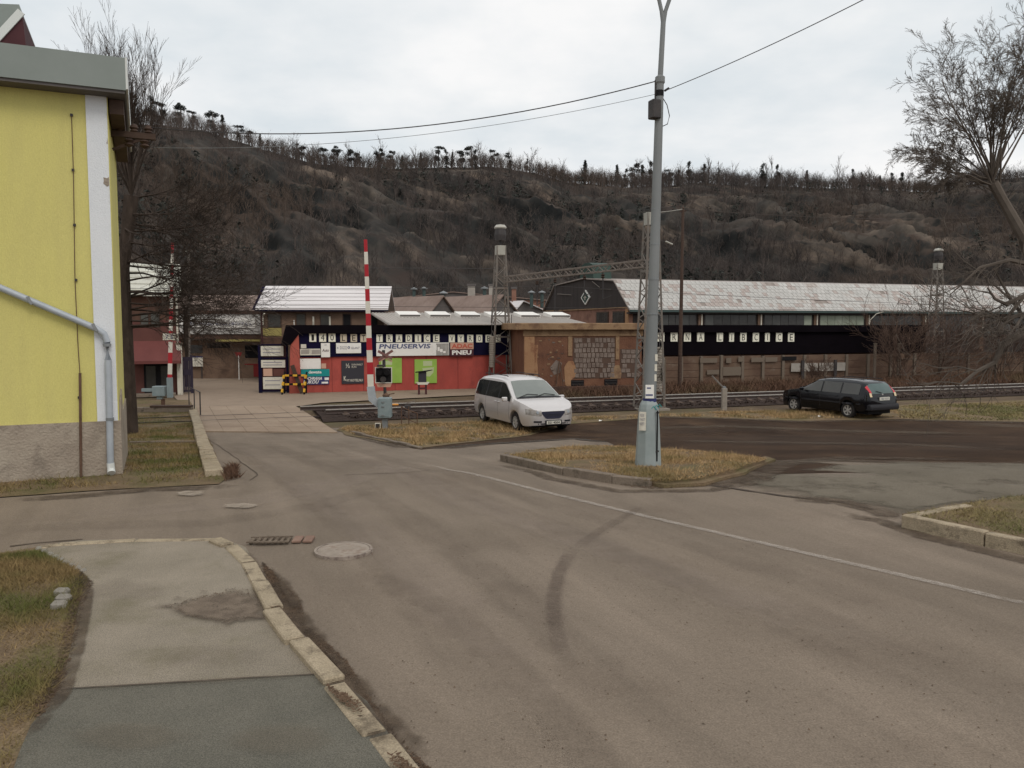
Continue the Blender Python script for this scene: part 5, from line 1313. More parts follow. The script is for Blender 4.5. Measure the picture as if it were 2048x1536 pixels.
for k in range(6):
    x = S.X(798 + k * 62, 640, 2.0) + 0.2
    f = 0.62; yy = -0.62 + 7.1 * f; zz = zr0 + 0.03 + (zrb - zr0) * f
    sky_ = MB().prismx([(yy - 0.7, zz - 0.1), (yy - 0.75, zz + 0.1), (yy + 0.7, zz + 0.32), (yy + 0.7, zz)], x, x + 1.3).build('roof_light', M['sign_white'], shed)
    MB().prismx([(yy - 0.77, zz + 0.0), (yy - 0.77, zz + 0.09), (yy - 0.74, zz + 0.09), (yy - 0.74, zz)], x + 0.05, x + 1.25).build('frame', M['grey_clad'], sky_)
rib = MB()
for k in range(nrib):
    x = xro0 + (xro1 - xro0) * (k + 0.5) / nrib
    rib.prismx([(-0.63, zr0 + 0.035), (-0.63, zr0 + 0.06), (6.4, zrb + 0.025), (6.4, zrb)], x - 0.04, x + 0.04)
rb = rib.build('roof_ribs', M['dull_roof'], shed); rb['kind'] = 'stuff'
MB().box(sx0, sxe, 0.26, 6.5, 0, zb1 - 0.002).build('rear_body', M['brick_dark'], shed)
# letter plates
def plate(ch, x, y, w, h, off=-0.13, pm='letter_plate'):
    X, Z = S.hit(x, y, off); px = S.X(x + w / 2, y, off) - S.X(x - w / 2, y, off)
    hz = S.Z(x, y - h / 2, off) - S.Z(x, y + h / 2, off)
    b = MB().box(-px / 2, px / 2, -0.03, 0.03, -hz / 2, hz / 2).build('letter_plate', M[pm], shed, bevel=0.008)
    b.location = (X, off, Z)
    lw_ = px * (0.13 if ch == 'I' else 0.5)
    if ch == '1': lw_ = px * 0.36
    lettering(b, ch, 0, -0.034, 0, lw_, hz * 0.7, M['ink'], 0.0, 'letter')
y0c = 675
for ch, x in zip('140', (625.5, 645.2, 664)): plate(ch, x, 675, 14, 17.5)
for ch, x in zip('LET', (687, 707.5, 727)): plate(ch, x, 676, 13, 16, pm='letter_tan')
for ch, x in zip('TRADICE', (759, 778.7, 798, 817.5, 836, 854, 872.5)): plate(ch, x, 676.5, 12.5, 15.5)
for ch, x in zip('VYROBY', (903.5, 921.5, 940.5, 958.5, 977, 995)): plate(ch, x, 677, 12, 15.5)
for ch, x in zip('SR', (1021, 1041)): plate(ch, x, 677, 12, 15.5)
for ch, x in zip('ARNA', (1321.5, 1348, 1374.5, 1401)): plate(ch, x, 674, 14, 18.5)
for ch, x in zip('LIBCICE', (1439.5, 1463, 1486.5, 1511.5, 1534.5, 1558, 1582)): plate(ch, x, 674.5, 12.5 if ch != 'I' else 9.5, 18)

# signs on the wall, each a flat panel of its own
def wall_sign(label, x0, y0, x1, y1, m, off=-0.14, name='sign', th=0.03):
    a = S.hit(x0, (y0 + y1) / 2, off)[0]; b = S.hit(x1, (y0 + y1) / 2, off)[0]
    xc = (x0 + x1) / 2
    zt_, zb_ = S.Z(xc, y0, off), S.Z(xc, y1, off)
    o = MB().box(a, b, off - th, off, zb_, zt_).mesh(name, M[m], bevel=0.006)
    o = child(name, o, None); o.location = S.o; o.rotation_euler.z = S.a
    tag(o, label, 'sign')
    return o
def sign_text(o, body, x, y, w, h, m, off=-0.14, th=0.03, bold=0.01, name='lettering', shear=0.0):
    X, Z = S.hit(x, y, off - th); s = S.X(x + w / 2, y, off) - S.X(x - w / 2, y, off)
    hz = S.Z(x, y - h / 2, off) - S.Z(x, y + h / 2, off)
    return lettering(o, body, X, off - th - 0.004, Z, s, hz, M[m], bold, name, shear)
def sign_patch(o, name, x0, y0, x1, y1, m, off=-0.14, th=0.03, d=0.006):
    a, b = S.X(x0, y0, off), S.X(x1, y0, off); z1_, z0_ = S.Z(x0, y0, off), S.Z(x0, y1, off)
    return MB().box(a, b, off - th - d, off - th - 0.001, z0_, z1_).build(name, M[m], o)
o = wall_sign('small square cream sign at the left end of the letter board', 601.5, 688.5, 612.5, 696.5, 'sign_cream')
o = wall_sign('narrow pale grey two part sign under the small cream sign', 600, 697.5, 641, 710.5, 'sign_cream')
sign_patch(o, 'panel', 602, 699.5, 618, 708, 'pale_panel'); sign_patch(o, 'panel', 623, 699.5, 640, 708, 'pale_panel')
o = wall_sign('white sign with a thin red brown script line beside the two part sign', 642, 686, 660, 714.5, 'sign_white')
sign_text(o, 'Auto', 651, 700.5, 14, 6, 'maroon_print', shear=0.3); sign_text(o, 'O', 651, 690, 4, 3, 'grey_ink'); 
o = wall_sign('white sign with a small grey emblem and fine lettering below the letters LET', 672, 686, 722, 706.5, 'sign_white')
sign_text(o, '*', 675.5, 696, 2.5, 4, 'slate_text'); sign_text(o, 'KOVO\nSTROJ', 687, 696, 14, 7, 'grey_ink'); sign_text(o, 'O', 697.5, 695, 5, 5.5, 'slate_text', bold=0.06); sign_text(o, 'GLANT', 711, 696, 17, 4.5, 'grey_ink', shear=0.2)
o = wall_sign('long white tyre service sign with torn tin at its right end', 752.5, 685.5, 898, 711.5, 'sign_white')
sign_text(o, 'PNEUSERVIS', 810, 692.5, 103, 9.5, 'slate_text', bold=0.03, shear=0.12)
sign_patch(o, 'torn_tin', 872, 687, 897, 710.5, 'bare_tin')
for k in range(4): sign_patch(o, 'tin_scrap', 868 + k * 6 + random.uniform(-1, 1), 690 + k * 4, 873 + k * 6, 700 + k * 2, 'sign_white', d=0.01)
o = wall_sign('red and maroon tyre sign at the right end of the red wall', 900, 685, 947, 712.5, 'maroon_print')
sign_patch(o, 'red_band', 900.3, 685.3, 946.7, 698.5, 'pink_print'); sign_text(o, 'ADAC', 924, 692, 42, 9.5, 'orange_red', bold=0.04, th=0.037)
sign_text(o, 'PNEU', 923.5, 705, 39, 9, 'sign_white', bold=0.045)
o = wall_sign('blank grey white sign above the teal sign', 600, 717, 641.5, 738, 'sign_white', -0.03)
sign_patch(o, 'paper_strip', 642.5, 727, 652, 737, 'pink_print', -0.03)
o = wall_sign('teal sign with white lettering over a navy sheet', 602, 738.5, 659, 753, 'teal', -0.03)
sign_text(o, 'dewate', 630, 744, 26, 6, 'sign_white', -0.03, bold=0.03)
o = wall_sign('navy sign with white graffiti style lettering under the teal sign', 607, 753.5, 658, 769, 'navy', -0.03)
sign_text(o, 'OCHRANA', 627, 757, 34, 6.5, 'sign_white', -0.03, bold=0.03, shear=0.3); sign_text(o, 'RUKOU', 622, 764, 32, 7, 'sign_white', -0.03, bold=0.03, shear=0.3)
sign_patch(o, 'white_label', 649, 755, 657.5, 760, 'sign_white', -0.03); sign_patch(o, 'white_label', 643, 763.5, 656, 767, 'sign_white', -0.03)
o = wall_sign('charcoal sign with small white slogan left of the red and white barrier', 683, 721, 728, 767.5, 'charcoal', -0.03)
sign_text(o, '½', 695.5, 731.5, 8, 9, 'sign_cream', -0.03); sign_text(o, 'DOKONÁLÝ\nPLYN', 714.5, 731, 22, 9, 'sign_cream', -0.03)
sign_text(o, 'K', 690, 757, 5, 9, 'sign_cream', -0.03, bold=0.03); sign_text(o, 'VY KOTELNU', 709, 760.5, 33, 5, 'sign_cream', -0.03, bold=0.02)
o = wall_sign('lime green poster half hidden by the crossing signal', 758, 716, 803.5, 766, 'lime', -0.03)
sign_patch(o, 'pale_shape', 762, 722, 784, 730, 'pale_green', -0.03)
o = wall_sign('lime green poster with a pale cup shape behind the far signal', 829, 718.5, 873.5, 766.5, 'lime', -0.03)
X, Z = S.hit(856, 738, -0.06)
MB().prism([(X - 0.32, Z + 0.05), (X + 0.34, Z + 0.1), (X + 0.3, Z - 0.2), (X + 0.1, Z - 0.42), (X - 0.12, Z - 0.4), (X - 0.28, Z - 0.15)], -0.066, -0.061).build('cup_shape', M['pale_green'], o)
sign_patch(o, 'pale_shape', 846, 722, 864, 732, 'pale_green', -0.03)

# notice board frame left of the red pier
N = Frame(gp(517, 786), 6)
nb = thing('notice_board', 'tall purple framed notice board with white sheets left of the red pier', 'notice board', N.o, N.a)
nx0, nx1 = N.X(517, 740), N.X(577, 740)
zt_ = N.Z(545, 689)
MB().box(nx0, nx0 + 0.18, -0.05, 0.05, 0, zt_).build('post', M['navy_board'], nb)
MB().box(nx1 - 0.1, nx1, -0.05, 0.05, 0, zt_).build('post', M['navy_board'], nb)
for y in (689.5, 716.5, 782): MB().box(nx0 + 0.18, nx1 - 0.1, -0.03, 0.03, N.Z(545, y) - 0.04, N.Z(545, y) + 0.04).build('rail', M['navy_board'], nb)
MB().box(nx0 + 0.18, nx1 - 0.1, 0.032, 0.05, 0.1, zt_ - 0.05).build('back_panel', M['maroon'], nb)
for (a_, b_, c_, d_, mt) in ((523, 568, 692, 712, 'sign_cream'), (523, 571, 720, 735, 'sign_cream'), (527, 545, 737, 752, 'pink_print'), (526, 566, 754, 778, 'sign_cream'), (547, 568, 738, 752, 'kiosk_red')):
    sh = MB().box(N.X(a_, 740), N.X(b_, 740), -0.06, -0.035, N.Z(545, d_), N.Z(545, c_)).build('notice_sheet', M[mt], nb)
    if mt == 'sign_cream':
        for k in range(2):
            yy = c_ + (d_ - c_) * (0.3 + 0.35 * k); MB().box(N.X(a_ + 4, 740), N.X(b_ - 6, 740), -0.064, -0.0605, N.Z(545, yy) - 0.02, N.Z(545, yy) + 0.02).build('print_line', M['grey_ink'], sh)

# yellow and black barrier trestle
t = thing('trestle_barrier', 'yellow and black striped trestle barrier leaning by the red pier', 'barrier', gp(590, 788), R(6))
px_ = 1 / (F_PX / gp(590, 788).y)
for x in (-23, 20):
    lg = MB().bar((x * px_, -0.35, 0), (x * px_ + 0.1, 0, 1.15), 0.07).bar((x * px_, 0.35, 0), (x * px_ + 0.1, 0, 1.15), 0.07).build('leg', M['black'], t)
    for k in range(3): MB().bar((x * px_ + 0.02 * k, -0.36 + 0.1 * k, 0.12 + 0.35 * k), (x * px_ + 0.03 * k + 0.015, -0.31 + 0.1 * k, 0.3 + 0.35 * k), 0.09).build('yellow_band', M['haz_yellow'], lg)
for z in (0.52, 0.98):
    rl_ = MB().box(-24 * px_, 22 * px_, -0.1, -0.04, z - 0.05, z + 0.05).build('board', M['black'], t)
    for k in range(3): MB().box((-19 + k * 16) * px_, (-10.5 + k * 16) * px_, -0.106, -0.09, z - 0.051, z + 0.051).build('yellow_band', M['haz_yellow'], rl_)
MB().bar((-5 * px_, 0.1, 1.5), (14 * px_, 0.0, 0.05), 0.08, 0.2).build('brace', M['brown_wood'], t)

# ------------------------------------------------------------------ transformer hut
T_ = Frame(gp(1048, 787), 12)
hut = thing('transformer_hut', 'derelict ochre transformer hut with flat roof and exposed grey stone blocks', 'hut', T_.o, T_.a)
hx1 = T_.X(1283, 720); hz = T_.Z(1100, 660)
MB().box(0, hx1, 0, 4.5, -0.2, hz).build('wall', M['hut_wall'], hut)
rz0, rz1 = T_.Z(1100, 660, -0.35), T_.Z(1100, 646, -0.35)
MB().box(T_.X(1032, 650, -0.35), hx1 + 0.2, -0.35, 4.8, rz0, rz1).build('roof_slab', M['hut_cornice'], hut, bevel=0.03)
MB().box(-0.05, hx1 + 0.05, -0.06, -0.003, T_.Z(1100, 672), hz - 0.003).build('cornice_band', M['hut_cornice'], hut)
zb = 0.95
MB().box(T_.X(1048), T_.X(1068), -0.12, -0.004, T_.Z(1100, 748), T_.Z(1100, 673)).build('corner_pier', M['brick_plaster'], hut)
for (a_, b_) in ((1136, 1144), (1231, 1238)): MB().box(T_.X(a_), T_.X(b_), -0.05, -0.004, T_.Z(1100, 712 if a_ < 1200 else 720), T_.Z(1100, 673)).build('pilaster', M['hut_cornice'], hut)
for (a_, b_, c_, d_) in ((1142, 1168, 761, 777), (1209, 1235, 760, 776), (1049, 1060, 735, 760)):
    v_ = MB().box(T_.X(a_), T_.X(b_), -0.035, -0.004, T_.Z(1100, d_), T_.Z(1100, c_)).build('vent_opening', M['black'], hut)
    for k in range(3):
        zz = T_.Z(1100, d_) + (T_.Z(1100, c_) - T_.Z(1100, d_)) * (k + 0.5) / 3
        MB().box(T_.X(a_) + 0.04, T_.X(b_) - 0.04, -0.05, -0.036, zz - 0.015, zz + 0.015).build('louvre', M['dark_metal'], v_)
random.seed(9)
def render_patch(pts, m, d=0.03):
    MB().prism([T_.hit(x, y) for x, y in pts], -d, -0.004).build('render_patch', M[m], hut)
render_patch([(1130, 770), (1128, 735), (1136, 722), (1146, 722), (1152, 735), (1152, 752), (1142, 760), (1141, 776)], 'brick_plaster')
render_patch([(1220, 757), (1222, 742), (1230, 731), (1238, 730), (1243, 745), (1241, 757)], 'hut_cornice')
render_patch([(1069, 770), (1068, 690), (1076, 690), (1074, 720), (1076, 745), (1072, 770)], 'brick_plaster', 0.02)
render_patch([(1100, 735), (1112, 720), (1124, 726), (1120, 745), (1108, 750)], 'block', 0.015)
bays = ((1148, 1229, 676, 757, 8), (1242, 1279, 700, 757, 6))
for (a_, b_, c_, d_, rows) in bays:
    MB().box(T_.X(a_ - 2), T_.X(b_ + 1), -0.012, -0.004, T_.Z(1100, d_ + 1), T_.Z(1100, c_ - 1)).build('block_bed', M['mortar'], hut)
    zt0, zb0_ = T_.Z(1100, c_), T_.Z(1100, d_); hh = (zt0 - zb0_) / rows
    xx0, xx1 = T_.X(a_), T_.X(b_); cols = int(round((xx1 - xx0) / 0.235)); ww = (xx1 - xx0) / cols
    for r_ in range(rows):
        for c_i in range(cols):
            nv_ = noise.noise(Vector((c_i * 0.35 + a_, r_ * 0.45, 7.7)))
            if nv_ > (0.38 if r_ < rows * 0.6 else 0.12) or random.random() < 0.05: continue
            x = xx0 + (c_i + (0.25 if r_ % 2 else 0)) * ww; z = zt0 - (r_ + 1) * hh
            d = random.uniform(0.03, 0.05)
            j1, j2, j3 = (random.uniform(-.012, .014) for _ in range(3))
            MB().box(x + 0.016 + j1, min(x + ww - 0.016 + j2, xx1), -d, -0.0125, z + 0.018 + j3, z + hh - 0.018 + j1).build('stone_block', M['block'], hut, bevel=0.01)
for k in range(26):
    x = random.uniform(1072, 1130); y = random.uniform(676, 765); s = random.uniform(.04, .13); X, Z = T_.hit(x, y)
    MB().prism([(X + math.cos(i * 1.05) * s * random.uniform(.5, 1.1), Z + math.sin(i * 1.05) * s * 0.6 * random.uniform(.5, 1.1)) for i in range(6)], -0.016, -0.004).build('chipped_patch', M[random.choice(('block', 'mortar', 'hut_cornice', 'mortar'))], hut)
MB().bar((T_.X(1110), -0.2, 0.25), (T_.X(1118), -0.12, 1.7), 0.05).bar((T_.X(1125), -0.2, 0.25), (T_.X(1120), -0.12, 1.6), 0.05).build('leaning_bars', M['rust'], hut)
MB().box(-0.1, hx1 + 0.1, -0.5, 0, -0.2, 0.35).build('foundation', M['brick_dark'], hut)

# ------------------------------------------------------------------ panel fence right of the hut
Fp = Frame(S.o - S.n * 1.2, 18)
fx0, fx1 = Fp.X(1326, 740), Fp.X(2300, 740)
fence = thing('panel_fence', 'rusty brown panel fence with pale sheets below the black board', 'fence', Fp.o, Fp.a)
posts_px = [1326, 1362, 1402, 1442, 1484, 1525, 1565, 1608, 1650, 1692, 1735, 1780, 1828, 1880, 1935, 1990, 2050, 2120, 2200]
fz = Fp.Z(1500, 711)
pl_ = MB().box(0, 1, 0.02, 0.08, 0, 1)
random.seed(4)
for k, x in enumerate(posts_px):
    X = Fp.X(x, 740)
    MB().box(X - 0.09, X + 0.09, -0.09, 0.12, 0, fz + random.uniform(-.05, .05)).build('post', M['fence_post'], fence)
    if k + 1 < len(posts_px):
        X2 = Fp.X(posts_px[k + 1], 740); rows = 4
        for r_ in range(rows):
            z0_, z1_ = fz * r_ / rows, fz * (r_ + 1) / rows
            MB().box(X + 0.1, X2 - 0.1, 0.0 + random.uniform(0, .03), 0.07, z0_ + 0.015, z1_ - 0.01).build('fence_panel', M['fence_panel'], fence, bevel=0.01)
for (a_, b_, c_, d_, mt) in ((1580, 1598, 728, 745, 'pale_panel'), (1604, 1633, 728, 745, 'pale_panel'), (1636, 1665, 728, 745, 'pale_panel'), (1671, 1688, 728, 745, 'pale_panel'), (1444, 1480, 733, 750, 'fence_post'), (1412, 1436, 738, 747, 'fence_post'),
                             (1398, 1432, 715, 724, 'fence_post'), (1500, 1525, 715, 724, 'fence_post'), (1528, 1552, 715, 724, 'fence_post'), (1450, 1460, 715, 725, 'fence_post'), (1474, 1484, 713, 723, 'fence_post'), (1562, 1590, 714, 722, 'black')):
    MB().box(Fp.X(a_, 740), Fp.X(b_, 740), -0.12, -0.095, Fp.Z(1500, d_), Fp.Z(1500, c_)).build('sheet', M[mt], fence)
for x in (1602, 1667): MB().box(Fp.X(x, 740) - 0.1, Fp.X(x, 740) + 0.1, -0.2, -0.121, 0, Fp.Z(1500, 722)).build('steel_post', M['dark_metal'], fence)
for (a_, lab) in ((1748, 'tall thin concrete post right of the black estate car'), (1795, 'thin weathered post beside the tall reddish bush')):
    p = Vector((at(a_, 770, 51).x, 51, -1)); t = thing('fence_post', lab, 'post', p)
    MB().box(-0.07, 0.07, -0.07, 0.07, 0, 2.4).build('shaft', M['fence_post'], t, bevel=0.01); MB().box(-0.09, 0.09, -0.09, 0.09, 2.4, 2.45).build('cap', M['fence_post'], t)

# ------------------------------------------------------------------ pale roofed factory hall
Hh = Frame(Vector((at(1261, 700, 62).x, 62, -1)), 18)
hall = thing('factory_hall', 'long factory hall with pale slate roof and dark gable carrying a diamond emblem', 'factory hall', Hh.o, Hh.a)
LEN = 75.0
def gz_(w, y, x): return Hh.Z
zE = Hh.Z(1263, 612); 
def off_z(x, y, off): return Hh.Z(x, y, off)
pro = [(0.0, zE), (2.6, off_z(1235, 560, 2.6)), (9.0, off_z(1170, 556, 9.0)), (15.8, off_z(1109, 570, 15.8)), (18.9, zE)]
MB().prismx([(0.25, 0)] + [(0.25, zE - 0.02)] + [(y, z - 0.12) for y, z in pro[1:-1]] + [(18.65, zE - 0.02), (18.65, 0)], 0.0, LEN).build('body', M['brick'], hall)
MB().prismx([(-0.05, zE - 0.05)] + [(y, z - 0.06) for y, z in pro[1:-1]] + [(18.95, zE - 0.05)], -0.12, -0.003).build('gable_cladding', M['dark_clad'], hall)
roof = MB()
for i in range(len(pro) - 1):
    (y0, z0), (y1, z1) = pro[i], pro[i + 1]
    if i == 0: y0 -= 0.35; z0 -= 0.3
    roof.add([(-0.3, y0, z0), (LEN, y0, z0), (LEN, y1, z1), (-0.3, y1, z1), (-0.3, y0, z0 - 0.1), (LEN, y0, z0 - 0.1), (LEN, y1, z1 - 0.1), (-0.3, y1, z1 - 0.1)],
             [(0, 1, 2, 3), (7, 6, 5, 4), (0, 4, 5, 1), (1, 5, 6, 2), (2, 6, 7, 3), (3, 7, 4, 0)])
roof.build('roof', M['tile_dark'], hall)
y0, z0 = -0.36, zE - 0.3; y1, z1 = pro[1]
sl = Vector((0, y1 - y0, z1 - z0)); L = sl.length; su = sl.normalized(); sn = Vector((0, -su.z, su.y))
rows = 8; rh = L / rows; tw = 0.42
tm = {}
for key, m_ in (('tile', M['tile']), ('tile_old', M['tile_old'])):
    mb = MB(); a = Vector((0.012, 0, 0)); P0 = Vector((0.015, 0, 0)); hh = rh * 1.08
    v = [P0 + sn * 0.035, Vector((tw - 0.015, 0, 0)) + sn * 0.035, Vector((tw - 0.015, 0, 0)) + su * hh + sn * 0.016, P0 + su * hh + sn * 0.016]
    v += [q - sn * 0.015 for q in v]
    mb.add(v, [(0, 1, 2, 3), (7, 6, 5, 4), (0, 4, 5, 1), (1, 5, 6, 2), (2, 6, 7, 3), (3, 7, 4, 0)])
    tm[key] = mb.mesh('roof_tile', m_)
random.seed(6)
rest = MB(); nt_ = 0
ncol = int(LEN / tw)
for c_ in range(ncol):
    for r_ in range(rows):
        x = -0.28 + c_ * tw + (tw / 2 if r_ % 2 else 0); p = Vector((x, y0, z0)) + su * (r_ * rh)
        nzv = noise.noise(Vector((x * 0.25, r_ * 0.4, 2.2)))
        if nzv > 0.46 and random.random() < 0.4: continue
        key = 'tile_old' if nzv + random.uniform(-.4, .4) > 0.42 or random.random() < 0.05 else 'tile'
        if nt_ < 290:
            o = child('roof_tile', tm[key], hall); o.location = p + sn * random.uniform(0, .012); o.rotation_euler.x = random.uniform(-.012, .012); nt_ += 1
        else:
            q = [Vector(v.co) + p + sn * random.uniform(0, .012) for v in tm[key].vertices]
            rest.add(q, [(0, 1, 2, 3), (0, 4, 5, 1), (1, 5, 6, 2), (3, 7, 4, 0)], 0 if key == 'tile' else 1)
o = rest.build('roof_tiles', [M['tile'], M['tile_old']], hall); o['kind'] = 'stuff'
MB().box(-0.3, LEN, -0.55, -0.37, zE - 0.46, zE - 0.3).build('gutter', M['green_trim'], hall)
MB().box(-0.28, LEN, -0.3, 0.2, zE - 0.6, zE - 0.47).build('eaves_board', M['dark_clad'], hall)
wz0, wz1 = Hh.Z(1350, 668), Hh.Z(1350, 625)
MB().box(0.3, LEN, 0.18, 0.24, 0, zE - 0.5).build('front_wall', M['dark_clad'], hall)
px_pil = [1300, 1402, 1521, 1633, 1737, 1850, 1965, 2080, 2200]
for k, x in enumerate(px_pil):
    X = Hh.X(x, 640)
    MB().box(X - 0.2, X + 0.2, 0.02, 0.17, 0, wz1).build('pilaster', M['brown_wall'], hall)
    MB().box(X + 0.02, X + 0.12, -0.03, 0.018, wz0, wz1 - 0.1).build('drain_pipe', M['sign_cream'], hall)
    if k + 1 < len(px_pil):
        X2 = Hh.X(px_pil[k + 1], 640)
        f = MB().box(X + 0.35, X2 - 0.35, 0.1, 0.17, wz0 - 0.3, wz1 - 0.08).build('window', M['dark_metal'], hall)
        n_p = 6
        for j in range(n_p):
            a_ = X + 0.42 + (X2 - X - 0.84) * j / n_p; b_ = X + 0.42 + (X2 - X - 0.84) * (j + 1) / n_p
            gm = 'glass_green' if k == 3 or (k == 2 and j == 5) else random.choice(('glass_dark', 'glass_dark', 'glass_grey'))
            MB().box(a_ + 0.02, b_ - 0.02, 0.07, 0.099, wz0 - 0.2, wz1 - 0.18).build('pane', M[gm], f)
# gable end windows
def gab(x, y, w, z): pass
for (ya, yb) in ((1.0, 3.2), (4.0, 6.4)):
    f = MB().box(-0.06, -0.003, ya, yb, zE - 2.1, zE - 0.35).build('window', M['brown_wood'], hall)
    for j in range(3): MB().box(-0.08, -0.061, ya + 0.1 + (yb - ya - 0.2) * j / 3 + 0.02, ya + 0.1 + (yb - ya - 0.2) * (j + 1) / 3 - 0.02, zE - 2.0, zE - 0.45).build('pane', M['glass_dark'], f)
MB().box(-0.1, -0.002, 0.3, 0.8, 0, zE - 0.1).build('corner_pier', M['brick_plaster'], hall)
MB().box(-0.13, -0.003, 0, 18.9, zE - 0.14, zE - 0.055).build('string_course', M['hut_cornice'], hall)
# diamond emblem on the gable (gable plane is x = 0, running in y)
def gab_hit(x, y):
    d = ray(x, y); t_ = (Hh.o - CAMP).dot(Hh.u) / d.dot(Hh.u); p = CAMP + d * t_ - Hh.o
    return p.dot(Hh.n), p.z
ey, ez = gab_hit(1175, 595); ht = gab_hit(1175, 580)[1] - ez; hw = abs(gab_hit(1184, 595)[0] - ey)
def dia(k, xf, xb, m, nm, par):
    return MB().add([(xf, ey - hw * k, ez), (xf, ey, ez + ht * k), (xf, ey + hw * k, ez), (xf, ey, ez - ht * k), (xb, ey - hw * k, ez), (xb, ey, ez + ht * k), (xb, ey + hw * k, ez), (xb, ey, ez - ht * k)],
                    [(0, 1, 2, 3), (7, 6, 5, 4), (0, 4, 5, 1), (1, 5, 6, 2), (2, 6, 7, 3), (3, 7, 4, 0)]).build(nm, M[m], par)
em = dia(1.0, -0.22, -0.125, 'sign_white', 'emblem', hall); dia(0.8, -0.235, -0.222, 'green_vent', 'emblem_field', em)
MB().box(-0.245, -0.236, ey - hw * .12, ey + hw * .12, ez - ht * .35, ez + ht * .35).box(-0.246, -0.236, ey - hw * .35, ey + hw * .35, ez - ht * .06, ez + ht * .06).build('emblem_mark', M['pale_panel'], em)
for (a_, b_) in (((1120, 588), (1148, 590)), ((1190, 563), (1205, 575)), ((1205, 578), (1228, 579))):
    p, q = gab_hit(*a_), gab_hit(*b_)
    MB().tube([(-0.25, p[0], p[1]), (-0.25, q[0], q[1])], 0.035, 5).build('cable', M['mast'], hall)
MB().prismx([(7.6, pro[2][1] - 0.1), (7.9, pro[2][1] + 1.1), (8.6, pro[2][1] + 1.3), (9.6, pro[2][1] + 1.3), (10.4, pro[2][1] + 1.1), (10.7, pro[2][1] - 0.1)], 0.2, 1.9).build('roof_vent', M['green_vent'], hall)
# arm lamps on the hall front
for (x, y, lab) in ((1742, 655, 'curved arm lamp on the hall front above the black board'),):
    o_ = Vector((at(x, y, 62).x, 62, 0)); b = at(1737, 655, 66.5); e = at(1772, 621, 66.0)
    t = thing('arm_lamp', lab, 'lamp', b)
    MB().tube([(0, 0, 0), ((e - b) * 0.1 + Vector((0, 0, 0.5))), ((e - b) * 0.45 + Vector((0, 0, 0.5))), (e - b) * 0.9 + Vector((0, 0, 0.05))], 0.035, 6).build('arm', M['sign_cream'], t)
    MB().lathe([(0.0, 0.1), (0.22, 0.06), (0.26, -0.04), (0.0, -0.08)], 10, (e - b)).build('lamp_head', M['glass_lamp'], t)
    MB().box(-0.25, 0.25, -0.12, 0.12, -0.35, 0.1).build('wall_box', M['sign_cream'], t)

# ------------------------------------------------------------------ brown roofed sheds behind
def shed_unit(label, pxl, pxr, ye, pxk, yk, Y, length, m='brown_roof', ang=40):
    A = Frame(Vector((at(pxl, 700, Y).x, Y, -1)), ang)
    t = thing('workshop_shed', label, 'shed', A.o, A.a)
    x1_ = A.X(pxr, ye); xk = A.X(pxk, yk); zk = A.Z(pxk, yk); ze_ = A.Z((pxl + pxr) / 2, ye)
    MB().box(0, x1_, 0.1, length, 0, ze_).build('wall', M['brick'], t)
    MB().prism([(-0.3, ze_ - 0.08), (-0.3, ze_ + 0.04), (xk, zk + 0.06), (x1_ + 0.3, ze_ + 0.04), (x1_ + 0.3, ze_ - 0.08), (xk, zk - 0.06)], -0.3, length + 0.3).build('roof', M[m], t)
    MB().prism([(0, ze_), (xk, zk - 0.08), (x1_, ze_)], 0.0, 0.09).build('gable', M['grey_clad'], t)
    return t, A, xk, zk
for (lab, l_, r_, ye, k_, yk, Y, m_, ln, an) in (('brown roofed workshop shed nearest the white roofed building', 850, 916, 642, 884, 592, 74, 'brown_roof', 17, 42),
        ('brown roofed workshop shed behind the left lattice mast', 968, 1042, 638, 1004, 590, 80, 'brown_roof', 18, 42),
        ('pale roofed workshop shed beside the dark gable of the hall', 1020, 1120, 636, 1045, 602, 95, 'white_roof', 14, 30),
        ('long low brown workshop shed at the back of the factory yard', 760, 1090, 600, 905, 584, 118, 'brown_roof', 16, 4)):
    shed_unit(lab, l_, r_, ye, k_, yk, Y, ln, m_, an)
def vent(x, y, Y, h, label, m='green_trim'):
    b = at(x, y, Y)
    t = thing('roof_ventilator', label, 'ventilator', b, group=None)
    MB().lathe([(0.2, -1.6), (0.2, 0.1)], 10).build('shaft', M[m], t)
    MB().lathe([(0.42, 0.1), (0.45, 0.2), (0.0, 0.42)], 10).build('cowl', M['galv_dark'], t)
vent(828, 581, 100, 1, 'left of the twin ventilators on the back shed roof'); vent(848, 580, 100, 1, 'right of the twin ventilators on the back shed roof')
vent(887, 590, 80, 1, 'single ventilator on the shed ridge nearest the white roof'); vent(969, 580, 90, 1, 'ventilator on the shed ridge behind the left lattice mast')
vent(1063, 588, 95, 1, 'left ventilator beside the dark gable'); vent(1084, 588, 95, 1, 'right ventilator next to the dark gable')
for (x, y0_, y1_, w, Y, m_, lab) in ((943, 572, 605, 14, 98, 'pale_panel', 'square pale chimney above the brown sheds'), (1028, 578, 610, 9, 98, 'brick', 'slim red brick chimney right of the left lattice mast'), (982, 572, 600, 8, 104, 'pale_panel', 'narrow pale chimney beside the ridge ventilator')):
    b = at(x, y1_, Y); tp = at(x, y0_, Y); hw = w / 2 / F_PX * Y
    t = thing('chimney', lab, 'chimney', b)
    MB().box(-hw, hw, -hw, hw, -4, (tp - b).z).build('shaft', M[m_], t); MB().box(-hw - .1, hw + .1, -hw - .1, hw + .1, (tp - b).z, (tp - b).z + 0.25).build('cap', M['grey_clad'], t)

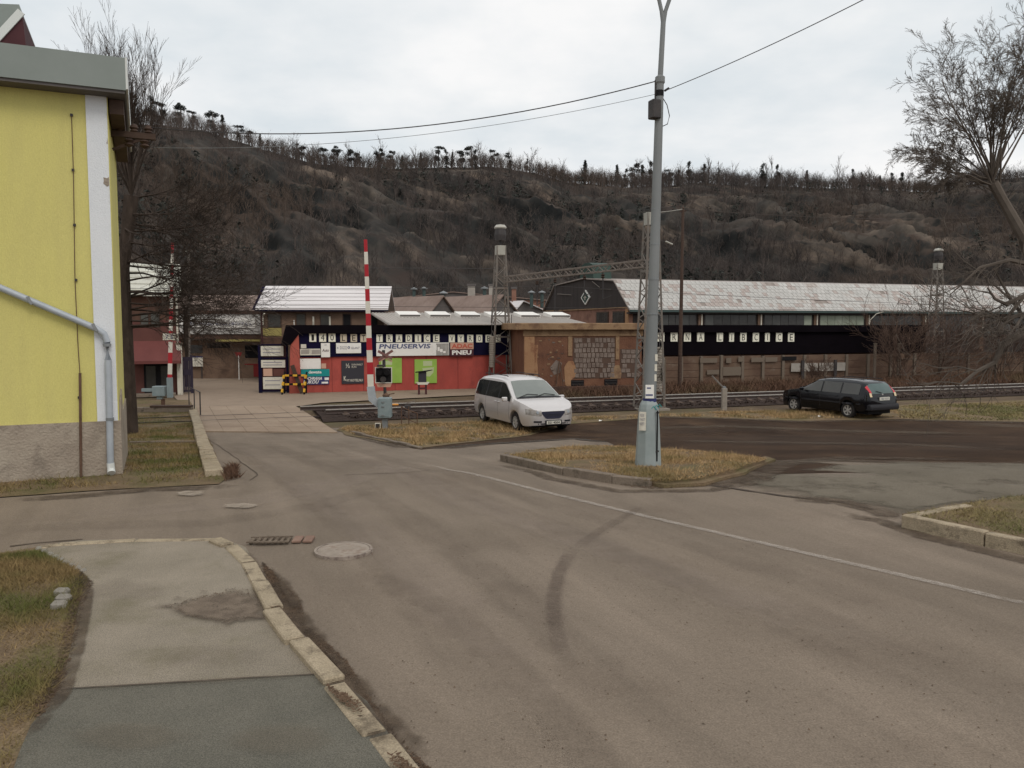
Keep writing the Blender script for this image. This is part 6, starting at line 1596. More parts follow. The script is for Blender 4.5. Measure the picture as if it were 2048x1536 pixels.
# ------------------------------------------------------------------ lattice masts, portal beam, wires
def lattice_mast(label, base, rz, Hm, w0, w1, nb, pale_top=True, lamp=False):
    t = thing('lattice_mast', label, 'mast', base, rz)
    def cpt(sx, sy, z):
        w = (w0 + (w1 - w0) * z / Hm) / 2
        return Vector((sx * w, sy * w * 0.8, z))
    for sx in (-1, 1):
        for sy in (-1, 1):
            MB().bar(cpt(sx, sy, 0), cpt(sx, sy, Hm), 0.075).build('leg', M['mast'], t)
    zs = [Hm * k / nb for k in range(nb + 1)]
    for (a, b) in (((-1, -1), (1, -1)), ((-1, 1), (1, 1)), ((-1, -1), (-1, 1)), ((1, -1), (1, 1))):
        for k in range(nb):
            p, q = (a, b) if k % 2 else (b, a)
            MB().bar(cpt(*p, zs[k]), cpt(*q, zs[k + 1]), 0.035).build('brace', M['mast'], t)
    for z in (0.0, Hm * 0.36, Hm * 0.7):
        w = w0 + (w1 - w0) * z / Hm
        mb = MB()
        for (a, b) in (((-1, -1), (1, -1)), ((1, -1), (1, 1)), ((1, 1), (-1, 1)), ((-1, 1), (-1, -1))): mb.bar(cpt(*a, z + 0.05), cpt(*b, z + 0.05), 0.07, 0.09)
        mb.build('collar', M['mast'], t)
    if pale_top: MB().box(-w1 / 2 - 0.04, w1 / 2 + 0.04, -w1 * .4 - 0.04, w1 * .4 + 0.04, Hm - 0.5, Hm + 0.02).build('head_plate', M['mast_pale'], t)
    MB().box(-w0 / 2 - 0.15, w0 / 2 + 0.15, -w0 / 2 - .1, w0 / 2 + .1, -0.2, 0.04).build('footing', M['concrete_weight'], t)
    if lamp:
        lm = MB().tube([(0, 0, Hm), (0, 0, Hm + 0.3)], 0.06, 6).lathe([(0.3, 0.3), (0.34, 0.6), (0.3, 0.95)], 12, (0, 0, Hm)).build('lamp_housing', M['dark_metal'], t)
        MB().lathe([(0.33, 0.95), (0.36, 1.02), (0.25, 1.16), (0, 1.2)], 14, (0, 0, Hm)).build('lamp_cap', M['glass_lamp'], lm, smooth=True)
    return t
MR = gp(1298, 817); ML = Vector((at(1001, 760, 45.5).x, 45.5, -1)); MF = Vector((at(1868, 740, 64).x, 64, -1))
HR = at(1298, 427, MR.y).z + 1; HL = at(1001, 492, 45.5).z + 1
lattice_mast('tall pale lattice mast standing right behind the lamp post', MR, TH, HR, 1.05, 0.46, 15)
lattice_mast('lattice mast with lamp on top behind the silver van', ML, TH, HL, 1.15, 0.45, 14, True, True)
lattice_mast('far lattice mast with pale lamp before the right end of the hall', MF, TH, at(1868, 527, 64).z + 1, 1.2, 0.5, 13, True, True)
# portal beam between the masts
pa, pb_ = at(1010, 559, ML.y), at(1292, 527, MR.y)
t = thing('portal_beam', 'long lattice beam carrying the contact wires between the two masts', 'beam', pa)
dv = pb_ - pa; nbm = 26
side = Vector((-dv.y, dv.x, 0)).normalized() * 0.13; up_ = Vector((0, 0, 0.15))
for s_, u_ in ((1, 1), (1, -1), (-1, 1), (-1, -1)): MB().bar(side * s_ + up_ * u_, dv + side * s_ + up_ * u_, 0.055).build('chord', M['mast_dark'], t)
for k in range(nbm):
    f0, f1 = k / nbm, (k + 1) / nbm
    for s_ in (1, -1):
        u_ = 1 if k % 2 else -1
        MB().bar(dv * f0 + side * s_ + up_ * u_, dv * f1 + side * s_ - up_ * u_, 0.03).build('brace', M['mast_dark'], t)
    MB().bar(dv * f0 + side + up_ * -1, dv * f0 - side + up_ * -1, 0.03).build('batten', M['mast_dark'], t)
for f, h_ in ((0.28, 1.5), (0.42, 1.9), (0.63, 1.2), (0.75, 1.4)):
    hg = MB().tube([dv * f + Vector((0, 0, -0.2)), dv * f + Vector((0, 0, -h_))], 0.03, 5).bar(dv * f + Vector((0, 0, -h_)), dv * f + Vector((0, 0, -h_)) + TU * 0.0 - TN * 0.9 + Vector((0, 0, 0.12)), 0.035).build('hanger', M['dark_metal'], t)
    MB().lathe([(0.05, 0), (0.1, 0.05), (0.05, 0.1), (0.1, 0.15), (0.05, 0.2)], 8, dv * f + Vector((0, 0, -0.45))).build('insulator', M['brown_wood'], hg)
def cable(name, label, pts, r, m='dark_metal', cat='cable'):
    o = MB().tube(pts, r, 5).build(name, M[m]); return tag(o, label, cat)
def sag(a, b, s, n=16): return [a.lerp(b, k / n) + Vector((0, 0, -s * 4 * (k / n) * (1 - k / n))) for k in range(n + 1)]
def along(u, v, z): return TC0 + TU * u + TN * v + Vector((0, 0, z + 0.0))
cable('contact_wire', 'contact wire over the railway, lower of the pair', [along(-30, 0, 4.4), along(6, 0, 4.35), along(60, 0, 4.35), along(110, 0, 4.4)], 0.008)
cable('catenary_wire', 'catenary wire over the railway, upper of the pair', sag(along(-40, 0, 5.6), along(8.5, 0, 5.3), 0.5) + sag(along(8.5, 0, 5.3), along(75, 0, 5.3), 0.7)[1:], 0.009)
cable('feeder_wire', 'thin feeder wire running left from the left lattice mast', [at(1001, 537, ML.y), at(740, 536, 38)], 0.012)
# tension weights
def weights(label, c, ztop, n, r):
    t = thing('tension_weight', label, 'weight', c)
    MB().tube([(0, 0, 0), (0, 0, ztop - c.z + 1.2)], 0.02, 5).build('rod', M['dark_metal'], t)
    me_ = MB().lathe([(r * .9, 0.0), (r, 0.02), (r, 0.1), (r * .9, 0.12)], 12).mesh('weight_disc', M['concrete_weight'], smooth=True)
    for k in range(n):
        o = child('weight_disc', me_, t); o.location = (0, 0, ztop - c.z - (k + 1) * 0.125)
for (x, y0_, y1_, Y, lab) in ((983.5, 672, 737, 45, 'stack of concrete tension weights left of the lattice mast behind the van'), (1023, 672, 737, 45.8, 'stack of concrete tension weights right of the lattice mast behind the van'), (1319, 694, 786, 36, 'stack of concrete tension weights right of the lamp post')):
    a, b = at(x, y0_, Y), at(x, y1_, Y)
    weights(lab, Vector((a.x, Y, b.z)), a.z, int((a.z - b.z) / 0.125), 5.5 / F_PX * Y if x < 1100 else 7 / F_PX * Y)
b = at(1327, 742, 36.2); t = thing('round_sign', 'pale round track sign seen edge on behind the lamp post', 'sign', Vector((b.x, 36.2, -1)))
Mz = Matrix.Rotation(R(78), 3, 'Z') @ Matrix.Rotation(R(90), 3, 'X')
MB().lathe([(0.0, -0.02), (0.6, -0.02), (0.6, 0.02), (0.0, 0.02)], 28, (0, 0, b.z + 1), Mz).build('disc', M['mast_pale'], t, smooth=True)
MB().tube([(0.1, 0.1, 0), (0.1, 0.1, b.z + 1.5)], 0.03, 6).build('post', M['fence_post'], t)
# thin dark pole behind the lot
b = gp(1359, 798); b = Vector((at(1359, 790, 45).x, 45, -1)); tp = at(1366, 418, 45)
t = thing('wire_pole', 'thin dark wire pole in front of the pale hall roof', 'pole', b)
MB().tube([(0, 0, 0), tp - b], [0.12, 0.08], 8).build('pole', M['brown_wood'], t, smooth=True)
MB().bar(tp - b + Vector((-0.2, 0, -0.15)), tp - b + Vector((0.2, 0, -0.1)), 0.06).build('crossarm', M['brown_wood'], t)
MB().lathe([(0.05, 0), (0.08, 0.05), (0.05, 0.1), (0.0, 0.14)], 8, tp - b).build('insulator', M['brown_wood'], t)
cable('pole_wire', 'thin wire from the dark pole across behind the lamp post', sag(tp, at(1292, 425, 40), 0.05, 6), 0.014, 'mast_pale')
cable('pole_wire', 'thin wire running right from the dark pole across the hillside', sag(tp, at(2300, 400, 70), 1.0, 10), 0.014, 'bark_far')
b = at(1310, 478, 36); e = at(1338, 486, 36)
t = thing('arm_lamp', 'small pale lamp on a thin arm right of the lattice mast', 'lamp', b)
MB().tube([(0, 0, 0), e - b], 0.015, 5).build('arm', M['dark_metal'], t)
MB().obox(e - b, (0.36, 0.14, 0.07), Matrix.Rotation(R(24), 3, 'Y')).build('lamp_head', M['glass_lamp'], t, bevel=0.02)

# ------------------------------------------------------------------ lamp post
lb = gp(1296, 930, 0.12); LY = lb.y
lamp = thing('lamp_post', 'grey street lamp post with pale blue conical foot on the grass island', 'street lamp', lb)
Q = lambda x, y: at(x, y, LY) - lb
base = MB()
prof = [(0.245, -0.1, 0), (0.235, 0.1, 0), (0.2, 0.75, 0), (0.178, 1.02, 0), (0.16, 1.1, 0), (0.125, 1.16, 0)]
base.lathe([(r, z) for r, z, _ in prof], 8, (0, 0, 0), Matrix.Rotation(R(22.5), 3, 'Z'))
bs_ = base.build('foot', M['post_base'], lamp, bevel=0.008)
MB().box(0.11, 0.135, -0.2, -0.185, 0.1, 1.0).build('door_seam', M['black'], bs_)
for z in (0.28, 0.96): MB().obox((0.13, -0.205 + z * 0.04, z), (0.05, 0.04, 0.025)).build('door_hinge', M['dark_metal'], bs_)
p0, p1, p2, p3 = Q(1299, 803), Q(1312, 420), Q(1320, 165), Q(1326.5, 45)
MB().tube([p0 - Vector((0, 0, .05)), p0.lerp(p1, .5), p1, p2], [0.118, 0.098, 0.083, 0.068], 12).build('post', M['post_grey'], lamp, smooth=True)
MB().lathe([(0.122, -0.04), (0.122, 0.04)], 12, p0 + Vector((0, 0, 0.02))).build('collar', M['navy'], lamp)
MB().lathe([(0.068, -0.03), (0.085, 0.0), (0.085, 0.09), (0.045, 0.12)], 12, p2).build('collar', M['post_grey'], lamp)
MB().tube([p2, p3], [0.047, 0.043], 10).build('upper_tube', M['post_grey'], lamp, smooth=True)
for k in range(5):
    q = p0.lerp(p2, 0.28 + 0.11 * k); r_ = 0.106 - 0.0085 * k
    MB().lathe([(r_ + 0.004, -0.01), (r_ + 0.004, 0.01)], 12, q).build('band', M['galv_dark'], lamp)
for (e1, e2, e3) in ((Q(1323, 22), Q(1316, -10), Q(1290, -150)), (Q(1331, 22), Q(1342, -10), Q(1375, -150))):
    a_ = MB().tube([p3, e1, e2, e3], [0.042, 0.034, 0.034, 0.03], 8).build('arm', M['post_grey'], lamp, smooth=True)
    s_ = 1 if e3.x > p3.x else -1
    MB().obox(e3 + Vector((0.25 * s_, 0, 0.03)), (0.6, 0.24, 0.13), Matrix.Rotation(R(-12 * s_), 3, 'Y')).build('lamp_head', M['post_grey'], a_, bevel=0.04)
bx = MB().box(-0.085, 0.085, -0.09, 0.09, -0.16, 0.16).mesh('junction_box', M['dark_metal'], bevel=0.015)
o = child('junction_box', bx, lamp); o.location = Q(1308, 221) + Vector((0, -0.06, 0)); o.rotation_euler.z = R(20)
MB().tube([Q(1311, 240), Q(1312, 160)], 0.025, 6).build('conduit', M['dark_metal'], lamp)
MB().lathe([(0.075, -0.05), (0.075, 0.05)], 10, Q(1319, 187)).build('wire_clamp', M['black'], lamp)
lp = [Q(1325, 195), Q(1334, 210), Q(1339, 232), Q(1335, 248), Q(1322, 254)]
MB().tube(lp, 0.008, 5).build('loop_wire', M['dark_metal'], lamp)
st_ = MB().box(-0.075, 0.075, -0.004, 0.0, -0.12, 0.12).mesh('notice', M['sign_white'])
o = child('notice', st_, lamp); o.location = Q(1297, 782) + Vector((0, -0.125, 0))
MB().box(-0.05, 0.02, -0.008, -0.0045, 0.05, 0.075).box(-0.07, 0.055, -0.008, -0.0045, -0.075, -0.045).build('print', M['slate_text'], o)
o = child('notice', MB().box(-0.062, 0.062, -0.004, 0.0, -0.165, 0.165).mesh('notice', M['sign_cream']), lamp); o.location = Q(1282, 840) + Vector((0, -0.175, 0)); o.rotation_euler = (R(-3), 0, R(-22))
lettering(o, 'POZOR\nPLAKÁTY\nNELEPIT', 0, -0.005, 0.03, 0.09, 0.2, M['grey_ink'])
gr_ = MB()
for k in range(3): gr_.tube([Q(1300 + k * 6, 816 - k * 3) + Vector((0, -0.16, 0)), Q(1304 + k * 6, 812 - k * 2) + Vector((0, -0.158, 0.01)), Q(1310 + k * 5, 818 - k * 3) + Vector((0, -0.155, 0))], 0.008, 4)
gr_.build('scribble', M['teal'], lamp)
# flaking poster remains on the right of the post
for k, (x, y) in enumerate(((1313, 715), (1312, 735), (1311, 755))):
    MB().obox(Q(x, y) + Vector((-0.02, -0.085, 0)), (0.05, 0.012, 0.12), Matrix.Rotation(R(20), 3, 'Z')).build('paper_scrap', M['sign_cream'], lamp)

# overhead wires from the post
wl = lb + Q(1313, 162)
cable('overhead_wire', 'thick overhead wire from the lamp post to the yellow house', sag(wl, BRK, 0.42, 24), 0.01)
cable('overhead_wire', 'thin lower overhead wire from the lamp post to the yellow house', sag(lb + Q(1313, 188), BRK + Vector((0.05, 0.1, -0.35)), 0.28, 24), 0.0045, 'galv_dark')
cable('overhead_wire', 'overhead wire from the lamp post up to the right edge', sag(lb + Q(1329, 182), at(2150, -230, 9.5), 0.12, 16), 0.007)
cable('wire_grip', 'short wire grip where the right wire leaves the lamp post', [lb + Q(1329, 182), lb + Q(1338, 176)], 0.02)

# ------------------------------------------------------------------ crossing barriers and signals
def barrier(label, root, foot, a, b, wpx_base, nstripes, box_c, F):
    t = thing('crossing_barrier', label, 'barrier', root)
    a, b = a - root, b - root; d = b - a
    arm = MB().bar(a, b, 0.02).build('arm', M['barrier_white'], t)
    for k in range(nstripes):
        f0, f1 = k / nstripes, (k + 1) / nstripes
        w0_ = wpx_base * (1 - 0.5 * (f0 + f1) / 2)
        MB().bar(a + d * f0, a + d * f1, 0.06, w0_).build('red_stripe' if k % 2 else 'white_stripe', M['barrier_red'] if k % 2 else M['barrier_white'], arm)
    return t, a, b
BR = gp(763, 858); BYr = BR.y
t, a, b = barrier('raised red and white crossing barrier on the right of the road', BR, None, at(741.5, 773, BYr), at(731, 479, BYr), 0.21, 12, None, None)
Q = lambda x, y, dy=0: at(x, y, BYr + dy) - BR
MB().bar(a, Q(745, 800), 0.1, 0.26).bar(Q(742, 796), Q(762, 812), 0.12, 0.22).build('counterweight', M['galv'], t)
c0, c1 = Q(757, 795), Q(783, 835)
cab = MB().box(c0.x, c1.x, -0.22, 0.22, c1.z, c0.z).build('cabinet', M['cabinet'], t, bevel=0.02)
MB().box(c0.x + 0.05, c1.x - 0.05, -0.232, -0.221, c1.z + 0.06, c0.z - 0.06).build('door', M['cabinet'], cab, bevel=0.004)
for y in (803, 812, 829): p = Q(768, y); MB().obox((p.x, -0.24, p.z), (0.1, 0.03, 0.04)).build('latch', M['galv_dark'], cab)
MB().box(Q(765, 835).x, Q(775, 835).x, -0.1, 0.1, -0.05, c1.z - 0.003).build('pedestal', M['galv_dark'], t)
MB().box(Q(752, 850).x, Q(762, 850).x, -0.12, 0.12, 0.0, 0.16).build('foot_block', M['dark_metal'], t)
MB().obox((Q(757, 855).x, -0.14, 0.12), (0.2, 0.03, 0.22)).build('number_plate', M['sign_cream'], t, bevel=0.01)
MB().obox((Q(757, 855).x, -0.16, 0.12), (0.14, 0.02, 0.16)).build('number_field', M['dark_metal'], t)
# signal beside the barrier
sb = Vector((Q(768, 850).x, 0.5, 0)) + BR; sb.z = g(sb.y)
SY = sb.y
t = thing('crossing_signal', 'crossing signal with black backboard and white border beside the right barrier', 'signal', sb)
Q2 = lambda x, y: at(x, y, SY) - sb
MB().tube([(0, 0, 0), Q2(767, 700)], 0.055, 8).build('post', M['dark_metal'], t)
x0_, x1_, z0_, z1_ = Q2(751, 750).x, Q2(785, 750).x, Q2(768, 766).z, Q2(768, 734).z
bb = MB().box(x0_, x1_, -0.09, -0.06, z0_, z1_).build('backboard', M['black'], t, bevel=0.02)
fw = 0.03
for (a_, b_, c_, d_) in ((x0_, x1_, z1_ - fw, z1_), (x0_, x1_, z0_, z0_ + fw), (x0_, x0_ + fw, z0_ + fw, z1_ - fw), (x1_ - fw, x1_, z0_ + fw, z1_ - fw)):
    MB().box(a_, b_, -0.1, -0.089, c_, d_).build('border', M['barrier_white'], bb)
for (fx, fz, mt) in ((0.28, 0.68, 'black'), (0.72, 0.68, 'black'), (0.5, 0.25, 'dark_metal')):
    MB().lathe([(0.1, 0), (0.1, 0.14)], 14, (x0_ + (x1_ - x0_) * fx, -0.1, z0_ + (z1_ - z0_) * fz), Matrix.Rotation(R(90), 3, 'X')).build('lamp_visor', M[mt], bb)
MB().prism([(Q2(753, 767).x, Q2(768, 767).z), (Q2(784, 767).x, Q2(768, 767).z), (Q2(781, 774).x, Q2(768, 774).z), (Q2(756, 774).x, Q2(768, 774).z)], -0.07, -0.03).build('lower_plate', M['pink_print'], t)
for (p_, q_) in (((757, 702), (785, 717)), ((757, 720), (786, 701))):
    MB().bar(Q2(*p_) + Vector((0, -0.07 if p_[1] > 710 else -0.1, 0)), Q2(*q_) + Vector((0, -0.07 if p_[1] > 710 else -0.1, 0)), 0.02, 0.09).build('saltire_arm', M['cross_red'], t)
for (p_, q_) in (((758, 723), (771, 716)), ((771, 716), (785, 723))):
    MB().bar(Q2(*p_) + Vector((0, -0.05, 0)), Q2(*q_) + Vector((0, -0.05, 0)), 0.02, 0.05).build('lower_arm', M['pink_print'], t)
MB().box(Q2(757, 728).x, Q2(769, 728).x, -0.35, -0.08, Q2(768, 733).z + 0.01, Q2(768, 730).z + 0.02).build('bell_hood', M['dark_metal'], t)
# bell and relay beside
p = gp(775, 858); 
b = at(772, 790, BYr + 0.3); t = thing('crossing_bell', 'dark crossing bell above the pale blue cabinet', 'bell', b)
MB().lathe([(0, -0.1), (0.11, -0.07), (0.13, 0.0), (0.05, 0.06), (0, 0.08)], 12).build('bell', M['rust'], t, smooth=True)
MB().bar((0, 0, 0), (0.3, 0, 0.06), 0.03).build('arm', M['rust'], t); MB().tube([(0, 0, -0.1), (0, 0, -0.4)], 0.03, 6).build('stem', M['rust'], t)
# rusty low frame
rf_ = gp(803, 851); t = thing('rusty_frame', 'low rusty pipe frame with small box beside the pale blue cabinet', 'railing', rf_, R(16))
f_ = 1 / (F_PX / rf_.y)
for x in (0, 15, 32): MB().tube([(x * f_, 0, 0), (x * f_, 0, 38 * f_ if x < 30 else 24 * f_)], 0.02, 5).build('post', M['rust'], t)
MB().tube([(0, 0, 38 * f_), (15 * f_, 0, 30 * f_), (32 * f_, 0, 24 * f_)], 0.02, 5).build('rail', M['rust'], t)
MB().tube([(2 * f_, 0, 18 * f_), (32 * f_, 0, 3 * f_)], 0.015, 5).build('brace', M['rust'], t)
MB().obox((14 * f_, 0.15, 34 * f_), (0.2, 0.15, 0.22)).build('point_box', M['dark_metal'], t)
MB().bar((12 * f_, 0.1, 45 * f_), (28 * f_, 0.1, 48 * f_), 0.04).build('lever', M['mast'], t)
p = gp(791, 822); t = thing('track_marker', 'small amber track marker lying between the rails', 'marker', Vector((p.x, p.y, -0.75)))
MB().obox((0, 0, 0.02), (0.26, 0.12, 0.07)).build('reflector', M['amber'], t, bevel=0.02); MB().obox((0, 0.0, -0.08), (0.2, 0.1, 0.12)).build('foot', M['rust'], t)
# far signal
fb = gp(845, 789); t = thing('crossing_signal', 'small far crossing signal on red brown legs in front of the lime poster', 'signal', fb, R(8))
f_ = 1 / (F_PX / fb.y)
for x in (-7, 7): MB().box(x * f_ - 0.05, x * f_ + 0.05, -0.05, 0.05, 0, 24 * f_).build('leg', M['maroon'], t)
MB().box(-7 * f_, 7 * f_, -0.04, 0.04, 11 * f_, 14 * f_).build('crossbar', M['maroon'], t)
MB().prism([(-13 * f_, 25 * f_), (14 * f_, 25 * f_), (10 * f_, 20 * f_), (-9 * f_, 20 * f_)], -0.12, 0.12).build('base_plate', M['sign_cream'], t)
MB().box(-8 * f_, 8 * f_, -0.12, 0.1, 25 * f_, 46 * f_).build('lamp_box', M['charcoal'], t, bevel=0.02)
MB().prism([(-14 * f_, 44 * f_), (-14 * f_, 46 * f_), (8 * f_, 48.5 * f_), (20 * f_, 50 * f_), (20 * f_, 49 * f_), (8 * f_, 46 * f_)], -0.2, 0.0).build('visor', M['black'], t)
# left barrier beyond the crossing
BL = gp(330, 812); BYl = BL.y
t, a, b = barrier('raised red and white crossing barrier on the left, half hidden by branches', BL, None, at(339, 792, BYl), at(345, 485, BYl), 0.19, 14, None, None)
Q = lambda x, y: at(x, y, BYl) - BL
MB().box(Q(336, 790).x, Q(345, 790).x, -0.1, 0.1, Q(340, 795).z, Q(340, 755).z).build('counterweight', M['cabinet'], t)
MB().box(Q(308, 790).x, Q(332, 790).x, -0.2, 0.2, Q(320, 792).z, Q(320, 772).z).build('cabinet', M['cabinet'], t, bevel=0.02)
MB().bar(Q(284, 780), Q(312, 780), 0.12, 0.14).build('drive_arm', M['cabinet'], t)
MB().box(Q(315, 790).x, Q(325, 790).x, -0.1, 0.1, Q(320, 798).z, Q(320, 792).z - 0.003).build('pedestal', M['cabinet'], t)
MB().box(Q(323, 800).x, Q(329, 800).x, -0.06, 0.06, -0.05, Q(320, 798).z).build('foot', M['rust'], t)
pl_ = MB().box(Q(328, 680).x, Q(353, 680).x, -0.12, -0.09, Q(340, 680).z, Q(340, 667).z).build('number_board', M['sign_cream'], t)
lettering(pl_, '7 5', Q(341, 673).x, -0.124, Q(341, 673.5).z, 0.36, 0.2, M['grey_ink'], 0.03)
# left mast fragments: a thin pale pole with cap behind the tree
b = Vector((at(379, 780, 46).x, 46, -1)); tp = at(377, 503, 46); t = thing('signal_pole', 'thin weathered pole with pale cap behind the dark tree at the gate', 'pole', b)
MB().tube([(0, 0, 0), tp - b], 0.07, 7).build('pole', M['mast'], t); MB().box((tp - b).x - 0.2, (tp - b).x + 0.25, (tp - b).y - 0.08, (tp - b).y + 0.08, (tp - b).z, (tp - b).z + 0.1).build('cap', M['mast_pale'], t)
# gate pillar
b = gp(361, 790); t = thing('gate_pillar', 'slim pale gate pillar between the gatehouse and the gate leaf', 'pillar', b)
MB().box(-0.1, 0.1, -0.12, 0.12, 0, 2.6).build('shaft', M['sign_cream'], t, bevel=0.01); MB().box(-0.13, 0.13, -0.15, 0.15, 2.6, 2.7).build('cap', M['fence_post'], t)

# concrete post with bar at the edge of the lot
b = gp(1448, 818); t = thing('concrete_post', 'short grey concrete post with a slanting bar left of the black car', 'post', b)
f_ = b.y / F_PX
MB().box(-5 * f_, 5 * f_, -0.1, 0.1, -0.1, 42 * f_).build('shaft', M['concrete_weight'], t, bevel=0.015)
MB().bar((0, 0, 41 * f_), (-22 * f_, 0.3, 66 * f_), 0.05).build('bar', M['mast'], t)
MB().lathe([(0.07, -0.06), (0.07, 0.06)], 8, (0, 0, 43 * f_), Matrix.Rotation(R(90), 3, 'X')).build('pivot', M['galv_dark'], t)
# litter
for (x, y, lab) in ((1202, 843, 'scrap of white paper on the dark lot right of the van'), (1213, 812, 'white scrap on the grass by the rails behind the lot'), (1640, 834, 'pale scrap on the grass under the black car')):
    p = gp(x, y); o = MB().add([(-.09, -.05, .02), (.08, -.06, .05), (.1, .05, .02), (-.06, .06, .06)], [(0, 1, 2, 3)]).build('paper_scrap', M['sign_white']); o.location = p; tag(o, lab, 'litter')

# ------------------------------------------------------------------ cars
class Loft:
    def __init__(s, xs, secs): s.xs = xs; s.secs = secs          # secs[i] = list of (halfwidth, z), bottom to top
    def sec(s, x):
        x = min(max(x, s.xs[0]), s.xs[-1])
        i = min(max(int(np.searchsorted(s.xs, x) - 1), 0), len(s.xs) - 2)
        f = (x - s.xs[i]) / (s.xs[i + 1] - s.xs[i])
        return [(a[0] * (1 - f) + b[0] * f, a[1] * (1 - f) + b[1] * f) for a, b in zip(s.secs[i], s.secs[i + 1])]
    def side(s, x, z):
        sc = s.sec(x)
        if z < sc[0][1] or z > sc[-1][1]: return -1
        for (w0, z0), (w1, z1) in zip(sc[:-1], sc[1:]):
            if z0 <= z <= z1: return w0 + (w1 - w0) * ((z - z0) / max(z1 - z0, 1e-6))
        return -1
    def top(s, x, y):
        sc = s.sec(x); y = abs(y)
        for (w0, z0), (w1, z1) in list(zip(sc[:-1], sc[1:]))[::-1]:
            if w1 <= y <= w0: return z0 + (z1 - z0) * ((w0 - y) / max(w0 - w1, 1e-6))
        return sc[-1][1]
    def surf_x(s, y, z, sgn):                                     # first x met coming from the front (1) or rear (-1)
        x = s.xs[-1] if sgn > 0 else s.xs[0]
        prev = x
        for k in range(400):
            if s.side(x, z) >= abs(y):
                lo, hi = prev, x
                for _ in range(14):
                    m_ = (lo + hi) / 2
                    if s.side(m_, z) >= abs(y): hi = m_
                    else: lo = m_
                return hi
            prev = x; x -= sgn * 0.01
            if k > 55: break
        return x
    def mesh(s, name, m):
        mb = MB(); n = len(s.secs[0]); N = len(s.xs)
        for x, sc in zip(s.xs, s.secs):
            mb.v += [(x, w, z) for w, z in sc] + [(x, -w, z) for w, z in sc[-2::-1]]
        k = 2 * n - 1
        for i in range(N - 1):
            for j in range(k - 1): mb.f.append([i * k + j, i * k + j + 1, (i + 1) * k + j + 1, (i + 1) * k + j]); mb.mi.append(0)
            mb.f.append([i * k + k - 1, i * k, (i + 1) * k, (i + 1) * k + k - 1]); mb.mi.append(0)
        mb.f.append(list(range(k))); mb.mi.append(0); mb.f.append([(N - 1) * k + j for j in range(k)][::-1]); mb.mi.append(0)
        return mb.mesh(name, m, smooth=True)
    def patch_side(s, name, lo, hi, x0, x1, m, parent, sgn, off=0.006, n=14, nz=4):
        V = []; F = []
        for i in range(n + 1):
            x = x0 + (x1 - x0) * i / n; a, b = lo(x), hi(x)
            for j in range(nz + 1):
                z = a + (b - a) * j / nz; V.append((x, sgn * (s.side(x, z) + off), z))
        for i in range(n):
            for j in range(nz): q = i * (nz + 1) + j; F.append((q, q + 1, q + nz + 2, q + nz + 1))
        mb = MB().add(V, F); return child(name, mb.mesh(name, m, smooth=True), parent)
    def patch_end(s, name, y0, y1, zlo, zhi, m, parent, sgn, off=0.008, n=10, nz=5):
        V = []; F = []
        for i in range(n + 1):
            y = y0 + (y1 - y0) * i / n; a, b = zlo(y), zhi(y)
            for j in range(nz + 1):
                z = a + (b - a) * j / nz; V.append((s.surf_x(y, z, sgn) + sgn * off, y, z))
        for i in range(n):
            for j in range(nz): q = i * (nz + 1) + j; F.append((q, q + 1, q + nz + 2, q + nz + 1))
        mb = MB().add(V, F); return child(name, mb.mesh(name, m, smooth=True), parent)
    def patch_top(s, name, x0, x1, yw, m, parent, off=0.008, n=10, ny=10):
        V = []; F = []
        for i in range(n + 1):
            x = x0 + (x1 - x0) * i / n; w = yw(i / n)
            for j in range(ny + 1):
                y = -w + 2 * w * j / ny; V.append((x, y, s.top(x, y) + off))
        for i in range(n):
            for j in range(ny): q = i * (ny + 1) + j; F.append((q, q + 1, q + ny + 2, q + ny + 1))
        mb = MB().add(V, F); return child(name, mb.mesh(name, m, smooth=True), parent)

def car_loft(topk, beltk, widk, axles, rw, sill, tumble, xs):
    secs = []
    for x in xs:
        zt_ = float(np.interp(x, *zip(*topk))); zb_ = float(np.interp(x, *zip(*beltk))); w = float(np.interp(x, *zip(*widk)))
        z0 = float(np.interp(x, *zip(*sill)))
        for ax in axles:
            d = abs(x - ax)
            if d < rw: z0 = max(z0, 0.32 + math.sqrt(max(rw * rw - d * d, 0)) * 0.98)
        zb_ = min(zb_, zt_ - 0.04)
        z1 = max(0.45, z0 + 0.02); z2 = max(0.68, z1 + 0.03); zb_ = max(zb_, z2 + 0.02); zt_ = max(zt_, zb_ + 0.04)
        wt = w * 0.975 - tumble * (zt_ - zb_)
        secs.append([(w * 0.94, z0), (w * 0.985, z1), (w, z2), (w * 0.975, zb_), (wt + 0.02, zt_ - (0.11 if zt_ - zb_ > 0.2 else 0.025)), (max(wt - 0.1, 0.05), zt_ - (0.03 if zt_ - zb_ > 0.2 else 0.008)), (max(wt - 0.4, 0.02), zt_ - 0.004), (0, zt_)])
    return Loft(list(xs), secs)

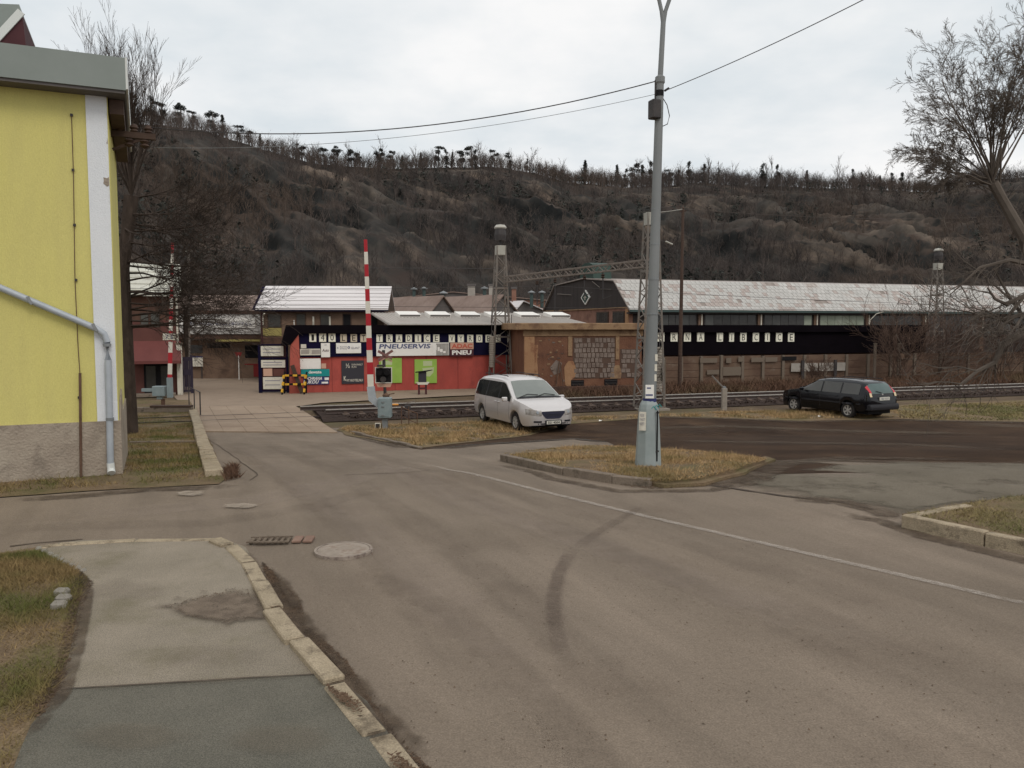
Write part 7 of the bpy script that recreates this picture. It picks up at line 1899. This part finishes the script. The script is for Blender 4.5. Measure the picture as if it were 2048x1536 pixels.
def wheel_meshes(r, w, spokes):
    Mx = Matrix.Rotation(R(90), 3, 'X')
    ty = MB().lathe([(r * .62, -w / 2), (r * .94, -w / 2), (r, -w / 2 + 0.03), (r, w / 2 - 0.03), (r * .94, w / 2), (r * .62, w / 2)], 28, (0, 0, 0), Mx, cap=False).mesh('wheel', M['tyre'], smooth=True)
    dk = MB().lathe([(r * .62, -w / 2 + 0.04), (0, -w / 2 + 0.05), ], 24, (0, 0, 0), Mx).lathe([(r * .62, w / 2 - 0.04), (0, w / 2 - 0.05)], 24, (0, 0, 0), Mx).mesh('brake_disc', M['dark_metal'])
    rm = MB()
    for sg in (-1, 1):
        rm.lathe([(r * .63, sg * (w / 2 - 0.03)), (r * .66, sg * w / 2), (r * .58, sg * (w / 2 - .005)), (r * .55, sg * (w / 2 - .04))], 24, (0, 0, 0), Mx, cap=False)
        rm.lathe([(0.0, sg * (w / 2 - .01)), (r * .16, sg * (w / 2 - .015)), (r * .16, sg * (w / 2 - .05))], 12, (0, 0, 0), Mx)
        for k in range(spokes):
            a_ = 2 * math.pi * k / spokes; d = Vector((math.cos(a_), 0, math.sin(a_))); n_ = Vector((-d.z, 0, d.x)); y = sg * (w / 2 - .015)
            wi, wo = r * .07, r * .12
            v = [d * r * .14 + n_ * wi, d * r * .6 + n_ * wo, d * r * .6 - n_ * wo, d * r * .14 - n_ * wi]
            rm.add([(p.x, y, p.z) for p in v] + [(p.x, y - sg * 0.03, p.z) for p in v], [(0, 1, 2, 3), (7, 6, 5, 4), (0, 4, 5, 1), (1, 5, 6, 2), (2, 6, 7, 3), (3, 7, 4, 0)])
    return ty, dk, rm.mesh('rim', M['alloy'])
def add_wheels(t, axles, track, r, w, spokes):
    ty, dk, rm = wheel_meshes(r, w, spokes)
    for ax in axles:
        for sg in (-1, 1):
            o = child('wheel', ty, t); o.location = (ax, sg * track / 2, r); o.rotation_euler.y = random.uniform(0, 1)
            child('rim', rm, o); child('brake_disc', dk, o)

def stations(x0, x1, axles, rw, extra=()):
    s = set(np.round(np.linspace(x0, x1, 40), 3))
    for a in axles: s |= set(np.round(a + np.array([-1, -.97, -.9, -.75, -.5, -.25, 0, .25, .5, .75, .9, .97, 1]) * rw, 3))
    s |= set(extra)
    return sorted(float(v) for v in s if x0 <= v <= x1)

# silver van
va = (-1.5, 1.5)
vt = [(-2.5, .82), (-2.46, 1.05), (-2.38, 1.32), (-2.25, 1.55), (-2.05, 1.68), (-1.7, 1.735), (-1.0, 1.77), (-0.2, 1.77), (0.25, 1.73), (0.45, 1.68), (1.42, 1.12), (1.55, 1.085), (1.8, 1.05), (2.1, .99), (2.3, .92), (2.42, .85), (2.5, .76)]
vb = [(-2.5, .75), (-2.4, 1.0), (-2.2, 1.05), (0, 1.0), (1.3, .96), (1.8, .93), (2.2, .86), (2.5, .7)]
vw = [(-2.5, .78), (-2.4, .9), (-2.2, .96), (-1.5, .995), (1.4, .995), (1.9, .95), (2.2, .87), (2.38, .77), (2.46, .66), (2.5, .52)]
vs = [(-2.5, .42), (-2.3, .33), (-1.5, .25), (1.5, .25), (2.2, .25), (2.5, .3)]
xs = stations(-2.5, 2.5, va, 0.39, (0.45, 1.42))
VL = car_loft(vt, vb, vw, va, 0.39, vs, 0.3, xs)
FA = (gp(1038, 862) + gp(1121, 858)) / 2
hd_ = R(-66)                                     # heading of the van: towards the viewer and right
fw_ = Vector((math.cos(hd_), math.sin(hd_), 0))
van = thing('parked_van', 'silver family van parked nose to the road beside the railway', 'van', Vector((FA.x, FA.y, -1.0)) - fw_ * 1.5, hd_)
body = child('body', VL.mesh('body', M['silver']), van)
MB().box(-2.3, 2.3, -0.72, 0.72, 0.22, 0.8).build('underbody', M['black'], van)
add_wheels(van, va, 1.66, 0.325, 0.21, 7)
for sg in (-1, 1):
    VL.patch_side('side_window', lambda x: 1.03 if x < 0.9 else 0.99, lambda x: min(float(np.interp(x, *zip(*vt))) - 0.14, 1.585), -2.08, 1.12, M['car_glass'], van, sg, 0.012, 26, 5)
    for xp in (-1.02, 0.12): VL.patch_side('window_pillar', lambda x: 1.03, lambda x: 1.58, xp - 0.03, xp + 0.03, M['plastic'], van, sg, 0.016, 2, 4)
    VL.patch_side('rub_strip', lambda x: 0.52, lambda x: 0.545, -1.05, 1.05, M['silver'], van, sg, 0.018, 10, 1)
    for xd in (-1.03, 0.1, 1.08): VL.patch_side('door_seam', lambda x: 0.36, lambda x: 1.0, xd - 0.006, xd + 0.006, M['dark_metal'], van, sg, 0.004, 1, 6)
    for xh in (-0.05, 0.2):
        MB().obox((xh, sg * (VL.side(xh, .9) + 0.02), .9), (0.16, 0.04, 0.035)).build('door_handle', M['chrome'], van, bevel=0.01)
    mi = MB().obox((0.98, sg * 1.1, 1.06), (0.12, 0.2, 0.15)).build('mirror', M['silver'], van, bevel=0.03)
    MB().tube([(-1.9, sg * .62, 1.775), (-1.8, sg * .62, 1.805), (0.1, sg * .62, 1.81), (0.2, sg * .62, 1.78)], 0.016, 5).build('roof_rail', M['plastic'], van)
    hl = VL.patch_end('headlight', sg * 0.43, sg * 0.87, lambda y: .6 + 0.12 * max(0, (abs(y) - .5)), lambda y: .77 + 0.12 * (abs(y) - 0.36), M['headlamp'], van, 1, 0.012, 12, 4)
    MB().lathe([(0.055, 0), (0.05, 0.03)], 10, (VL.surf_x(sg * .56, .72, 1) - 0.0, sg * .56, .72), Matrix.Rotation(R(90), 3, 'Y')).build('lamp_bulb', M['galv'], hl)
    VL.patch_end('fog_lamp', sg * .42, sg * .68, lambda y: .38, lambda y: .44, M['plastic'], van, 1, 0.01, 5, 2)
    tl = VL.patch_end('tail_lamp', sg * 0.78, sg * 0.9, lambda y: .82, lambda y: 1.02, M['tail_red'], van, -1, 0.01, 4, 3)
VL.patch_top('windscreen', 1.36, 0.5, lambda f: 0.84 - 0.18 * f, M['windscreen'], van, 0.014, 10, 12)
VL.patch_end('rear_window', -0.7, 0.7, lambda y: 1.12, lambda y: 1.52, M['car_glass'], van, -1, 0.012, 8, 5)
VL.patch_top('wiper_tray', 1.47, 1.36, lambda f: 0.84, M['plastic'], van, 0.016, 2, 10)
for (y0_, y1_) in ((-.75, .0), (-.1, .65)):
    P_ = [Vector((1.42, y0_, VL.top(1.42, y0_) + .03)), Vector((1.28, (y0_ + y1_) / 2, VL.top(1.28, .2) + .035)), Vector((1.33, y1_, VL.top(1.33, y1_) + .03))]
    MB().tube(P_, 0.012, 4).build('wiper', M['plastic'], van)
gr = VL.patch_end('grille', -0.42, 0.42, lambda y: .5 + 1.1 * max(0, abs(y) - .26), lambda y: .745, M['grille'], van, 1, 0.018, 12, 5)
for k in range(3):
    z = .6 + .05 * k; V = [Vector((VL.surf_x(y, z, 1) + .026, y, z)) for y in np.linspace(-.28 - .02 * k, .28 + .02 * k, 9)]
    MB().tube(V, 0.006, 4).build('grille_bar', M['plastic'], gr)
xg = VL.surf_x(0, .72, 1)
MB().prism([(-.13, .0), (-.03, .018), (0, .012), (.03, .018), (.13, 0), (.03, -.008), (0, -.014), (-.03, -.008)], -0.006, 0.006).build('emblem', M['chrome'], gr)
em_ = gr.children[-1]; em_.location = (VL.surf_x(0, .735, 1) + .035, 0, .735); em_.rotation_euler = (0, R(-20), R(90))
xp = VL.surf_x(0, .48, 1)
pl_ = MB().box(-.02, .02, -.3, .3, -.075, .075).build('plate_holder', M['plastic'], van); pl_.location = (xp + .025, 0, .38)
p2_ = MB().box(.021, .026, -.26, .26, -.055, .055).build('number_plate', M['plate'], pl_)
o = child('plate_text', text_mesh('3S1 4504', .44, .08, M['ink'], bold=.02), pl_); o.location = (.0265, 0, 0); o.rotation_euler.z = R(90)
VL.patch_end('bumper_gap', -.55, .55, lambda y: .32, lambda y: .36, M['plastic'], van, 1, 0.012, 8, 1)
MB().tube([(-0.2, .3, 1.77), (-0.5, .3, 1.85)], 0.006, 4).build('aerial', M['plastic'], van)

# black estate car
wa = (-1.35, 1.38)
wt_ = [(-2.3, .78), (-2.27, .98), (-2.2, 1.06), (-1.98, 1.34), (-1.88, 1.42), (-1.5, 1.47), (-0.8, 1.5), (0, 1.47), (0.3, 1.43), (1.15, 1.0), (1.3, .965), (1.8, .9), (2.15, .8), (2.3, .65)]
wbk = [(-2.3, .74), (-2.2, .95), (-1.8, .96), (0, .92), (1.1, .9), (1.6, .82), (2.3, .58)]
ww_ = [(-2.3, .72), (-2.2, .82), (-1.9, .86), (-1.2, .875), (1.2, .875), (1.8, .84), (2.1, .74), (2.25, .58), (2.3, .45)]
ws = [(-2.3, .42), (-2.1, .33), (-1.3, .24), (1.4, .22), (2.1, .22), (2.3, .3)]
WL = car_loft(wt_, wbk, ww_, wa, 0.36, ws, 0.33, stations(-2.3, 2.3, wa, 0.36, (0.3, 1.15)))
RA = gp(1697, 836); ah = math.atan2(.89, -.45)
f2 = Vector((math.cos(ah), math.sin(ah), 0)); r2 = Vector((f2.y, -f2.x, 0))
cc = Vector((RA.x, RA.y, -1)) + r2 * 0.78 + f2 * 1.35
est = thing('parked_estate_car', 'black estate car parked at the far side of the dark lot', 'car', cc, ah)
child('body', WL.mesh('body', M['car_black']), est)
MB().box(-2.1, 2.1, -0.62, 0.62, 0.2, 0.75).build('underbody', M['black'], est)
add_wheels(est, wa, 1.52, 0.315, 0.2, 6)
for sg in (-1, 1):
    WL.patch_side('side_window', lambda x: .95, lambda x: max(.97, min(float(np.interp(x, *zip(*wt_))) - .1, 1.36)), -1.85, 1.0, M['glass_grey'] if sg > 0 else M['car_glass'], est, sg, .012, 26, 4)
    for xp in (-1.0, -0.05): WL.patch_side('window_pillar', lambda x: .95, lambda x: 1.35, xp - .035, xp + .035, M['car_black'], est, sg, .016, 2, 4)
    for xd in (-1.0, .0, 1.0): WL.patch_side('door_seam', lambda x: .34, lambda x: .93, xd - .006, xd + .006, M['dark_metal'], est, sg, .004, 1, 6)
    WL.patch_side('rub_strip', lambda x: .56, lambda x: .62, -1.95, 1.9, M['plastic'], est, sg, .02, 20, 1)
    for xh in (-.8, .2): MB().obox((xh, sg * (WL.side(xh, .83) + .015), .83), (.16, .04, .035)).build('door_handle', M['car_black'], est, bevel=.01)
    MB().obox((.85, sg * .98, 1.0), (.1, .2, .13)).build('mirror', M['car_black'], est, bevel=.03)
    MB().tube([(-1.8, sg * .52, 1.49), (-1.7, sg * .52, 1.52), (0, sg * .52, 1.51), (.1, sg * .52, 1.48)], .014, 5).build('roof_rail', M['plastic'], est)
    tl = WL.patch_end('tail_lamp', sg * .6, sg * .71, lambda y: 1.0, lambda y: 1.3 - .6 * max(0, abs(y) - .6), M['tail_red'], est, -1, .02, 4, 4)
    WL.patch_end('clear_lens', sg * .62, sg * .735, lambda y: .88, lambda y: 1.02, M['tail_clear'], tl, -1, .024, 4, 3)
    WL.patch_end('headlight', sg * .4, sg * .74, lambda y: .6, lambda y: .7, M['headlamp'], est, 1, .01, 6, 3)
WL.patch_end('rear_window', -.6, .6, lambda y: .99, lambda y: 1.36, M['rear_glass'], est, -1, .012, 8, 5)
WL.patch_top('windscreen', 1.1, .36, lambda f: .74 - .14 * f, M['windscreen'], est, .012, 8, 10)
xw_ = WL.surf_x(0, 1.0, -1)
MB().tube([(xw_ - .03, .05, 1.02), (WL.surf_x(.3, 1.08, -1) - .03, .35, 1.09)], .012, 4).build('wiper', M['plastic'], est)
MB().obox((xw_ - .0, 0, .95), (.05, .1, .06)).build('badge', M['chrome'], est, bevel=.015)
bmp = MB().prism([(-2.36, .36), (-2.38, .5), (-2.33, .6), (-2.15, .6), (-2.1, .36)], -.8, .8).build('bumper', M['plastic'], est, bevel=.03)
pl_ = MB().box(-.02, .02, -.27, .27, -.06, .06).build('number_plate', M['plate'], est); pl_.location = (WL.surf_x(0, .78, -1) - .02, 0, .8)
o = child('plate_text', text_mesh('4S3 1217', .42, .07, M['grey_ink'], bold=.02), pl_); o.location = (-.0215, 0, 0); o.rotation_euler.z = R(-90)
